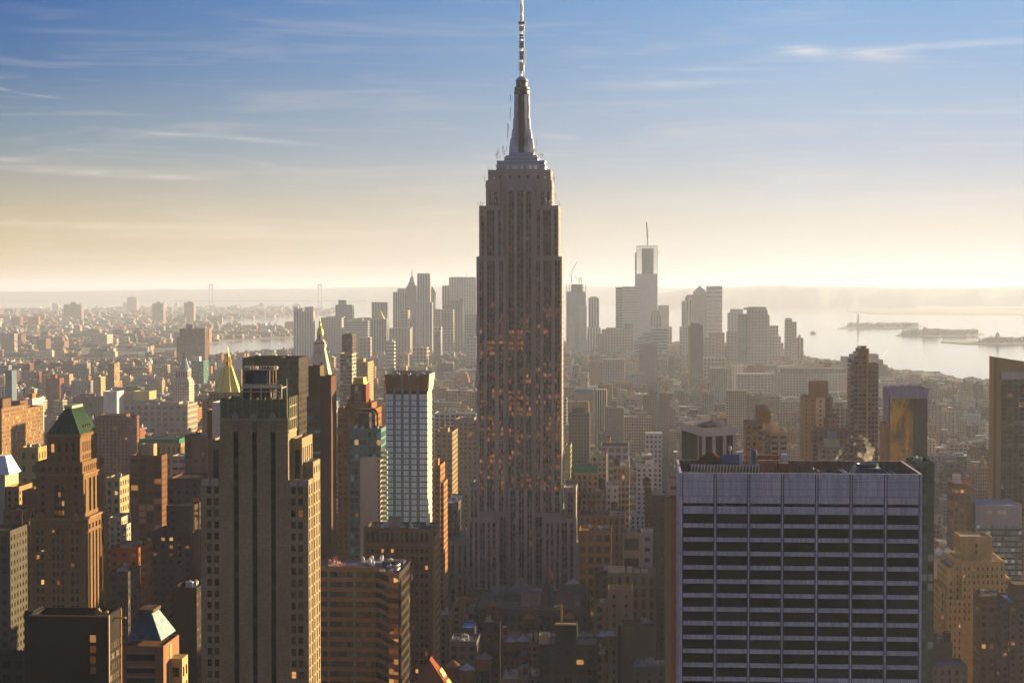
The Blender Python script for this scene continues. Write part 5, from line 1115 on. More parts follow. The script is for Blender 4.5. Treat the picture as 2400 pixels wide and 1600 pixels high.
# red tiled gable at the bottom
t = thing('building', 'red roofed gable with glowing skylights at the bottom edge below the dark flank tower', 'building', (X(1010, 700), 700, 0)); m = MB()
x0, x1 = X(965, 700, 1600), X(1070, 700, 1640); zt = Z(1542, 706); m.poly([(X(1005, 700, 1545), 702, zt), (X(1068, 700, 1640), 700, Z(1640, 700)), (X(1080, 716, 1620), 716, Z(1632, 716)), (X(1016, 716, 1545), 716, zt)][::1], (.20, .06, .03)); m.poly([(X(1005, 700, 1545), 702, zt), (X(1016, 716, 1545), 716, zt), (X(950, 716, 1620), 716, Z(1640, 716)), (X(950, 700, 1640), 700, Z(1640, 700))], (.08, .03, .02))
m.poly([(X(950, 700, 1640), 700, Z(1640, 700)), (X(1068, 700, 1640), 700, Z(1640, 700)), (X(1005, 700, 1545), 702, zt)], (.10, .05, .035)); m.box(X(950, 700, 1640), X(1068, 700, 1640), 700, 716, 0, Z(1641, 700), (.1, .05, .035)); m.build('roof', t)
for k in range(2):
    s = MB(); f = lambda u, v: tuple(Vector((X(1005, 700, 1545), 702, zt)).lerp(Vector((X(1068, 700, 1640), 700, Z(1640, 700))), u).lerp(Vector((X(1016, 716, 1545), 716, zt)).lerp(Vector((X(1080, 716, 1620), 716, Z(1632, 716))), u), v) + Vector((.25, -.05, .25)))
    s.poly([f(.32 + k * .26, .2), f(.50 + k * .26, .2), f(.50 + k * .26, .75), f(.32 + k * .26, .75)], (.7, .55, .3), [(0, 0), (5, 0), (5, 1), (0, 1)], (.6, .5, .2), (.7, .9, 0)); s.build('skylight', t)
reg(x0, x1, 700, 716, 1800)

# ------------------------------------------------------------------ right half, beyond the pale slab block
def rot_box_tower():
    Y = 900.0; t = thing('office_building', 'dark glass box turned on its corner with white piers, behind the pale slab block', 'office building', (X(1660, Y), Y, 0))
    pc = [(X(1648, Y + 0, 1000), Y), (X(1724, Y + 13, 1000), Y + 13), (X(1667, Y + 58, 985), Y + 58), (X(1597.5, Y + 42, 990), Y + 42)]
    pc = [pc[0], pc[1], pc[2], pc[3]]; zt = Z(1003, Y, 1650); wh = (.50, .44, .42)
    m = MB(); m.prism(pc, 0, zt - 4.3, (.05, .035, .03), (1.7, 60, .5, 1, (.02, .016, .015), 0), top=0); cxm = sum(p[0] for p in pc) / 4; cym = sum(p[1] for p in pc) / 4
    o = [(cxm + (p[0] - cxm) * 1.03, cym + (p[1] - cym) * 1.03) for p in pc]; m.prism(o, zt - 4.0, zt, wh, None, par=2.4, roof=(.13, .09, .08)); m.build('wall', t, 'dark_glass')
    for i in (0,):
        a, b = pc[0], pc[1]
        for q in (0.02, .33, .66, .97):
            s = MB(); p = (a[0] + (b[0] - a[0]) * q, a[1] + (b[1] - a[1]) * q); s.box(p[0] - .85, p[0] + .85, p[1] - .9, p[1] + .1, 0, zt - 4.0, wh, (5, 3.5, 0, 0, G0, 0)); s.build('pier', t, 'stone_panel')
    a, b = pc[3], pc[0]
    for q in (.0, .8): s = MB(); p = (a[0] + (b[0] - a[0]) * q, a[1] + (b[1] - a[1]) * q); s.box(p[0] - .5, p[0] + .3, p[1] - .5, p[1] + .6, 0, zt - 4.0, wh); s.build('pier', t)
    clutter(t, pc[0][0], pc[0][0] + 8, Y + 15, Y + 40, zt - 2.4, 4, 55, (.2, .1, .08), 2.4); reg(pc[3][0], pc[1][0], Y, Y + 58, 1080)
rot_box_tower()
slab('apartment_tower', 'terracotta apartment tower with orange water tank house behind the pale slab block', 1748, 1788, 989, 1100, 24, (.28, .15, .09), (3.3, 3.2, .5, .5, G0, .02), 'apartment tower', vb=1085, pent=((1777, 1806, 963, 4, 12, 'orange'), (1772, 1800, 949, 14, 9, 'tan')), units=4, tanks=0)
slab('apartment_tower', 'pale stone apartment tower with rounded sunlit bays, right of the terracotta one', 1790, 1845, 1010, 1120, 24, (.40, .34, .28), (4.5, 3.3, .7, .42, G0, .02), 'apartment tower', sidet=(.5, .42, .2), vb=1085, pent=((1796, 1825, 992, 4, 14, 'beige'),), wings=((1806, 1846, 1012, -3, 10),), units=4)
slab('apartment_tower', 'brown stepped apartment tower with blank brick top box, middle right', 1883, 1911, 929, 1500, 30, (.26, .165, .105), (5, 3.6, .2, .4, G0, 0), 'apartment tower', vb=1075, pent=((1899.5, 1941.5, 894, 5, 18),), wings=((1912, 1934, 931, .5, 26, 'beige'), (1934, 1950, 929, 1, 30, 'brown'), (1944, 1961, 972, -3, 20, 'dkbrown'), (1932, 1960, 978, -6, 9, 'brown')), units=3)
slab('building', 'low rise tan block with silver roof tanks left of the tall striped tower', 1924, 1975, 1048, 1250, 20, (.30, .23, .17), 'apt', vb=1078, pent=((1935, 1968, 1030, 3, 12, 'beige'), (1942, 1962, 1012, 5, 6, 'grey')), units=5)
slab('building', 'shadowed brown slab between the stepped tower and the tall striped tower', 1905, 1990, 1005, 1430, 20, (.17, .11, .08), 'apt', vb=1078)
def striped_tower():
    Y = 1400.0; t, x0, x1, zt = slab('apartment_tower', 'tall slender brown and glass tower with sculpted penthouse fins, right of centre', 2002, 2031, 841, Y, 26, (.24, .15, .12), (3.0, 3.35, .80, .60, (.055, .04, .025), .0), 'apartment tower', vb=1075, sidet=(.30, .2, .17), side=(3, 3.35, 1, .5, (.10, .07, .06), 0), wings=((2034, 2059, 852, 1, 26),), units=0)
    m = MB(); m.box(X(2030.5, Y, 900), X(2034.5, Y, 900), Y - 1.0, Y + 20, 0, Z(818, Y), (.36, .25, .14)); m.build('fin', t)
    m = MB(); m.box(X(1988.3, Y + 18, 850), X(2002, Y, 850), Y + 3, Y + 24, 0, Z(841, Y), (.25, .16, .14), (3, 3.35, 1, .5, (.10, .07, .06), 0)); m.box(X(1990, Y + 18, 850), X(2004, Y, 850), Y + 3, Y + 20, Z(841, Y), Z(829, Y), (.46, .44, .44)); m.build('wing', t)
    for (a, b, c, d, tt) in ((2003, 2026, 841, 833, (.16, .08, .07)), (2004, 2013, 833, 822, (.62, .54, .34)), (2010, 2022, 833, 814, (.26, .17, .09)), (2022, 2030, 833, 811, (.32, .22, .12)), (2031, 2038, 852, 815, (.48, .38, .22))):
        s = MB(); s.box(X(a, Y, 830), X(b, Y, 830), Y + 2, Y + 14, Z(c, Y), Z(d, Y), tt); s.build('penthouse', t)
    s = MB(); q0, q1 = X(2011, Y, 810), X(2033, Y, 810); s.frustum([(q0, Y + 4), (q1, Y + 4), (q1, Y + 6), (q0, Y + 6)], Z(812, Y), [(q0, Y + 4), (q1, Y + 4), (q1, Y + 6), (q0, Y + 6)], Z(809, Y), (.2, .14, .1)); s.build('roof_fin', t)
striped_tower()
def gold_reflection_tower():
    Y = 1300.0; t, x0, x1, zt = slab('office_building', 'mirror glass tower with golden rippled reflections and lavender blank top band', 2086, 2174, 933, Y, 30, (.04, .04, .05), None, 'office building', vb=1078, wings=((2071, 2086, 992, 0, 20, 'orange'),), par=0)
    m = MB(); o = 40; m.box(x0 - .4, x1 + .4, Y - .4, Y + 30.4, zt, Z(906, Y), (.42, .37, .43), None, par=1.5, roof=(.4, .38, .42)); m.box(X(2081, Y, 1000), x0 - .45, Y + 2, Y + 28, 0, Z(908, Y), (.34, .30, .34)); m.build('top_band', t, 'stone_panel')
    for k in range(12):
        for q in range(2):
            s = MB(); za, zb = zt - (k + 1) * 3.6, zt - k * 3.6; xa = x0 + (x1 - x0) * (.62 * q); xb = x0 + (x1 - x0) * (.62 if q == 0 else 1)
            s.poly([(xa, Y - .1, za), (xb, Y - .1, za), (xb, Y - .1, zb), (xa, Y - .1, zb)], (.62, .40, .13) if q == 0 else (.10, .09, .09)); s.build('glass_band', t, MAT['mirror'])  # golden reflections painted on as a tint over the left panes
    s = MB(); s.bar((X(2096, Y + 8, 902), Y + 8, Z(900, Y)), (X(2165, Y + 8, 902), Y + 8, Z(898, Y)), .3, (.3, .3, .32)); s.bar((X(2115, Y + 8, 902), Y + 8, zt + 6), (X(2115, Y + 8, 902), Y + 8, Z(900, Y)), .8, (.2, .2, .22)); s.build('window_rig', t)
def mirror_mat():
    m, t = newmat('mirror'); pos = nd(t, 'ShaderNodeNewGeometry').outputs['Position']
    v = nd(t, 'ShaderNodeVectorMath', operation='MULTIPLY', i={0: pos, 1: (.16, .16, .05)}).outputs[0]
    n = nd(t, 'ShaderNodeTexNoise', i={'Vector': v, 'Scale': 1.0, 'Detail': 6.0, 'Roughness': .7, 'Distortion': 1.5}).outputs[0]
    b = nd(t, 'ShaderNodeBump', i={'Strength': 1.0, 'Distance': 5.0, 'Height': n}).outputs[0]
    c = nd(t, 'ShaderNodeVectorMath', operation='SCALE', i={0: attr(t, 'tint'), 'Scale': mth(t, 'MULTIPLY_ADD', n, 3.4, -1.1, clamp=True)}).outputs[0]  # noise breaks the tint into painted patches of reflection
    principled(t, Base_Color=c, Metallic=.85, Roughness=.12, Normal=b); MAT['mirror'] = m
mirror_mat(); gold_reflection_tower()
def slanted_tower():
    Y = 1300.0; t = thing('apartment_tower', 'tall golden brown balcony tower with slanted blank top cut by the right edge', 'apartment tower', (X(2360, Y), Y, 0)); x0, x1 = X(2329, Y, 1000), X(2470, Y, 1000)
    z0, z1 = Z(836, Y, 2320), Z(858, Y, 2470); m = MB(); T = (.34, .24, .13); D = 18; zb = Z(884, Y, 2340)
    for (a, b, c, d) in (((x0, Y), (x1, Y), z0, z1), ((x1, Y), (x1, Y + D), z1, z1), ((x1, Y + D), (x0, Y + D), z1, z0), ((x0, Y + D), (x0, Y), z0, z0)):
        m.poly([(*a, zb), (*b, zb), (*b, d), (*a, c)], T); m.wall(a, b, 0, zb, T, (3.4, 3.2, .0, .0, G0, 0))
    m.poly([(x0, Y, z0), (x1, Y, z1), (x1, Y + D, z1), (x0, Y + D, z0)], (.12, .1, .1)); q0 = X(2346, Y, 1000)
    m.box(q0, x1, Y - 1.1, Y - .02, Z(884, Y), Z(867, Y), (.44, .40, .38)); m.box(x0 - .2, X(2335, Y, 1000), Y - .4, Y, 0, z0 - 1, (.22, .12, .05)); m.build('wall', t)
    pit = 10.6 * Y / F
    for k in range(60):
        zz = Z(886, Y) - k * pit
        if zz < 50: break
        s = MB(); o = rnd.randint(0, 900); s.poly([(q0, Y - .3, zz - pit + .45), (x1, Y - .3, zz - pit + .45), (x1, Y - .3, zz), (q0, Y - .3, zz)], (.20, .13, .06), [(o, o), (o + 9, o), (o + 9, o + 1), (o, o + 1)], (.035, .03, .025) if k % 9 else (.10, .12, .11), (.85, .95, .01)); s.box(q0 - .2, x1, Y - 1.1, Y - .31, zz - pit, zz - pit + .45, (.26, .18, .10)); s.build('balcony_band', t)
    reg(x0, x1, Y, Y + D, 1170)
slanted_tower()
slab('office_building', 'dark green glass block rising just behind the right corner of the pale slab block', 2144, 2190, 1083, 760, 24, (.05, .065, .055), (2.4, 3.8, .8, .7, (.045, .06, .05), .01), 'office building', vb=1280, par=1.0, units=3)
t, a_, b_, zt_ = slab('office_building', 'grey office block with pale green window bands and blank drum top, lower right', 2288, 2395, 1184, 1250, 40, (.33, .30, .33), None, 'office building', vb=1420, wings=((2268, 2286, 1172, 5, 34, 'lav'),), roof=(.36, .35, .42), par=1.0)
m = MB(); u0, u1 = X(2303, 1250, 1190), X(2370, 1250, 1190); m.box(u0, u1, 1249.6, 1249.98, Z(1196, 1250), Z(1185.5, 1250), (.3, .26, .26), (3, 2.9, .93, .9, (.50, .40, .36), 0), top=0); m.build('window_band', t)
for k in range(14):
    s = MB(); za = Z(1221 + k * 13.2, 1250); s.box(a_ + .1, b_, 1249.75, 1249.98, za - 2.05, za, (.3, .3, .3), (2.2, 2.05, .9, .95, (.20, .28, .25), .0), top=0); s.box(a_ + .1, b_, 1249.8, 1249.98, za - 3.6, za - 2.15, (.10, .06, .05), (2.2, 1.45, .7, 1, (.03, .03, .03), .06), top=0); s.build('window_band', t)
m = MB(); m.box(X(2268, 1260, 1200), a_ - .05, 1255, 1260, 0, Z(1172, 1255), (.4, .36, .42), None); m.build('wing', t)
slab('building', 'red topped brick tower with amber windows and white tank, right of pale slab block', 2234, 2276, 1138, 1150, 22, (.17, .10, .06), (4.2, 3.7, .5, .5, GO, .10), vb=1230, pent=((2236, 2272, 1133, .5, 20, 'red'), (2235, 2252, 1112, 6, 5, 'white')), units=3)
def stepped_yellow():
    Y = 1000.0; K = 1.6; T = (.60, .43, .19); t = thing('office_building', 'stepped golden stone block with square blank top box, lower right', 'office building', (X(2300, Y), Y, 0)); m = MB(); rec = []
    x = lambda px, py=1400: X(px, Y, py); z = lambda py: Z(py, Y, 2300)
    def lev(a, b, py, y0, y1, n, pyr, k, zb=0, sc_=0):
        xa, xb = x(a), x(b); pblock(m, rec, xa, xb, Y + y0 * K, Y + y1 * K, zb, z(py), T, span(xb - xa, n, .36, .5, .5), rows(z(pyr), 17.2 * Y / F, 8.5 * Y / F, k), st_side=(4.2, 3.86, .36, .45, G0, 0), par=.8, roof=(.28, .24, .25))
    lev(2265, 2340.7, 1268, 12, 24, 5, 1290, 0, z(1325)); m.box(x(2300), x(2306), Y + 12 * K - .1, Y + 12 * K - .02, z(1294), z(1286), (.06, .04, .03)); m.box(x(2300), x(2306), Y + 12 * K - .1, Y + 12 * K - .02, z(1309), z(1301), (.06, .04, .03))
    m.box(x(2313), x(2330), Y + 10.5 * K, Y + 12 * K, z(1324), z(1315), T)
    lev(2262, 2366, 1322, 8, 30, 9, 1337, 3, z(1400)); lev(2248, 2262, 1318, 9, 26, 1, 1337, 6)
    lev(2262, 2377, 1361, 7, 32, 10, 1368, 6); lev(2228, 2248, 1338, 8, 28, 1, 1372, 10)
    lev(2225, 2262, 1410, 4, 20, 3, 1416, 12); lev(2213, 2225, 1385, 8, 28, 1, 1400, 4)
    m.build('wall', t, 'brick'); emit_windows(rec, t, (.02, .014, .01), .07, (.2, .13, .06), 'brick', mx=80)
    reg(x(2206), x(2380), Y, Y + 32, 1640)
stepped_yellow()
slab('building', 'brown block with amber lit columns wedged in front of the stepped golden block', 2297, 2352, 1396, 960, 20, (.13, .075, .045), (3.6, 3.6, .5, .6, GO, .08), vb=1700, units=3)
slab('building', 'dark stepped brick block at the right edge with blue lit roof', 2366, 2440, 1412, 900, 30, (.085, .055, .05), (3.4, 3.3, .4, .45, G0, .06), vb=1700, roof=(.3, .34, .5), pent=((2377, 2440, 1369, 8, 16, 'brown'),), wings=((2345, 2368, 1420, 3, 14),))
slab('building', 'low dark roofed block with twin black cooling boxes beside the pale slab block, lower right', 2168, 2232, 1505, 900, 20, (.06, .045, .04), None, vb=1700, pent=((2178, 2197, 1482, 2, 6, 'dk'), (2212, 2229, 1482, 2, 6, 'dk')), units=4)
slab('building', 'purplish stone block with parapet roof at the bottom edge, right of the pale slab block', 2166, 2268, 1560, 860, 20, (.14, .095, .095), (3, 3.4, .4, .7, G0, 0), vb=1700, par=1.6, roof=(.1, .1, .14))
slab('building', 'dark glass low block under the white sawtooth roofs', 2165, 2208, 1385, 1050, 24, (.05, .045, .05), (3, 5, .9, .8, (.03, .03, .035), 0), vb=1500)
t, a_, b_, zt_ = slab('building', 'long white block topped by white gabled skylights, right of the pale slab block', 2164, 2232, 1310, 1100, 26, (.38, .36, .40), None, vb=1345)
for k in range(5):
    m = MB(); u0 = X(2158 + k * 21.5, 1103, 1290); u1 = X(2158 + (k + 1) * 21.5, 1103, 1290); zz = Z(1293, 1103); um = (u0 + u1) / 2
    m.poly([(u0, 1103, zz), (um, 1103, zz + 2.6), (um, 1122, zz + 2.6), (u0, 1122, zz)], (.5, .5, .52)); m.poly([(um, 1103, zz + 2.6), (u1, 1103, zz), (u1, 1122, zz), (um, 1122, zz + 2.6)], (.6, .58, .55)); m.poly([(u0, 1103, zz), (u1, 1103, zz), (um, 1103, zz + 2.6)], (.3, .3, .34)); m.box(u0, u1 - .3, 1103, 1122, zt_ - 1, zz, (.26, .26, .3)); m.build('gabled_skylight', t)

# blocks one can tell apart between the central skyscraper and the pale slab block (and left of it)
slab('office_building', 'grey brown loft building with cream bands left of the central skyscraper', 1064, 1118, 985, 1750, 60, (.24, .18, .15), (4, 4.4, .5, .55, G0, .02), 'office building', vb=1200, side='apt', pent=((1080, 1112, 978, 10, 20),), units=4)
slab('office_building', 'tan gridded loft block between the bay tower and the central skyscraper', 1022, 1060, 1012, 1650, 50, (.27, .19, .11), (5, 4.4, .6, .55, (.06, .05, .03), .03), 'office building', vb=1180, pent=((1030, 1050, 1003, 6, 14),), tanks=1)
slab('apartment_tower', 'orange brick tower with ragged top hugging the right side of the bay tower', 1018, 1032, 1090, 1060, 26, (.30, .15, .07), (3, 3.2, .5, .5, G0, 0), 'apartment tower', vb=1260, pent=((1019, 1027, 1075, 3, 8),), sidet=(.45, .25, .1), wings=((1030, 1040, 1130, 3, 22),))
slab('office_building', 'dark block with snowy flat roof left of the central skyscraper base', 1040, 1072, 1178, 1320, 60, (.09, .07, .06), 'apt', 'office building', vb=1260, roof=(.32, .33, .42), units=4)
slab('building', 'white gridded block with black roof line, upper row behind the central skyscraper, left side', 1018, 1116, 968, 2100, 40, (.42, .40, .40), 'grid', vb=988, units=9)
slab('building', 'low green domed pavilion left of the central skyscraper base', 1030, 1048, 1318, 1200, 22, (.10, .13, .09), None, vb=1370)
slab('apartment_tower', 'narrow green balconied slab touching the right side of the central skyscraper', 1326, 1337, 1044, 1420, 30, (.26, .26, .16), (6, 3.8, 1, .6, (.14, .18, .10), 0), 'apartment tower', vb=1130, sidet=(.4, .3, .15))
slab('office_building', 'beaux arts tan block with green mansard roof right of the central skyscraper', 1338, 1402, 1107, 1340, 24, (.33, .24, .14), (4.2, 4.4, .45, .6, G0, .02), 'office building', vb=1145, pent=((1339, 1401, 1096, 1.5, 20, 'green'),), units=10)
slab('office_building', 'pale blue white gridded loft tower with dark cornice, right of centre', 1408, 1474, 1042, 1700, 30, (.36, .36, .37), (7, 6.4, .68, .62, (.09, .09, .09), .02), 'office building', vb=1140, pent=((1410, 1472, 1038, -.6, 5, 'dk'),), units=6, tanks=1)
slab('office_building', 'tan loft block with curved cornice in front of the blue white loft tower', 1388, 1422, 1065, 1600, 24, (.34, .26, .17), (4.4, 4.6, .5, .5, G0, .02), 'office building', vb=1120, units=3)
slab('office_building', 'cream loft tower with black tank on its roof, right of centre', 1437, 1475, 1092, 1420, 26, (.32, .25, .15), (3.4, 4.6, .62, .62, (.06, .05, .035), .05), 'office building', vb=1180, pent=((1438, 1452, 1075, 3, 8, 'dk'),), units=3)
slab('office_building', 'squat tan block with rooftop ledge, joined to a white block, right of the central skyscraper', 1364, 1420, 1151, 1330, 26, (.20, .15, .09), (3.6, 4.2, .5, .5, G0, .04), 'office building', vb=1192, sidet='tan', units=2)
slab('office_building', 'bright white plain block with few windows right of the central skyscraper', 1420, 1449, 1137, 1335, 26, (.56, .50, .46), (5, 4.4, .3, .45, G0, 0), 'office building', vb=1190, wings=(), units=2)
m = MB(); u = X(1399, 1350, 1130); t = thing('water_tank', 'big dark green gas holder like tank behind the squat tan block', 'water tank', (u, 1362, 0)); m.lathe(u, 1362, [(5.2, 0), (5.2, Z(1127, 1350)), (3.5, Z(1123, 1350)), (.2, Z(1121.5, 1350))], (.04, .05, .035), 14); m.build('drum', t)
slab('office_building', 'long dark roofed arcade block with water tanks, right of the central skyscraper', 1357, 1466, 1206, 1210, 30, (.20, .13, .075), (3.7, 5.6, .4, .7, G0, .02), 'office building', vb=1245, roof=(.05, .05, .05), units=5, tanks=2)
slab('office_building', 'orange lit gridded loft block right of the central skyscraper base', 1357, 1432, 1243, 1140, 26, (.34, .17, .07), (5.2, 6.6, .62, .6, (.05, .03, .02), .03), 'office building', vb=1325, units=7)
slab('building', 'grey concrete framed block, middle of the dark roofs right of the central skyscraper', 1458, 1503, 1247, 1130, 18, (.24, .20, .16), (10, 11, .76, .6, (.03, .025, .02), 0), vb=1290, units=2)
slab('building', 'white angular penthouse block left of the pale slab block', 1504, 1530, 1245, 1100, 14, (.36, .33, .34), (8, 6, .5, .4, G0, 0), vb=1265)
slab('building', 'terrace block with white penthouse sheds right of the central skyscraper base', 1424, 1537, 1342, 1040, 22, (.23, .155, .10), (4.2, 6.5, .45, .75, G0, .02), vb=1400, pent=((1425, 1464, 1330, 2, 8, 'cream'), (1470, 1482, 1330, 2, 7, 'cream'), (1486, 1500, 1337, 1, 7, 'cream'), (1503, 1518, 1337, 1, 7, 'cream')), par=.6)
slab('building', 'small beige block with black framed roof tray, foot of the terrace block', 1425, 1482, 1380, 980, 16, (.30, .21, .15), (6, 5, .25, .4, G0, 0), vb=1400, par=2.6, roof=(.03, .03, .035), units=2)
slab('building', 'orange lit shadow block behind the terrace block', 1393, 1440, 1336, 1090, 14, (.10, .075, .06), 'apt', vb=1400, units=3)
slab('apartment_tower', 'maroon brick slab with green and amber balconies beside the pale slab block', 1573, 1592, 1178, 800, 30, (.15, .055, .04), 'sparse', 'apartment tower', vb=1480, pent=())
slab('apartment_tower', 'grey balconied strip tower clinging to the maroon slab left of the pale slab block', 1560, 1573, 1180, 798, 30, (.12, .10, .07), (4, 3.4, 1, .5, (.12, .12, .07), .10), 'apartment tower', vb=1480)
slab('building', 'beige capped block just left of the pale slab block top', 1566, 1592, 1122, 860, 20, (.28, .23, .20), (4, 5, .5, .3, G0, 0), vb=1178)
slab('office_building', 'dark brick office block with bluish roof left of the pale slab block', 1526, 1560, 1160, 1150, 24, (.07, .04, .03), 'sparse', 'office building', vb=1240, roof=(.3, .3, .4), pent=((1528, 1552, 1149, 4, 8, 'beige'),), units=3)
slab('building', 'narrow maroon brick block with orange tank left of the dark brick office block', 1511, 1526, 1148, 1160, 20, (.14, .06, .04), 'sparse', vb=1240, tanks=1)
# big flat roofed department block below the central skyscraper
t, a_, b_, zt_ = slab('office_building', 'large flat roofed block with grey roof sheds in front of the central skyscraper base', 1110, 1378, 1427, 1080, 68, (.06, .05, .045), (4.2, 5, .5, .6, G0, .01), 'office building', vb=1480, par=1.2, roof=(.085, .08, .085), top=3)
for (p0, p1, d0, d1, h, c_) in ((1150, 1296, 60, 66, 3.2, (.20, .22, .30)), (1221, 1266, 18, 32, 6.5, (.27, .23, .24)), (1271, 1284, 16, 44, 8.5, (.10, .06, .05)), (1184, 1201, 40, 52, 6, (.10, .11, .14)), (1303, 1375, 24, 66, 4.5, (.15, .13, .115)), (1180, 1260, 33, 38, 2.5, (.05, .05, .06))):
    m = MB(); y_ = 1080 + d0; m.box(X(p0, y_, 1400), X(p1, y_, 1400), y_, 1080 + d1, zt_ - 1.2, zt_ + h, c_, par=.5); m.build('roof_shed', t)
clutter(t, a_ + 4, b_ - 3, 1083, 1130, zt_ - 1.2, 14, 66, (.2, .17, .2), 4)
def cone_tank(px, py, Y, r, label, tint=(.16, .08, .045), cone=(.30, .32, .42), legs=8):
    u, z_ = at(px, py, Y); t = thing('water_tank', label, 'water tank', (u, Y, 0), 'rooftop water tanks'); k = r / 3.0
    m = MB(); m.lathe(u, Y, [(r * 1.15, z_ - r * .8), (.1, z_)], cone, 12); m.build('lid', t)
    m = MB(); m.lathe(u, Y, [(r, z_ - r * 2.4), (r, z_ - r * .8)], tint, 12)
    m.build('tank', t)
    for sx in (-1, 1):
        for sy in (-1, 1): m = MB(); m.bar((u + sx * r * .7, Y + sy * r * .7, z_ - r * 2.4 - legs), (u + sx * r * .7, Y + sy * r * .7, z_ - r * 2.4), .25, (.08, .06, .05)); m.build('leg', t)
cone_tank(1343, 1355, 1200, 5.5, 'wide pale cone lidded tank standing before the central skyscraper base', (.05, .045, .04), (.45, .48, .60), 24)
cone_tank(1155, 1406, 1065, 3.6, 'orange brown tank at the left front of the large flat roofed block', cone=(.20, .10, .05))
cone_tank(1240, 1436, 1020, 3.2, 'tan cone topped tank below the middle of the large flat roofed block', cone=(.24, .12, .06))
cone_tank(1334, 1434, 1020, 3.0, 'tan cone topped tank below the right part of the large flat roofed block', cone=(.24, .12, .06))
cone_tank(1196, 1491, 960, 2.8, 'small grey lidded tank, left of two below the large flat roofed block')
cone_tank(1226, 1488, 962, 3.2, 'grey lidded tank, right of two below the large flat roofed block')
cone_tank(1412, 1477, 960, 3.0, 'grey lidded tank, left one of the pair below the terrace block')
cone_tank(1430, 1475, 960, 3.2, 'grey lidded tank, right one of the pair below the terrace block')
cone_tank(1062, 1545, 880, 3.6, 'orange edged tank at the bottom beside the red roofed gable', cone=(.22, .1, .05))
cone_tank(1136, 1527, 880, 3.4, 'dark tank with pale lid rim above the bottom edge, left of centre', cone=(.2, .2, .24))
cone_tank(1095, 1553, 860, 3.4, 'brown tank low at the bottom edge between two dark tanks')
slab('building', 'dark block carrying a bright edged black tower box, bottom centre', 1265, 1400, 1510, 900, 22, (.045, .032, .028), (5, 4.5, .6, .5, G0, .03), vb=1700, roof=(.15, .15, .19), par=.8, pent=((1302, 1352, 1462, 1.0, 12, 'black'), (1263, 1286, 1488, 3, 8, 'beige')), units=4)
m = MB(); t = thing('chimney', 'tall sunlit chimney pipe rising above the black tower box', 'chimney', (X(1315, 912, 1450), 912, 0)); u = X(1316, 912, 1450); m.bar((u, 912, Z(1500, 912)), (u, 912, Z(1416, 912)), .5, (.45, .25, .10)); m.bar((u + .3, 912, Z(1417, 912)), (u - 3.6, 912, Z(1419, 912)), .4, (.40, .32, .25)); m.build('pipe', t); m = MB(); m.box(X(1301, 900, 1460), X(1349, 900, 1460), 899.5, 901.5, Z(1462.5, 900), Z(1459, 900), (.6, .5, .36)); m.build('ledge', t)
slab('building', 'blank brown party wall block, bottom right of centre', 1455, 1538, 1466, 930, 18, (.13, .095, .08), None, vb=1700, wings=((1448, 1542, 1478, 4, 16, 'dk'),), units=2)
slab('building', 'dark brick block with pale roof rim above the blue canvas roof', 1120, 1172, 1458, 960, 16, (.05, .03, .028), (4, 4.5, .4, .5, G0, .03), vb=1540, units=2)
slab('building', 'brown block with snowy draped roof edge, bottom left of centre', 1053, 1117, 1502, 900, 20, (.12, .09, .09), (4, 4.2, .5, .5, G0, .01), vb=1600, roof=(.2, .19, .22), units=5)
slab('building', 'tan brick bulkhead block beside the dark flank tower, bottom left of centre', 1054, 1086, 1414, 1040, 16, (.20, .13, .08), 'sparse', vb=1450, units=2)
slab('building', 'tan block with snowy blue roof beside the dark flank tower', 1028, 1050, 1440, 1000, 20, (.16, .11, .08), 'sparse', vb=1480, roof=(.34, .36, .48), units=2)
slab('building', 'low block with bright blue roof membrane, bottom left of centre', 1080, 1112, 1470, 1000, 18, (.08, .07, .08), None, vb=1500, roof=(.12, .22, .60), par=.3)
slab('building', 'brown block with lit glazed bulkhead touching the pale slab block lower left', 1558, 1592, 1496, 860, 18, (.18, .12, .11), 'sparse', vb=1700, pent=((1562, 1588, 1461, 3, 10, 'brown', 'glass'),))
slab('building', 'grey roofed block with white roof boxes, bottom left of the pale slab block', 1480, 1592, 1562, 840, 20, (.10, .08, .075), 'sparse', vb=1700, roof=(.2, .2, .25), units=12)
slab('building', 'narrow brown block with two window storeys below the terrace block', 1394, 1440, 1412, 985, 14, (.24, .16, .09), (4.6, 4.4, .5, .6, G0, .03), vb=1440, units=6)

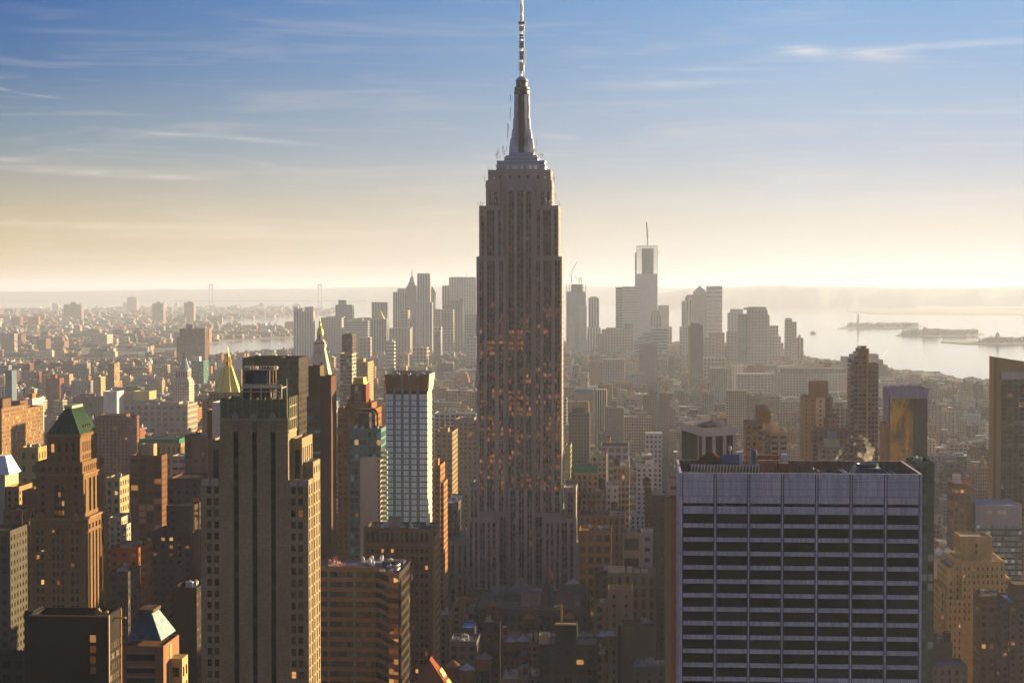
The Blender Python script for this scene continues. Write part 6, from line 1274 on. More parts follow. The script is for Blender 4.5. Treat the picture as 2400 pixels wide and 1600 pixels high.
# ------------------------------------------------------------------ steam
def steam_mat(name, dens, col):
    m, t = newmat(name); vo = nd(t, 'ShaderNodeVolumePrincipled', i={'Color': (*col, 1), 'Density': dens, 'Anisotropy': .4}); nd(t, 'ShaderNodeOutputMaterial', i={'Volume': vo.outputs[0]}); return m
SM = steam_mat('steam', .5, (1, .97, .9)); SM3 = steam_mat('far_steam', .02, (1, 1, 1)); SM2 = steam_mat('thin_steam', .12, (1, .95, .85))
def steam(px, py, Y, puffs, label, mat, seed=1):
    """small closed puffs: (dx px, dy px, radius px)"""
    r = random.Random(seed); bm = __import__('bmesh').new(); k = Y / F
    u0, z0 = at(px, py, Y)
    for dx, dy, rr in puffs:
        rr *= .78
        mt_ = __import__('mathutils').Matrix.Translation((dx * k, r.uniform(-1, 1) * rr * k, -dy * k)); res = __import__('bmesh').ops.create_icosphere(bm, subdivisions=3, radius=rr * k, matrix=mt_)
        c = Vector((dx * k, 0, -dy * k)); ph = r.uniform(0, 9)
        for v in res['verts']:
            d = (v.co - c); n_ = math.sin(d.x * 5.1 / (rr * k) + ph) * math.sin(d.z * 4.3 / (rr * k) + ph * 2) * math.cos(d.y * 3.7 / (rr * k) + ph)
            v.co = c + d * (1 + .38 * n_)
    me = bpy.data.meshes.new('steam_plume'); bm.to_mesh(me); bm.free(); me.materials.append(mat)
    for p in me.polygons: p.use_smooth = True
    o = bpy.data.objects.new('steam_plume', me); sc.collection.objects.link(o); o.location = (u0, Y, z0); tag(o, label, 'steam', None, 'stuff')
rs = random.Random(9)
big = [(rs.gauss(0, 7 + i * .2), -i * 1.0 + rs.uniform(-3, 3), rs.uniform(6, 11) * (1 - i / 95)) for i in range(0, 56, 2)]
steam(2037, 1077, 561, big, 'golden steam cloud rising from the cooling tower on the pale slab block', SM2, 2)
steam(1962, 1076, 575, [(rs.gauss(0, 3) + i * .35, -i, rs.uniform(1.6, 4) * (1 - i / 50)) for i in range(0, 26, 2)], 'small bright steam wisp on the pale slab block roof, left of the golden cloud', SM, 3)
steam(968, 1236, 815, [(rs.uniform(-10, 24), -rs.uniform(0, 16) * (1 - k_ / 22), rs.uniform(2, 4)) for k_ in range(14)], 'pale steam on the roof of the dark tower with sunlit flank', SM, 4)
steam(343, 1440, 468, [(rs.gauss(0, 2) + i * .3, -i, rs.uniform(1.6, 3.4)) for i in range(0, 26, 3)], 'thin steam wisp above the truncated pyramid roof, bottom left', SM2, 5)
steam(1412, 1514, 940, [(rs.gauss(0, 5), rs.gauss(0, 4.5), rs.uniform(3, 5)) for i in range(12)], 'bright white steam puff on a thin stack, bottom centre', SM, 6)
m = MB(); t = thing('chimney', 'thin stack under the bright white steam puff, bottom centre', 'chimney', (X(1412, 940), 940, 0)); u = X(1412, 940, 1520); m.bar((u, 940, 0), (u, 940, Z(1524, 940)), .55, (.35, .18, .09)); m.build('pipe', t); m = MB(); m.box(u - 3, u + 1.5, 938, 942, Z(1528, 940), Z(1525, 940), (.4, .34, .28)); m.build('collar', t)
steam(2162, 880, 4800, [(rs.gauss(0, 4) + i * .35, -i, rs.uniform(2, 4)) for i in range(0, 22, 3)], 'distant white steam above the river front, right side', SM3, 7)
steam(2070, 830, 5600, [(i * .9, -i * .6 + rs.uniform(-1, 1), rs.uniform(2, 4)) for i in range(0, 16, 3)], 'distant white steam beside the terraced brick slab', SM3, 8)
# ------------------------------------------------------------------ the far downtown skyline and the other shore
# name, label, px0, px1, py, Y, D, tint, style, extras
def far(label, px0, px1, py, Y, D=45, tint='grey', st='office', name='office_tower', cat='office tower', vb=826, **k):
    k.setdefault('par', 0); k.setdefault('mat', 'far_facade')
    def big(q):
        q = ST.get(q, q) if isinstance(q, str) else q
        return (max(q[0] * 1.9, 9), max(q[1] * 1.9, 9) if q[3] < 1 else q[1], q[2], q[3], tuple(c * .8 for c in q[4]), 0) if q and Y > 4500 else q
    st = big(st); k['side'] = big(k['side']) if k.get('side', 0) else k.get('side', 'same')
    return slab(name, label, px0, px1, py, Y, D, tint, st, cat, vb=vb, **k)
far('pale windowless slab tower with vertical fins and notched top, left of the gilded campanile', 688, 731, 729, 6200, 60, (.42, .38, .36), (3, 4, .35, 1, (.16, .14, .14), 0), vb=838, pent=((688, 698, 719, 0, 14), (714, 731, 719, 0, 30), (700, 708, 722, 10, 12)))
far('grey green stepped tower with small rooftop crown, behind the gilded campanile', 786, 826, 714, 7300, 50, (.20, .24, .24), 'office', pent=((793, 812, 703, 8, 20), (797, 809, 706, 4, 20)))
far('broad pale office slab with white top rim right of the gilded campanile', 752, 800, 744, 6300, 50, (.38, .34, .33), (4, 4, .5, .6, (.14, .12, .12), 0), wings=((762, 806, 768, -20, 18),), pent=((766, 806, 741, 10, 25),))
far('grey block behind the dark copper flanked tower', 806, 862, 752, 6900, 50, (.24, .24, .26), 'band', pent=((815, 850, 746, 6, 20),))
far('dark grey ribbed tower left of the spired skyscraper', 871, 908, 708, 7400, 40, (.17, .16, .17), 'stripe', wings=((872, 890, 712, -6, 20),))
t, *_ = far('courthouse tower with golden pyramid roof left of the spired skyscraper', 869, 906, 747, 5900, 40, (.36, .33, .31), 'stripe'); cap_pyr(t, 876, 900, 747, 724, 5900, 30, (.45, .40, .2), .04)
far('low white roofed tower between the grey ribbed tower and the harbour', 838, 870, 744, 7500, 30, (.4, .42, .45), 'band')
t, *_ = far('striped pale slab left shoulder of the spired skyscraper', 921, 953, 684, 7100, 50, (.34, .30, .28), 'stripe', pent=((932, 953, 676, 10, 25),))
def spire(label, tiers, top, Y, tint, cx, name='skyscraper', st='stripe'):
    t = thing(name, label, 'skyscraper', (X(cx, Y), Y, 0)); m = MB()
    for a, b, c, dy in tiers: m.box(X(a, Y + dy, 720), X(b, Y + dy, 720), Y + dy, Y + 44 - dy, 0, Z(c, Y), tint, ST[st], par=0)
    m.build('wall', t, 'far_facade'); m = MB(); k = Y / F; u = X(cx, Y, 640); m.lathe(u, Y + 22, [(r * k, Z(p, Y)) for p, r in top], tuple(q * .8 for q in tint), 8); m.build('spire', t); reg(X(tiers[0][0], Y), X(tiers[0][1], Y), Y, Y + 44, 826)
spire('tallest spired stone skyscraper left of the central skyscraper', [(952, 976, 672, 0), (954, 974, 668, 3), (957, 971, 661, 7)], [(661, 6.2), (656, 5.5), (652, 4.6), (649, 3.2), (646, 1.4), (640, .9), (626, .3)], 6900, (.30, .27, .26), 964)
t, *_ = far('rippled silver apartment skyscraper right of the spired one', 977.5, 1008, 641, 6500, 32, (.36, .34, .34), (3, 3.6, .35, 1, (.18, .17, .18), 0), cat='skyscraper', vb=800, pent=((983, 990, 640, 1, 20), (996, 1003, 640, 1, 20)), wings=((976, 990, 706, -6, 30), (1000, 1013, 708, -4, 30)), ant=())
t, *_ = far('narrow tower with slanting pointed top right of the rippled silver skyscraper', 1009, 1019, 690, 7000, 36, (.34, .30, .27), 'stripe', vb=760); cap_pyr(t, 1008, 1021, 690, 671, 7000, 34, (.3, .27, .24), .05, shift=-5)
far('dim brown block right of the rippled silver skyscraper', 1014, 1033, 724, 6700, 40, (.28, .22, .19), 'office')
far('white gridded bank skyscraper with mast left of the central skyscraper', 1052, 1116, 650, 7000, 40, (.46, .44, .43), (4.6, 4.4, .55, .55, (.22, .2, .2), 0), cat='skyscraper', ant=((1094, 636, 10),), pent=((1054, 1114, 649, 4, 30),))
far('pale tower attached to the left of the white gridded bank skyscraper', 1036, 1053, 669, 7050, 40, (.36, .34, .33), 'stripe', ant=((1043, 660, 6), (1050, 664, 6)))
far('dark slab tower with lit right edge before the white gridded bank skyscraper', 1041, 1085, 712, 6000, 46, (.19, .17, .16), (3, 4, .4, 1, (.1, .09, .09), 0), sidet=(.44, .38, .3), pent=((1052, 1078, 703, 6, 20), (1076, 1086, 700, 8, 20)))
far('finely gridded grey tower in front of the dark slab tower', 1033.5, 1062, 725, 5900, 40, (.28, .26, .25), 'fine')
far('grey podium block between dark slab tower and central skyscraper', 1087, 1117, 736, 6300, 40, (.26, .26, .26), 'fine')
far('stone block with gold lit grid side below the spired skyscraper', 941, 956, 727, 6000, 60, (.30, .27, .25), 'office', side=(7, 6, .5, .5, (.3, .26, .2), 0), sidet=(.60, .50, .34))
far('civic colonnaded block with lit right flank below the spired skyscraper', 912, 961, 769, 5600, 60, (.32, .28, .26), (5, 6, .4, 1, (.18, .15, .14), 0), sidet=(.58, .48, .32), pent=((945, 966, 766, 4, 20),))
far('small slim white tower low before the civic colonnaded block', 905, 924, 800, 4700, 24, (.52, .50, .5), 'band', vb=862, pent=((908, 920, 796, 3, 12),))
far('tan flat block low right of the slim white tower', 967, 1000, 814, 4900, 50, (.34, .28, .22), 'office', vb=850, sidet=(.6, .5, .3))
far('dark blue glass block below the dim brown block', 1018, 1032, 776, 5300, 30, (.12, .15, .20), 'glass', vb=826)
far('white low tower above the dark blue glass block', 1016, 1034, 766, 5500, 30, (.42, .42, .43), 'office', vb=800)
far('grey pointed church like office block left of the civic block', 842, 868, 790, 5000, 30, (.32, .28, .25), 'fine', vb=850)
far('grey glass tower with verdigris hint by the central skyscraper edge', 1094, 1116, 790, 5100, 30, (.28, .30, .29), 'fine', vb=860, pent=((1100, 1112, 787, 2, 14, 'teal'),))
# right of the central skyscraper
def frame_tower(label, px0, px1, pyt, pyg, Y, D, tint, name='unfinished_tower', vb=826, mast=None):
    x0, x1 = X(px0, Y, 700), X(px1, Y, 700); t = thing(name, label, 'skyscraper', ((x0 + x1) / 2, Y, 0)); zt, zg = Z(pyt, Y), Z(pyg, Y)
    m = MB(); m.box(x0, x1, Y, Y + D, 0, zg, tint, (3, 4.2, .9, .7, (.30, .32, .34), 0)); m.build('glazed_wall', t, 'far_facade')
    m = MB(); h = zg; i = 0
    while h < zt: m.box(x0, x1, Y, Y + D, h, h + .8, (.22, .20, .19)); h += 4.2; i += 1
    for q in range(7):
        for yy in (Y, Y + D - .9): u = x0 + (x1 - x0 - .9) * q / 6; m.box(u, u + .9, yy, yy + .9, zg, zt, (.20, .18, .17))
    m.build('open_frame', t)
    m = MB(); m.box(x0 + (x1 - x0) * .25, x0 + (x1 - x0) * .8, Y + D * .2, Y + D * .8, zg, zt - (zt - zg) * .12, (.12, .12, .14)); m.build('core', t)
    if mast: m = MB(); u = X(mast[0], Y, mast[1]); m.bar((X(mast[2], Y, mast[3]), Y + D / 2, zt), (u, Y + D / 2, Z(mast[1], Y)), 1.6, (.42, .38, .2)); m.bar((u + 1, Y + D / 2, Z(mast[1], Y)), (X(mast[2], Y, 560) + 1.5, Y + D / 2, Z(560, Y)), 1.6, (.42, .38, .2)); m.build('crane_mast', t)
    reg(x0, x1, Y, Y + D, vb); return t, x0, x1, zt
t, a_, b_, zt_ = frame_tower('tallest far skyscraper, unfinished with open top floors and crane mast, right of centre', 1491.5, 1541, 575, 642, 6600, 50, (.40, .40, .41), mast=(1515, 521, 1518, 575))
m = MB(); m.box(X(1488, 6600, 640), a_, 6604, 6640, 0, Z(592, 6600), (.44, .42, .38), (8, 4.2, .6, .6, (.2, .19, .18), 0)); m.build('hoist', t)
m = MB(); m.bar((b_ + 1, 6610, Z(600, 6600)), (b_ + 8, 6610, Z(588, 6600)), .8, (.4, .38, .3)); m.build('crane_arm', t)
t, a_, b_, zt_ = frame_tower('unfinished tower with open steel top and two roof cranes just right of the central skyscraper', 1327, 1373, 664, 684, 6500, 40, (.22, .22, .24))
m = MB(); m.box(X(1357, 6490, 720), X(1375, 6490, 720), 6484, 6499.9, 0, Z(715, 6490), (.50, .44, .36), ST['fine']); m.box(X(1333, 6490, 760), X(1348, 6490, 760), 6484, 6499.9, 0, Z(743, 6490), (.50, .44, .36), ST['fine']); m.build('light_panel', t)
for (bx_, tx, ty, lab) in ((1339, 1353, 613, 'boom'), (1357, 1345, 648, 'boom'), (1362, 1363, 649, 'boom')):
    m = MB(); u = X(bx_, 6510); zb = Z(645 if bx_ == 1339 else 652, 6510); m.bar((u, 6510, zt_), (u, 6510, zb), 1.3, (.42, .34, .3)); m.bar((u - 6, 6510, zb - 2), (X(tx, 6510, ty), 6510, Z(ty, 6510)), .9, (.42, .34, .3)); m.build('crane', t)
far('white ribbed hotel tower right of the unfinished tower with cranes', 1379, 1404, 698, 6500, 26, (.54, .50, .44), (4, 5, .45, 1, (.26, .24, .22), 0), vb=784, pent=((1383, 1399, 695, 3, 14),), wings=((1376, 1408, 768, -4, 20),))
far('broad glass office tower left of the tallest far skyscraper', 1458, 1500, 671, 6350, 50, (.44, .42, .40), (4, 4, .9, .45, (.30, .30, .30), 0), cat='skyscraper')
m = None
far('dark left face of the broad glass tower beside the tallest far skyscraper', 1443, 1458, 673, 6345, 50, (.17, .16, .16), 'band', cat='skyscraper')
far('slant topped stone tower right of the tallest far skyscraper', 1542, 1568, 715, 6900, 44, (.36, .33, .30), 'fine', vb=800, wings=((1545, 1575, 765, -8, 30),))
t, *_ = far('rounded dark art deco block at the foot of the tallest far skyscraper', 1524, 1550, 740, 6100, 40, (.24, .22, .20), 'stripe', vb=770); cap_pyr(t, 1526, 1548, 740, 727, 6100, 34, (.26, .23, .21), .7)
t, *_ = far('pale blue stepped slab sloping down at left, below the tallest far skyscraper', 1525, 1564, 768, 5500, 40, (.38, .42, .43), 'band', vb=815, wings=((1508, 1525, 778, 0, 40), (1494, 1508, 788, 0, 40), (1486, 1494, 798, 0, 40)), pent=((1524, 1536, 766, 2, 20),))
far('shadowed brown slab in front of the broad glass tower', 1464, 1484, 757, 5700, 40, (.24, .20, .18), 'office')
far('dark framed grid block low in front of the blue stepped slab', 1498, 1540, 806, 4400, 30, (.18, .15, .14), (4, 4, .6, .6, (.14, .12, .11), 0), vb=870)
far('big brown stone block right of the unfinished tower with cranes', 1410, 1464, 772, 5900, 60, (.24, .17, .13), 'fine', vb=826, wings=((1420, 1445, 768, 8, 30), (1400, 1412, 782, 2, 30)))
t, *_ = far('stone tower with blue pyramid roof, centre of the harbour side cluster', 1620, 1656, 690, 6700, 44, (.38, .34, .31), 'fine', vb=800, pent=((1625, 1655, 683, 4, 36),)); cap_pyr(t, 1626, 1655, 683, 669, 6704, 36, (.18, .24, .30), .02)
t, *_ = far('stone tower with domed roof left of the blue pyramid tower', 1607, 1622, 703, 6600, 44, (.46, .42, .32), 'stripe', vb=764)
m = MB(); k = 6600 / F; u = X(1615, 6600, 700); m.lathe(u, 6622, [(9.5 * k, Z(703, 6600)), (8.8 * k, Z(698, 6600)), (6.5 * k, Z(693.5, 6600)), (3 * k, Z(691, 6600)), (.4, Z(690, 6600))], (.28, .30, .31), 14); m.build('dome', t)
far('grey slab shoulder left of the domed stone tower', 1598, 1607, 705, 6650, 40, (.30, .27, .25), 'fine', vb=764)
far('white horizontally banded tower right of the blue pyramid tower', 1656, 1693, 670, 6700, 40, (.50, .42, .37), (8, 7.5, 1, .45, (.28, .25, .24), 0), vb=790, cat='skyscraper')
far('pale lower block left of the harbour side cluster', 1593, 1612, 765, 6000, 40, (.36, .31, .28), 'fine')
far('dark glass tower with golden lower corner before the harbour side cluster', 1619, 1648, 762, 3900, 24, (.16, .14, .12), (2.6, 3.4, .85, .8, (.16, .13, .09), 0), name='apartment_tower', cat='apartment tower', vb=870, pent=((1620, 1640, 757, 3, 12),), wings=((1613, 1620, 764, 2, 20, 'gold'),))
far('brown apartment slab, left of three below the harbour side cluster', 1651, 1676, 790, 5300, 30, (.30, .21, .16), 'fine', name='apartment_tower', cat='apartment tower', vb=850)
far('brown apartment slab, middle of three below the harbour side cluster', 1663, 1698, 779, 5400, 30, (.32, .22, .17), 'fine', name='apartment_tower', cat='apartment tower', vb=850, side=None)
far('brown apartment slab, right of three below the harbour side cluster', 1703, 1728, 777, 5350, 30, (.34, .23, .16), 'fine', name='apartment_tower', cat='apartment tower', vb=850)
far('broad granite bank tower with arcaded crown right of the harbour side cluster', 1752, 1799, 726, 5300, 44, (.30, .26, .24), (4.6, 4.4, .55, .55, (.14, .12, .11), 0), vb=850, pent=((1744, 1796, 721, 2, 30), (1754, 1796, 719, 1, 20)), wings=((1799, 1803.5, 738, 2, 36),), cat='skyscraper')
far('dark glass left half of the broad granite bank tower', 1730, 1752, 736, 5290, 44, (.20, .20, .21), 'glass', vb=850)
far('pale stone tower with sloped crown behind the broad granite bank tower', 1706, 1742, 733, 6200, 40, (.42, .38, .35), 'fine', vb=780, pent=((1712, 1741, 724, 4, 30),))
far('stepped pale block right of the broad granite bank tower', 1804, 1824, 763, 5700, 40, (.38, .33, .29), 'office', vb=820, wings=((1803, 1830, 788, -6, 30), (1803, 1836, 803, -10, 30)))
far('last slim slab tower before the bright river, right side', 1841, 1856, 748, 5600, 40, (.32, .27, .24), 'fine', vb=830, pent=((1842, 1855, 745, 2, 14),), wings=((1856, 1867, 754, 1, 40),), name='apartment_tower', cat='apartment tower')
t, *_ = far('deco block with small cupola at the edge of the bright river', 1867, 1883, 792, 5550, 44, (.36, .29, .22), 'stripe', vb=842, sidet=(.6, .5, .36)); m = MB(); k = 5560 / F; u = X(1874, 5560, 790); m.lathe(u, 5560, [(4 * k, Z(792, 5560)), (4 * k, Z(787, 5560)), (1.6 * k, Z(785, 5560)), (.3, Z(780, 5560))], (.3, .25, .2), 8); m.build('cupola', t)
far('wide pale low block in front of the three brown apartment slabs', 1640, 1700, 838, 4600, 40, (.38, .33, .28), 'office', name='building', cat='building', vb=880)
far('terraced brick slab stepping down toward the river, right of the tall striped tower', 2040, 2059, 830, 4400, 60, (.27, .20, .17), 'fine', name='building', cat='building', vb=880, wings=((2059, 2070, 843, 0, 60), (2070, 2080, 855, 0, 60), (2080, 2090, 866, 0, 60), (1975, 1990, 836, 4, 50)), pent=())
far('pink brown square block on the river front, right side', 2133, 2157, 877, 4300, 40, (.34, .20, .16), 'fine', name='building', cat='building', vb=892, side=None)
far('long pale gridded warehouse left of the tall striped tower', 1815, 1985, 876, 3900, 60, (.36, .29, .24), (6, 5.4, .5, .5, (.14, .11, .1), 0), name='building', cat='building', vb=915, pent=((1830, 1980, 862, 40, 30, 'tan', 'office'),))
far('long white gridded loft left of the long pale warehouse', 1728, 1814, 876, 3600, 50, (.44, .40, .36), (6, 5.4, .6, .5, (.16, .14, .12), 0), name='building', cat='building', vb=915)
far('white windowed loft tower above the long white loft', 1716, 1742, 857, 3700, 30, (.52, .50, .48), (5, 4, .6, .5, (.14, .12, .12), 0), name='building', cat='building', vb=905)
far('beige twin loft block left of the white windowed loft tower', 1664, 1704, 862, 3500, 40, (.38, .33, .27), 'office', name='building', cat='building', vb=905)
far('tan gridded tower block above the dark turned glass box', 1702, 1750, 914, 2700, 26, (.38, .32, .22), 'office', name='building', cat='building', vb=960, sidet='yellow')
far('white low loft with dark windows, right of centre mid city', 1512, 1552, 1015, 2000, 24, (.50, .46, .42), (5, 5, .55, .55, G0, 0), name='building', cat='building', vb=1035)
far('tall brown balcony tower rising from low roofs, right of centre', 1418, 1462, 955, 2350, 24, (.23, .16, .12), (5, 3.6, .6, .5, (.14, .12, .10), .01), name='apartment_tower', cat='apartment tower', vb=1000, pent=((1434, 1446, 939, 5, 10),))
far('gridded tan loft block right of the central skyscraper, upper mid city', 1412, 1464, 842, 3800, 40, (.36, .31, .24), (5, 5, .55, .5, (.15, .13, .11), 0), name='building', cat='building', vb=884)
far('twin brick apartment block with gold lit edge, right of centre', 1507, 1538, 925, 2700, 26, (.27, .17, .12), 'fine', name='apartment_tower', cat='apartment tower', vb=965, sidet=(.6, .48, .22), pent=((1520, 1534, 902, 5, 8),), wings=((1545, 1570, 920, 3, 24),))
far('brick housing block with lit flank behind the central skyscraper right side', 1385, 1412, 847, 4100, 30, (.28, .15, .11), 'fine', name='apartment_tower', cat='apartment tower', vb=895)
far('blue roofed long shed on a brown block right of the central skyscraper', 1347, 1392, 920, 2600, 30, (.26, .20, .15), None, name='building', cat='building', vb=942, pent=((1347, 1390, 911, 2, 24, 'blue'),), sidet=(.5, .38, .2))
far('cream temple fronted block right of the blue roofed shed', 1394, 1422, 913, 2620, 30, (.46, .40, .32), 'stripe', name='building', cat='building', vb=940, sidet=(.62, .5, .28))
far('dark flat brown block low right of the central skyscraper', 1333, 1382, 967, 2000, 24, (.11, .075, .055), 'office', name='building', cat='building', vb=1000, pent=((1340, 1372, 955, 3, 12, 'dk'), (1352, 1380, 940, 12, 12, 'tan')))
# the far left shore
for (lab, a, b, py, Yd, pen) in (('broad pale housing slab, leftmost of three standing above the far shore', 149, 191, 713, 13500, ((165, 178, 708, 4, 20),)), ('square housing tower, middle of three standing above the far shore', 357, 383, 711, 12500, ((366, 376, 707, 4, 20),)), ('square housing tower, right of three standing above the far shore', 431, 454, 709, 12500, ((440, 450, 706, 4, 20),))):
    slab('apartment_tower', lab, a, b, py, Yd, 60, (.26, .20, .17), (9, 7, .4, .5, G0, 0), 'apartment tower', vb=724, par=0, pent=pen)
slab('office_building', 'pale concrete block standing alone on the far river bank, left', 214, 251, 784, 7700, 90, (.38, .33, .30), (7, 7, .5, .6, (.18, .14, .12), 0), 'office building', vb=812, par=0, pent=((232, 246, 780, 10, 30),), sidet=(.55, .48, .4), wings=((180 + 76, 289, 808, 0, 60),))
slab('apartment_tower', 'brown tower block by the bridge, left', 86, 108, 794, 6900, 60, (.20, .12, .09), 'fine', 'apartment tower', vb=820, par=0)
slab('apartment_tower', 'brown tower block right of the one by the bridge', 126, 151, 799, 7300, 60, (.24, .15, .11), 'fine', 'apartment tower', vb=826, par=0, wings=((112, 126, 806, 4, 50),))
slab('apartment_tower', 'dark brown block with pointed roof cut near the left shore', 28, 50, 783, 7800, 60, (.18, .10, .07), 'fine', 'apartment tower', vb=815, par=0, pent=((32, 42, 776, 8, 20),))
slab('building', 'small domed monument block on the far left shore', 180, 200, 763, 10000, 60, (.30, .24, .2), None, vb=785, par=0, pent=((186, 194, 751, 4, 20),))
# ------------------------------------------------------------------ the low city: streets of ordinary buildings
def inside(p, poly):
    x, y = p; c = False; n = len(poly)
    for i in range(n):
        x0, y0 = poly[i]; x1, y1 = poly[(i + 1) % n]
        if (y0 > y) != (y1 > y) and x < (x1 - x0) * (y - y0) / (y1 - y0) + x0: c = not c
    return c
HN = np.array([(h[0] - 5, h[1] + 5, h[2] - 5, h[3] + 5, h[4] - 2, h[5] + 2, h[6], h[7]) for h in HERO])
# lowest allowed skyline (py) per px for ordinary buildings
ENV = np.interp(np.arange(-200, 2601), [-200, 0, 120, 260, 400, 470, 560, 660, 760, 900, 1100, 1340, 1420, 1560, 1700, 1800, 1880, 1960, 2060, 2110, 2230, 2314, 2600],
                [850, 846, 850, 846, 838, 836, 826, 820, 806, 800, 800, 800, 796, 800, 808, 812, 832, 842, 862, 872, 884, 893, 900])
rg = random.Random(2024)
TINTS = [((.36, .27, .18), 'tan', 5), ((.24, .13, .08), 'brown brick', 6), ((.24, .09, .055), 'red brick', 3), ((.46, .38, .28), 'cream', 4), ((.55, .52, .49), 'white', 3), ((.26, .25, .25), 'grey', 3), ((.14, .09, .06), 'dark brown', 4), ((.36, .18, .08), 'orange brick', 3), ((.30, .24, .17), 'sand', 4), ((.09, .07, .06), 'blackened brick', 2)]
TW = [t_[2] for t_ in TINTS]
ROOFS = [((.09, .085, .085), 'dark flat roof', 7), ((.20, .19, .20), 'grey roof', 4), ((.40, .40, .44), 'snowy roof', 3), ((.55, .55, .60), 'white roof', 1), ((.22, .11, .07), 'rust roof', 1), ((.14, .24, .22), 'green roof', 1)]
RW = [t_[2] for t_ in ROOFS]
STY = ['apt', 'office', 'loft', 'grid', 'fine', 'sparse', 'wide', 'band']; SW = [6, 4, 4, 2, 4, 3, 1, 1]
def free(x0, x1, y0, y1):
    return not np.any((HN[:, 0] < x1) & (HN[:, 1] > x0) & (HN[:, 2] < y1) & (HN[:, 3] > y0))
def limit(x0, x1, y0, y1, z):
    ps = [proj(x, y, z) for x in (x0, x1) for y in (y0,)] + [proj(x0, y1, z), proj(x1, y1, z)]
    a, b = min(p[0] for p in ps), max(p[0] for p in ps)
    if b < -60 or a > 2460: return None
    lo = float(ENV[max(0, min(2800, int(a) + 200)):max(1, min(2801, int(b) + 202))].max())
    k = (HN[:, 4] < b) & (HN[:, 5] > a) & (HN[:, 7] > y0)
    if k.any(): lo = max(lo, float(HN[k, 6].max()) + 1)
    lo += rg.random() ** 2 * 8
    return lo
LOTS = []
BX, BY, AV, STR = 244.0, 62.0, 26.0, 18.0
by = 560.0
while by < 8400:
    span_x = by * .33 + 120; xc = (1200 - 1500) / F * by
    bx = math.floor((xc - span_x) / (BX + AV)) * (BX + AV) + 40
    while bx < xc + span_x:
        park = (by > 3250 and by < 3560 and X(1560, by) < bx + 120 < X(1690, by)) or (2560 < by < 2850 and X(300, by) < bx + 120 < X(400, by) and False)
        lf = .85 if by < 3000 else (1.0 if by < 5000 else 1.4)
        for row in (0, 1):
            x = bx
            while x < bx + BX - 8:
                wdt = min(rg.choice((12, 15, 18, 22, 28, 36, 46) if by < 2200 else (10, 14, 18, 24, 32, 46, 60)) * lf, bx + BX - x)
                if bx + BX - x - wdt < 9: wdt = bx + BX - x
                x0, x1 = x, x + wdt; x += wdt + (.0 if rg.random() < .8 else rg.uniform(1, 5))
                dep = rg.uniform(20, 30.5); y0 = by if row == 0 else by + BY - dep; y1 = y0 + dep
                if park or not inside(((x0 + x1) / 2, y0), MANH) or not free(x0, x1, y0, y1): continue
                if by < 1400: h = rg.lognormvariate(math.log(48), .35)
                elif by < 2100: h = rg.lognormvariate(math.log(38), .42)
                elif by < 4600: h = rg.lognormvariate(math.log(25), .45) * (1.9 if rg.random() < .06 else 1)
                else: h = rg.lognormvariate(math.log(32), .5) * (2.2 if rg.random() < .10 else 1)
                if wdt < 14 * lf: h = min(h, 26)
                lo = limit(x0, x1, y0, y1, h)
                if lo is None: continue
                hm = CZ - (lo - 676) * y0 / F
                if h > hm: h = hm * rg.uniform(.86, 1.0)
                if h < 7: h = rg.uniform(6, 8)
                LOTS.append((x0, x1, y0, y1, h))
        bx += BX + AV
    by += BY + STR
# avenue-like streets of the far shore
def shore_lots():
    out = []; Yb = 6500.0
    while Yb < 26500:
        st_ = 70 + (Yb - 6500) * .012; span0, span1 = X(-60, Yb), X(830, Yb); x = span0
        while x < span1:
            w_ = rg.uniform(16, 60) * (1 + Yb / 26000); d_ = rg.uniform(14, 36) * (1 + Yb / 20000); x0 = x; x += w_ * rg.uniform(1.05, 1.9)
            y0 = Yb + rg.uniform(-20, 20)
            if not inside((x0, y0), BROOK) or not inside((x0 + w_, y0 + d_), BROOK) or not free(x0, x0 + w_, y0, y0 + d_): continue
            h = rg.lognormvariate(math.log(12), .4) * (1 + Yb / 40000)
            if rg.random() < .04: h *= 2.6
            pyc = 676 + 239 * F / Yb
            if 0 < proj(x0, y0, 0)[0] < 470 and 838 > pyc > 818 and rg.random() < .8: continue
            out.append((x0, x0 + w_, y0, y0 + d_, h))
        Yb += st_
    return out
SH = shore_lots()

# which ordinary buildings show largest: paint boxes far to near into an id buffer
def visible_area():
    Wb, Hb = 600, 400; buf = np.full((Hb, Wb), -1, dtype=np.int32); items = []
    for i, l in enumerate(LOTS): items.append((l[2], i, l))
    for h in HERO: items.append((h[2], -2, (h[0], h[1], h[2], h[3], None, h)))
    items.sort(key=lambda q: -q[0])
    for _, i, l in items:
        if i >= 0:
            x0, x1, y0, y1, z = l; p = [proj(x0, y0, z), proj(x1, y0, z), proj(x0, y1, z), proj(x1, y1, z)]; a, b = min(q[0] for q in p), max(q[0] for q in p); t_ = min(q[1] for q in p); bt = proj(x0, y0, 0)[1]
        else:
            h = l[5]; a, b = h[4], h[5]; t_ = h[6] - 4000 if False else TOPS.get(id(h), h[6] - 60); bt = proj(h[0], h[2], 0)[1]
        buf[max(0, int(t_ / 4)):max(0, int(bt / 4)), max(0, int(a / 4)):max(0, int(math.ceil(b / 4)))] = i
    n, c = np.unique(buf, return_counts=True); return {int(k): int(v) for k, v in zip(n, c) if k >= 0}
TOPS = {}
area = visible_area()
order = sorted(area, key=lambda i: -area[i]); INDIV = set(order[:KEEP])

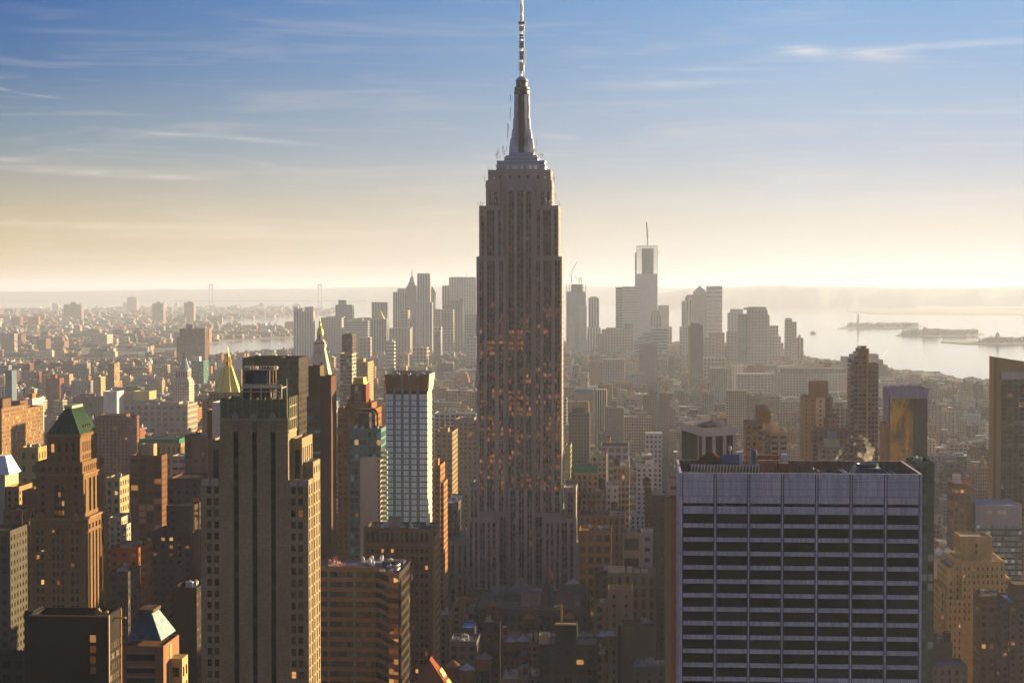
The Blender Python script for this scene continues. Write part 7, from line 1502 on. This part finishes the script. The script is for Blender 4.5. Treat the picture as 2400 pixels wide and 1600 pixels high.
def pick():
    tn = rg.choices(TINTS, TW)[0]; rf = rg.choices(ROOFS, RW)[0]; j = rg.uniform(.75, 1.2)
    return tuple(min(.7, c * j * rg.uniform(.93, 1.07)) for c in tn[0]), tn[1], rf[0], rf[1], ST[rg.choices(STY, SW)[0]]
def low_building(m, lot, near, spec=None, rf=None, extras=None):
    x0, x1, y0, y1, h = lot; tint, tn, roof, rn, st_ = spec or pick()
    blank = rg.random() < .45
    if h > 28 and rg.random() < .4:
        hb = h * rg.uniform(.62, .88); m.box(x0 + .05, x1 - .05, y0, y1, 0, hb, tint, st_, roof=roof, side=None if blank else st_, par=(.9 if near else 0), top=1.6)
        q0, q1 = x0 + (x1 - x0) * rg.uniform(0, .25), x1 - (x1 - x0) * rg.uniform(0, .25); m.box(q0 + .06, q1 - .06, y0 + rg.uniform(.5, 4), y1 - .3, hb - 1, h, tint, st_, roof=roof, side=None if blank else st_, par=(.9 if near else 0), top=1.6)
        x0, x1, y0 = q0, q1, y0 + 4
    else: m.box(x0 + .05, x1 - .05, y0, y1, 0, h, tint, st_, roof=roof, side=None if blank else st_, par=(.9 if near else 0), top=1.6)
    tgt = rf if rf is not None else m
    def put(*a, **k):
        if rf is None: m.box(*a, **k)
        else: q = MB(); q.box(*a, **k); rf.append(q)
    zr = h - (.9 if near else 0); w_, d_ = x1 - x0, y1 - y0; feats = []
    if rg.random() < .35 and h > 12: m.box(lot[0] - .15, lot[1] + .15, lot[2] - .7, lot[2] - .01, (h if y0 == lot[2] else h * .5) - 1.2, (h if y0 == lot[2] else h * .5) - .3, tuple(c * .75 for c in tint)); feats.append('cornice')
    nb = 1 if rg.random() < .75 else 2
    for _ in range(nb):
        kk = rg.uniform(.7, 1.5)
        bw, bd, bh = rg.uniform(.15, .4) * w_, rg.uniform(.2, .4) * d_, rg.uniform(2.5, 5.5); bx_ = rg.uniform(x0 + .5, x1 - bw - .5); by_ = rg.uniform(y0 + 3, y1 - bd - .5)
        put(bx_, bx_ + bw, by_, by_ + bd, zr, zr + bh, tuple(c * kk for c in tint), roof=rg.choices(ROOFS, RW)[0][0])
    if near:
        for _ in range(rg.randint(2, 6)):
            s_ = rg.uniform(1, 2.6); a, b = rg.uniform(x0 + 1, x1 - 3), rg.uniform(y0 + 1, y1 - 3); c_ = rg.choice(((.5, .5, .52), (.2, .2, .21), (.08, .07, .07), (.3, .28, .25))); put(a, a + s_, b, b + s_ * rg.uniform(.6, 1.6), zr, zr + rg.uniform(.7, 2.0), c_)
    elif rg.random() < .5:
        s_ = rg.uniform(1.5, 4); a, b = rg.uniform(x0, x1 - s_), rg.uniform(y0, y1 - s_); c_ = rg.choice(((.5, .5, .52), (.2, .2, .21), (.6, .6, .6))); put(a, a + s_, b, b + s_, zr, zr + rg.uniform(.7, 2.2), c_)
    tk = rg.random() < (.4 if h > 18 else .12)
    return tk, feats, zr
# the rest of the streets: one mass
mass = MB()
for i, lot in enumerate(LOTS):
    if i in INDIV: continue
    tk, _, zr = low_building(mass, lot, False)
    if tk and lot[2] < 3000: tank_mesh(mass, lot[0] + (lot[1] - lot[0]) * .6, (lot[2] + lot[3]) / 2, zr, 1.9, 3.6)
tag(mass.build('city_blocks', None), 'dense mass of small low city buildings filling the streets between the towers', None, None, 'stuff')
mass = MB()
for lot in SH: low_building(mass, lot, False)
tag(mass.build('far_shore_houses', None, 'far_facade'), 'hazy low houses and sheds covering the far shore', None, None, 'stuff')

# ordinary buildings that show largest: each a thing of its own with roof and tank
TANK = None
info = []
for i in sorted(INDIV):
    lot = LOTS[i]; sp_ = pick(); x0, x1, y0, y1, h = lot
    nm = 'apartment_building' if sp_[4] in (ST['apt'], ST['fine'], ST['sparse']) else 'loft_building'
    o = thing(nm, None, None, ((x0 + x1) / 2, y0, 0), 'ordinary street buildings')
    m = MB(); r_ = []; tk, ft, zr = low_building(m, lot, True, sp_, r_); m.build('wall', o)
    for k_, q in enumerate(r_): q.build('bulkhead' if k_ == 0 else 'roof_unit', o)
    if tk:
        if TANK is None: q = MB(); tank_mesh(q, 0, 0, 0, 2.0, 3.8); ob = q.build('water_tank', None); TANK = ob.data; bpy.data.objects.remove(ob)
        w_ = bpy.data.objects.new('water_tank', TANK); sc.collection.objects.link(w_); w_.parent = o; w_.location = (rg.uniform(-.25, .25) * (x1 - x0), (y1 - y0) * rg.uniform(.35, .7), zr)
    p = proj((x0 + x1) / 2, y0, h); p0, p1 = proj(x0, y0, h), proj(x1, y0, h)
    info.append((o, p[0], p[1], p1[0] - p0[0], h, sp_, tk, nm, ft))
# labels: look first, then the landmark it stands by
MARK = [(o['label'], proj(*[o.location[0], o.location[1], 60.0])[0], o.location[1]) for o in sc.objects if o.type == 'EMPTY' and o.get('category') and o.get('label') and not o.get('group')]
SHORT = {}
def short(l): return ' '.join(l.split()[:6])
LM = [('the central skyscraper', 1217, 1290, 1400), ('the slotted brick tower', 600, 592, 1600), ('the copper pyramid tower', 150, 800, 1300), ('the pale slab block', 1880, 540, 1600), ('the curved banded block', 830, 738, 1600), ('the blue bay tower', 955, 950, 1230), ('the gilded pyramid tower', 534, 1800, 950),
      ('the white clock tower', 428, 2750, 940), ('the bronze glass tower', 345, 1000, 1220), ('the turned dark glass box', 1660, 900, 1075), ('the tall striped tower', 2030, 1400, 1075), ('the golden mirror tower', 2125, 1300, 1075), ('the slanted balcony tower', 2360, 820, 1170), ('the stepped golden block', 2300, 610, 1600),
      ('the gilded campanile', 746, 1850, 890), ('the broad granite bank tower', 1770, 5300, 850), ('the tallest far skyscraper', 1517, 6600, 780), ('the blue white loft tower', 1440, 1700, 1140), ('the rust orange tower', 835, 1000, 1200), ('the brown stepped tower', 1920, 1500, 1070), ('the terracotta tower', 1790, 1100, 1080)]
keys = {}
for rec_ in info:
    o, px, py, w_, h, sp_, tk, nm, ft = rec_
    best = min(LM, key=lambda l: abs(l[1] - px) + .25 * abs(math.log(o.location[1] / l[2])) * 400)
    side_ = 'left of' if px < best[1] - 25 else ('right of' if px > best[1] + 25 else ('behind' if o.location[1] > best[2] else 'in front of'))
    size = ('narrow ' if w_ < 16 else ('wide ' if w_ > 45 else '')) + ('tall ' if h > 55 else ('low ' if h < 18 else ''))
    feat = 'with rooftop water tank' if tk else ('under ' + sp_[3])
    kind = 'apartment block' if nm == 'apartment_building' else 'loft block'
    base = f"{size}{sp_[1]} {kind} {feat}, {side_} {best[0]}"; keys.setdefault(base, []).append(rec_)
ORD = ['first', 'second', 'third', 'fourth', 'fifth', 'sixth', 'seventh', 'eighth', 'ninth', 'tenth', 'eleventh', 'twelfth', 'thirteenth']
for base, l in keys.items():
    l.sort(key=lambda r: (r[1], r[2]))
    for k, rec_ in enumerate(l):
        o = rec_[0]; lab = base
        if len(l) == 2: lab = base.replace(',', ', ' + ('leftmost' if k == 0 else 'rightmost') + ',').replace(',,', ',')
        elif len(l) > 2: lab = base.replace(',', ', ' + ORD[min(k, 12)] + ' from left,').replace(',,', ',')
        o['label'] = ' '.join(lab.split()[:16]); o['category'] = 'building'
# bare trees of the square between the streets
gp = [(X(1565, 3300), 3270), (X(1690, 3300), 3270), (X(1690, 3540), 3540), (X(1565, 3540), 3540)]
mt = MB(); r3 = random.Random(8)
for (xa, xb, ya, yb, n) in ((gp[0][0], gp[1][0], 3270, 3540, 900), (X(286, 3900), X(330, 3900), 3800, 4100, 800), (X(60, 6100), X(460, 6100), 6020, 6150, 700)):
    for _ in range(n):
        x, y, h = r3.uniform(xa, xb), r3.uniform(ya, yb), r3.uniform(9, 17); c = tuple(q * r3.uniform(.7, 1.3) for q in (.16, .10, .055))
        for _k in range(6):
            z_ = h * r3.uniform(.3, 1); mt.poly([(x + r3.uniform(-4, 4), y + r3.uniform(-4, 4), z_ + r3.uniform(-2, 2)) for _j in range(3)], c)
tag(mt.build('bare_woods', None), 'brown leafless park trees among the low city blocks', None, None, 'stuff')
print('lots', len(LOTS), 'shore', len(SH), 'individual', len(info), 'objects', len(sc.objects))

for o in sc.objects:
    if o.get('label') and len(o['label'].split()) > 16: print('LONG', o['label'])
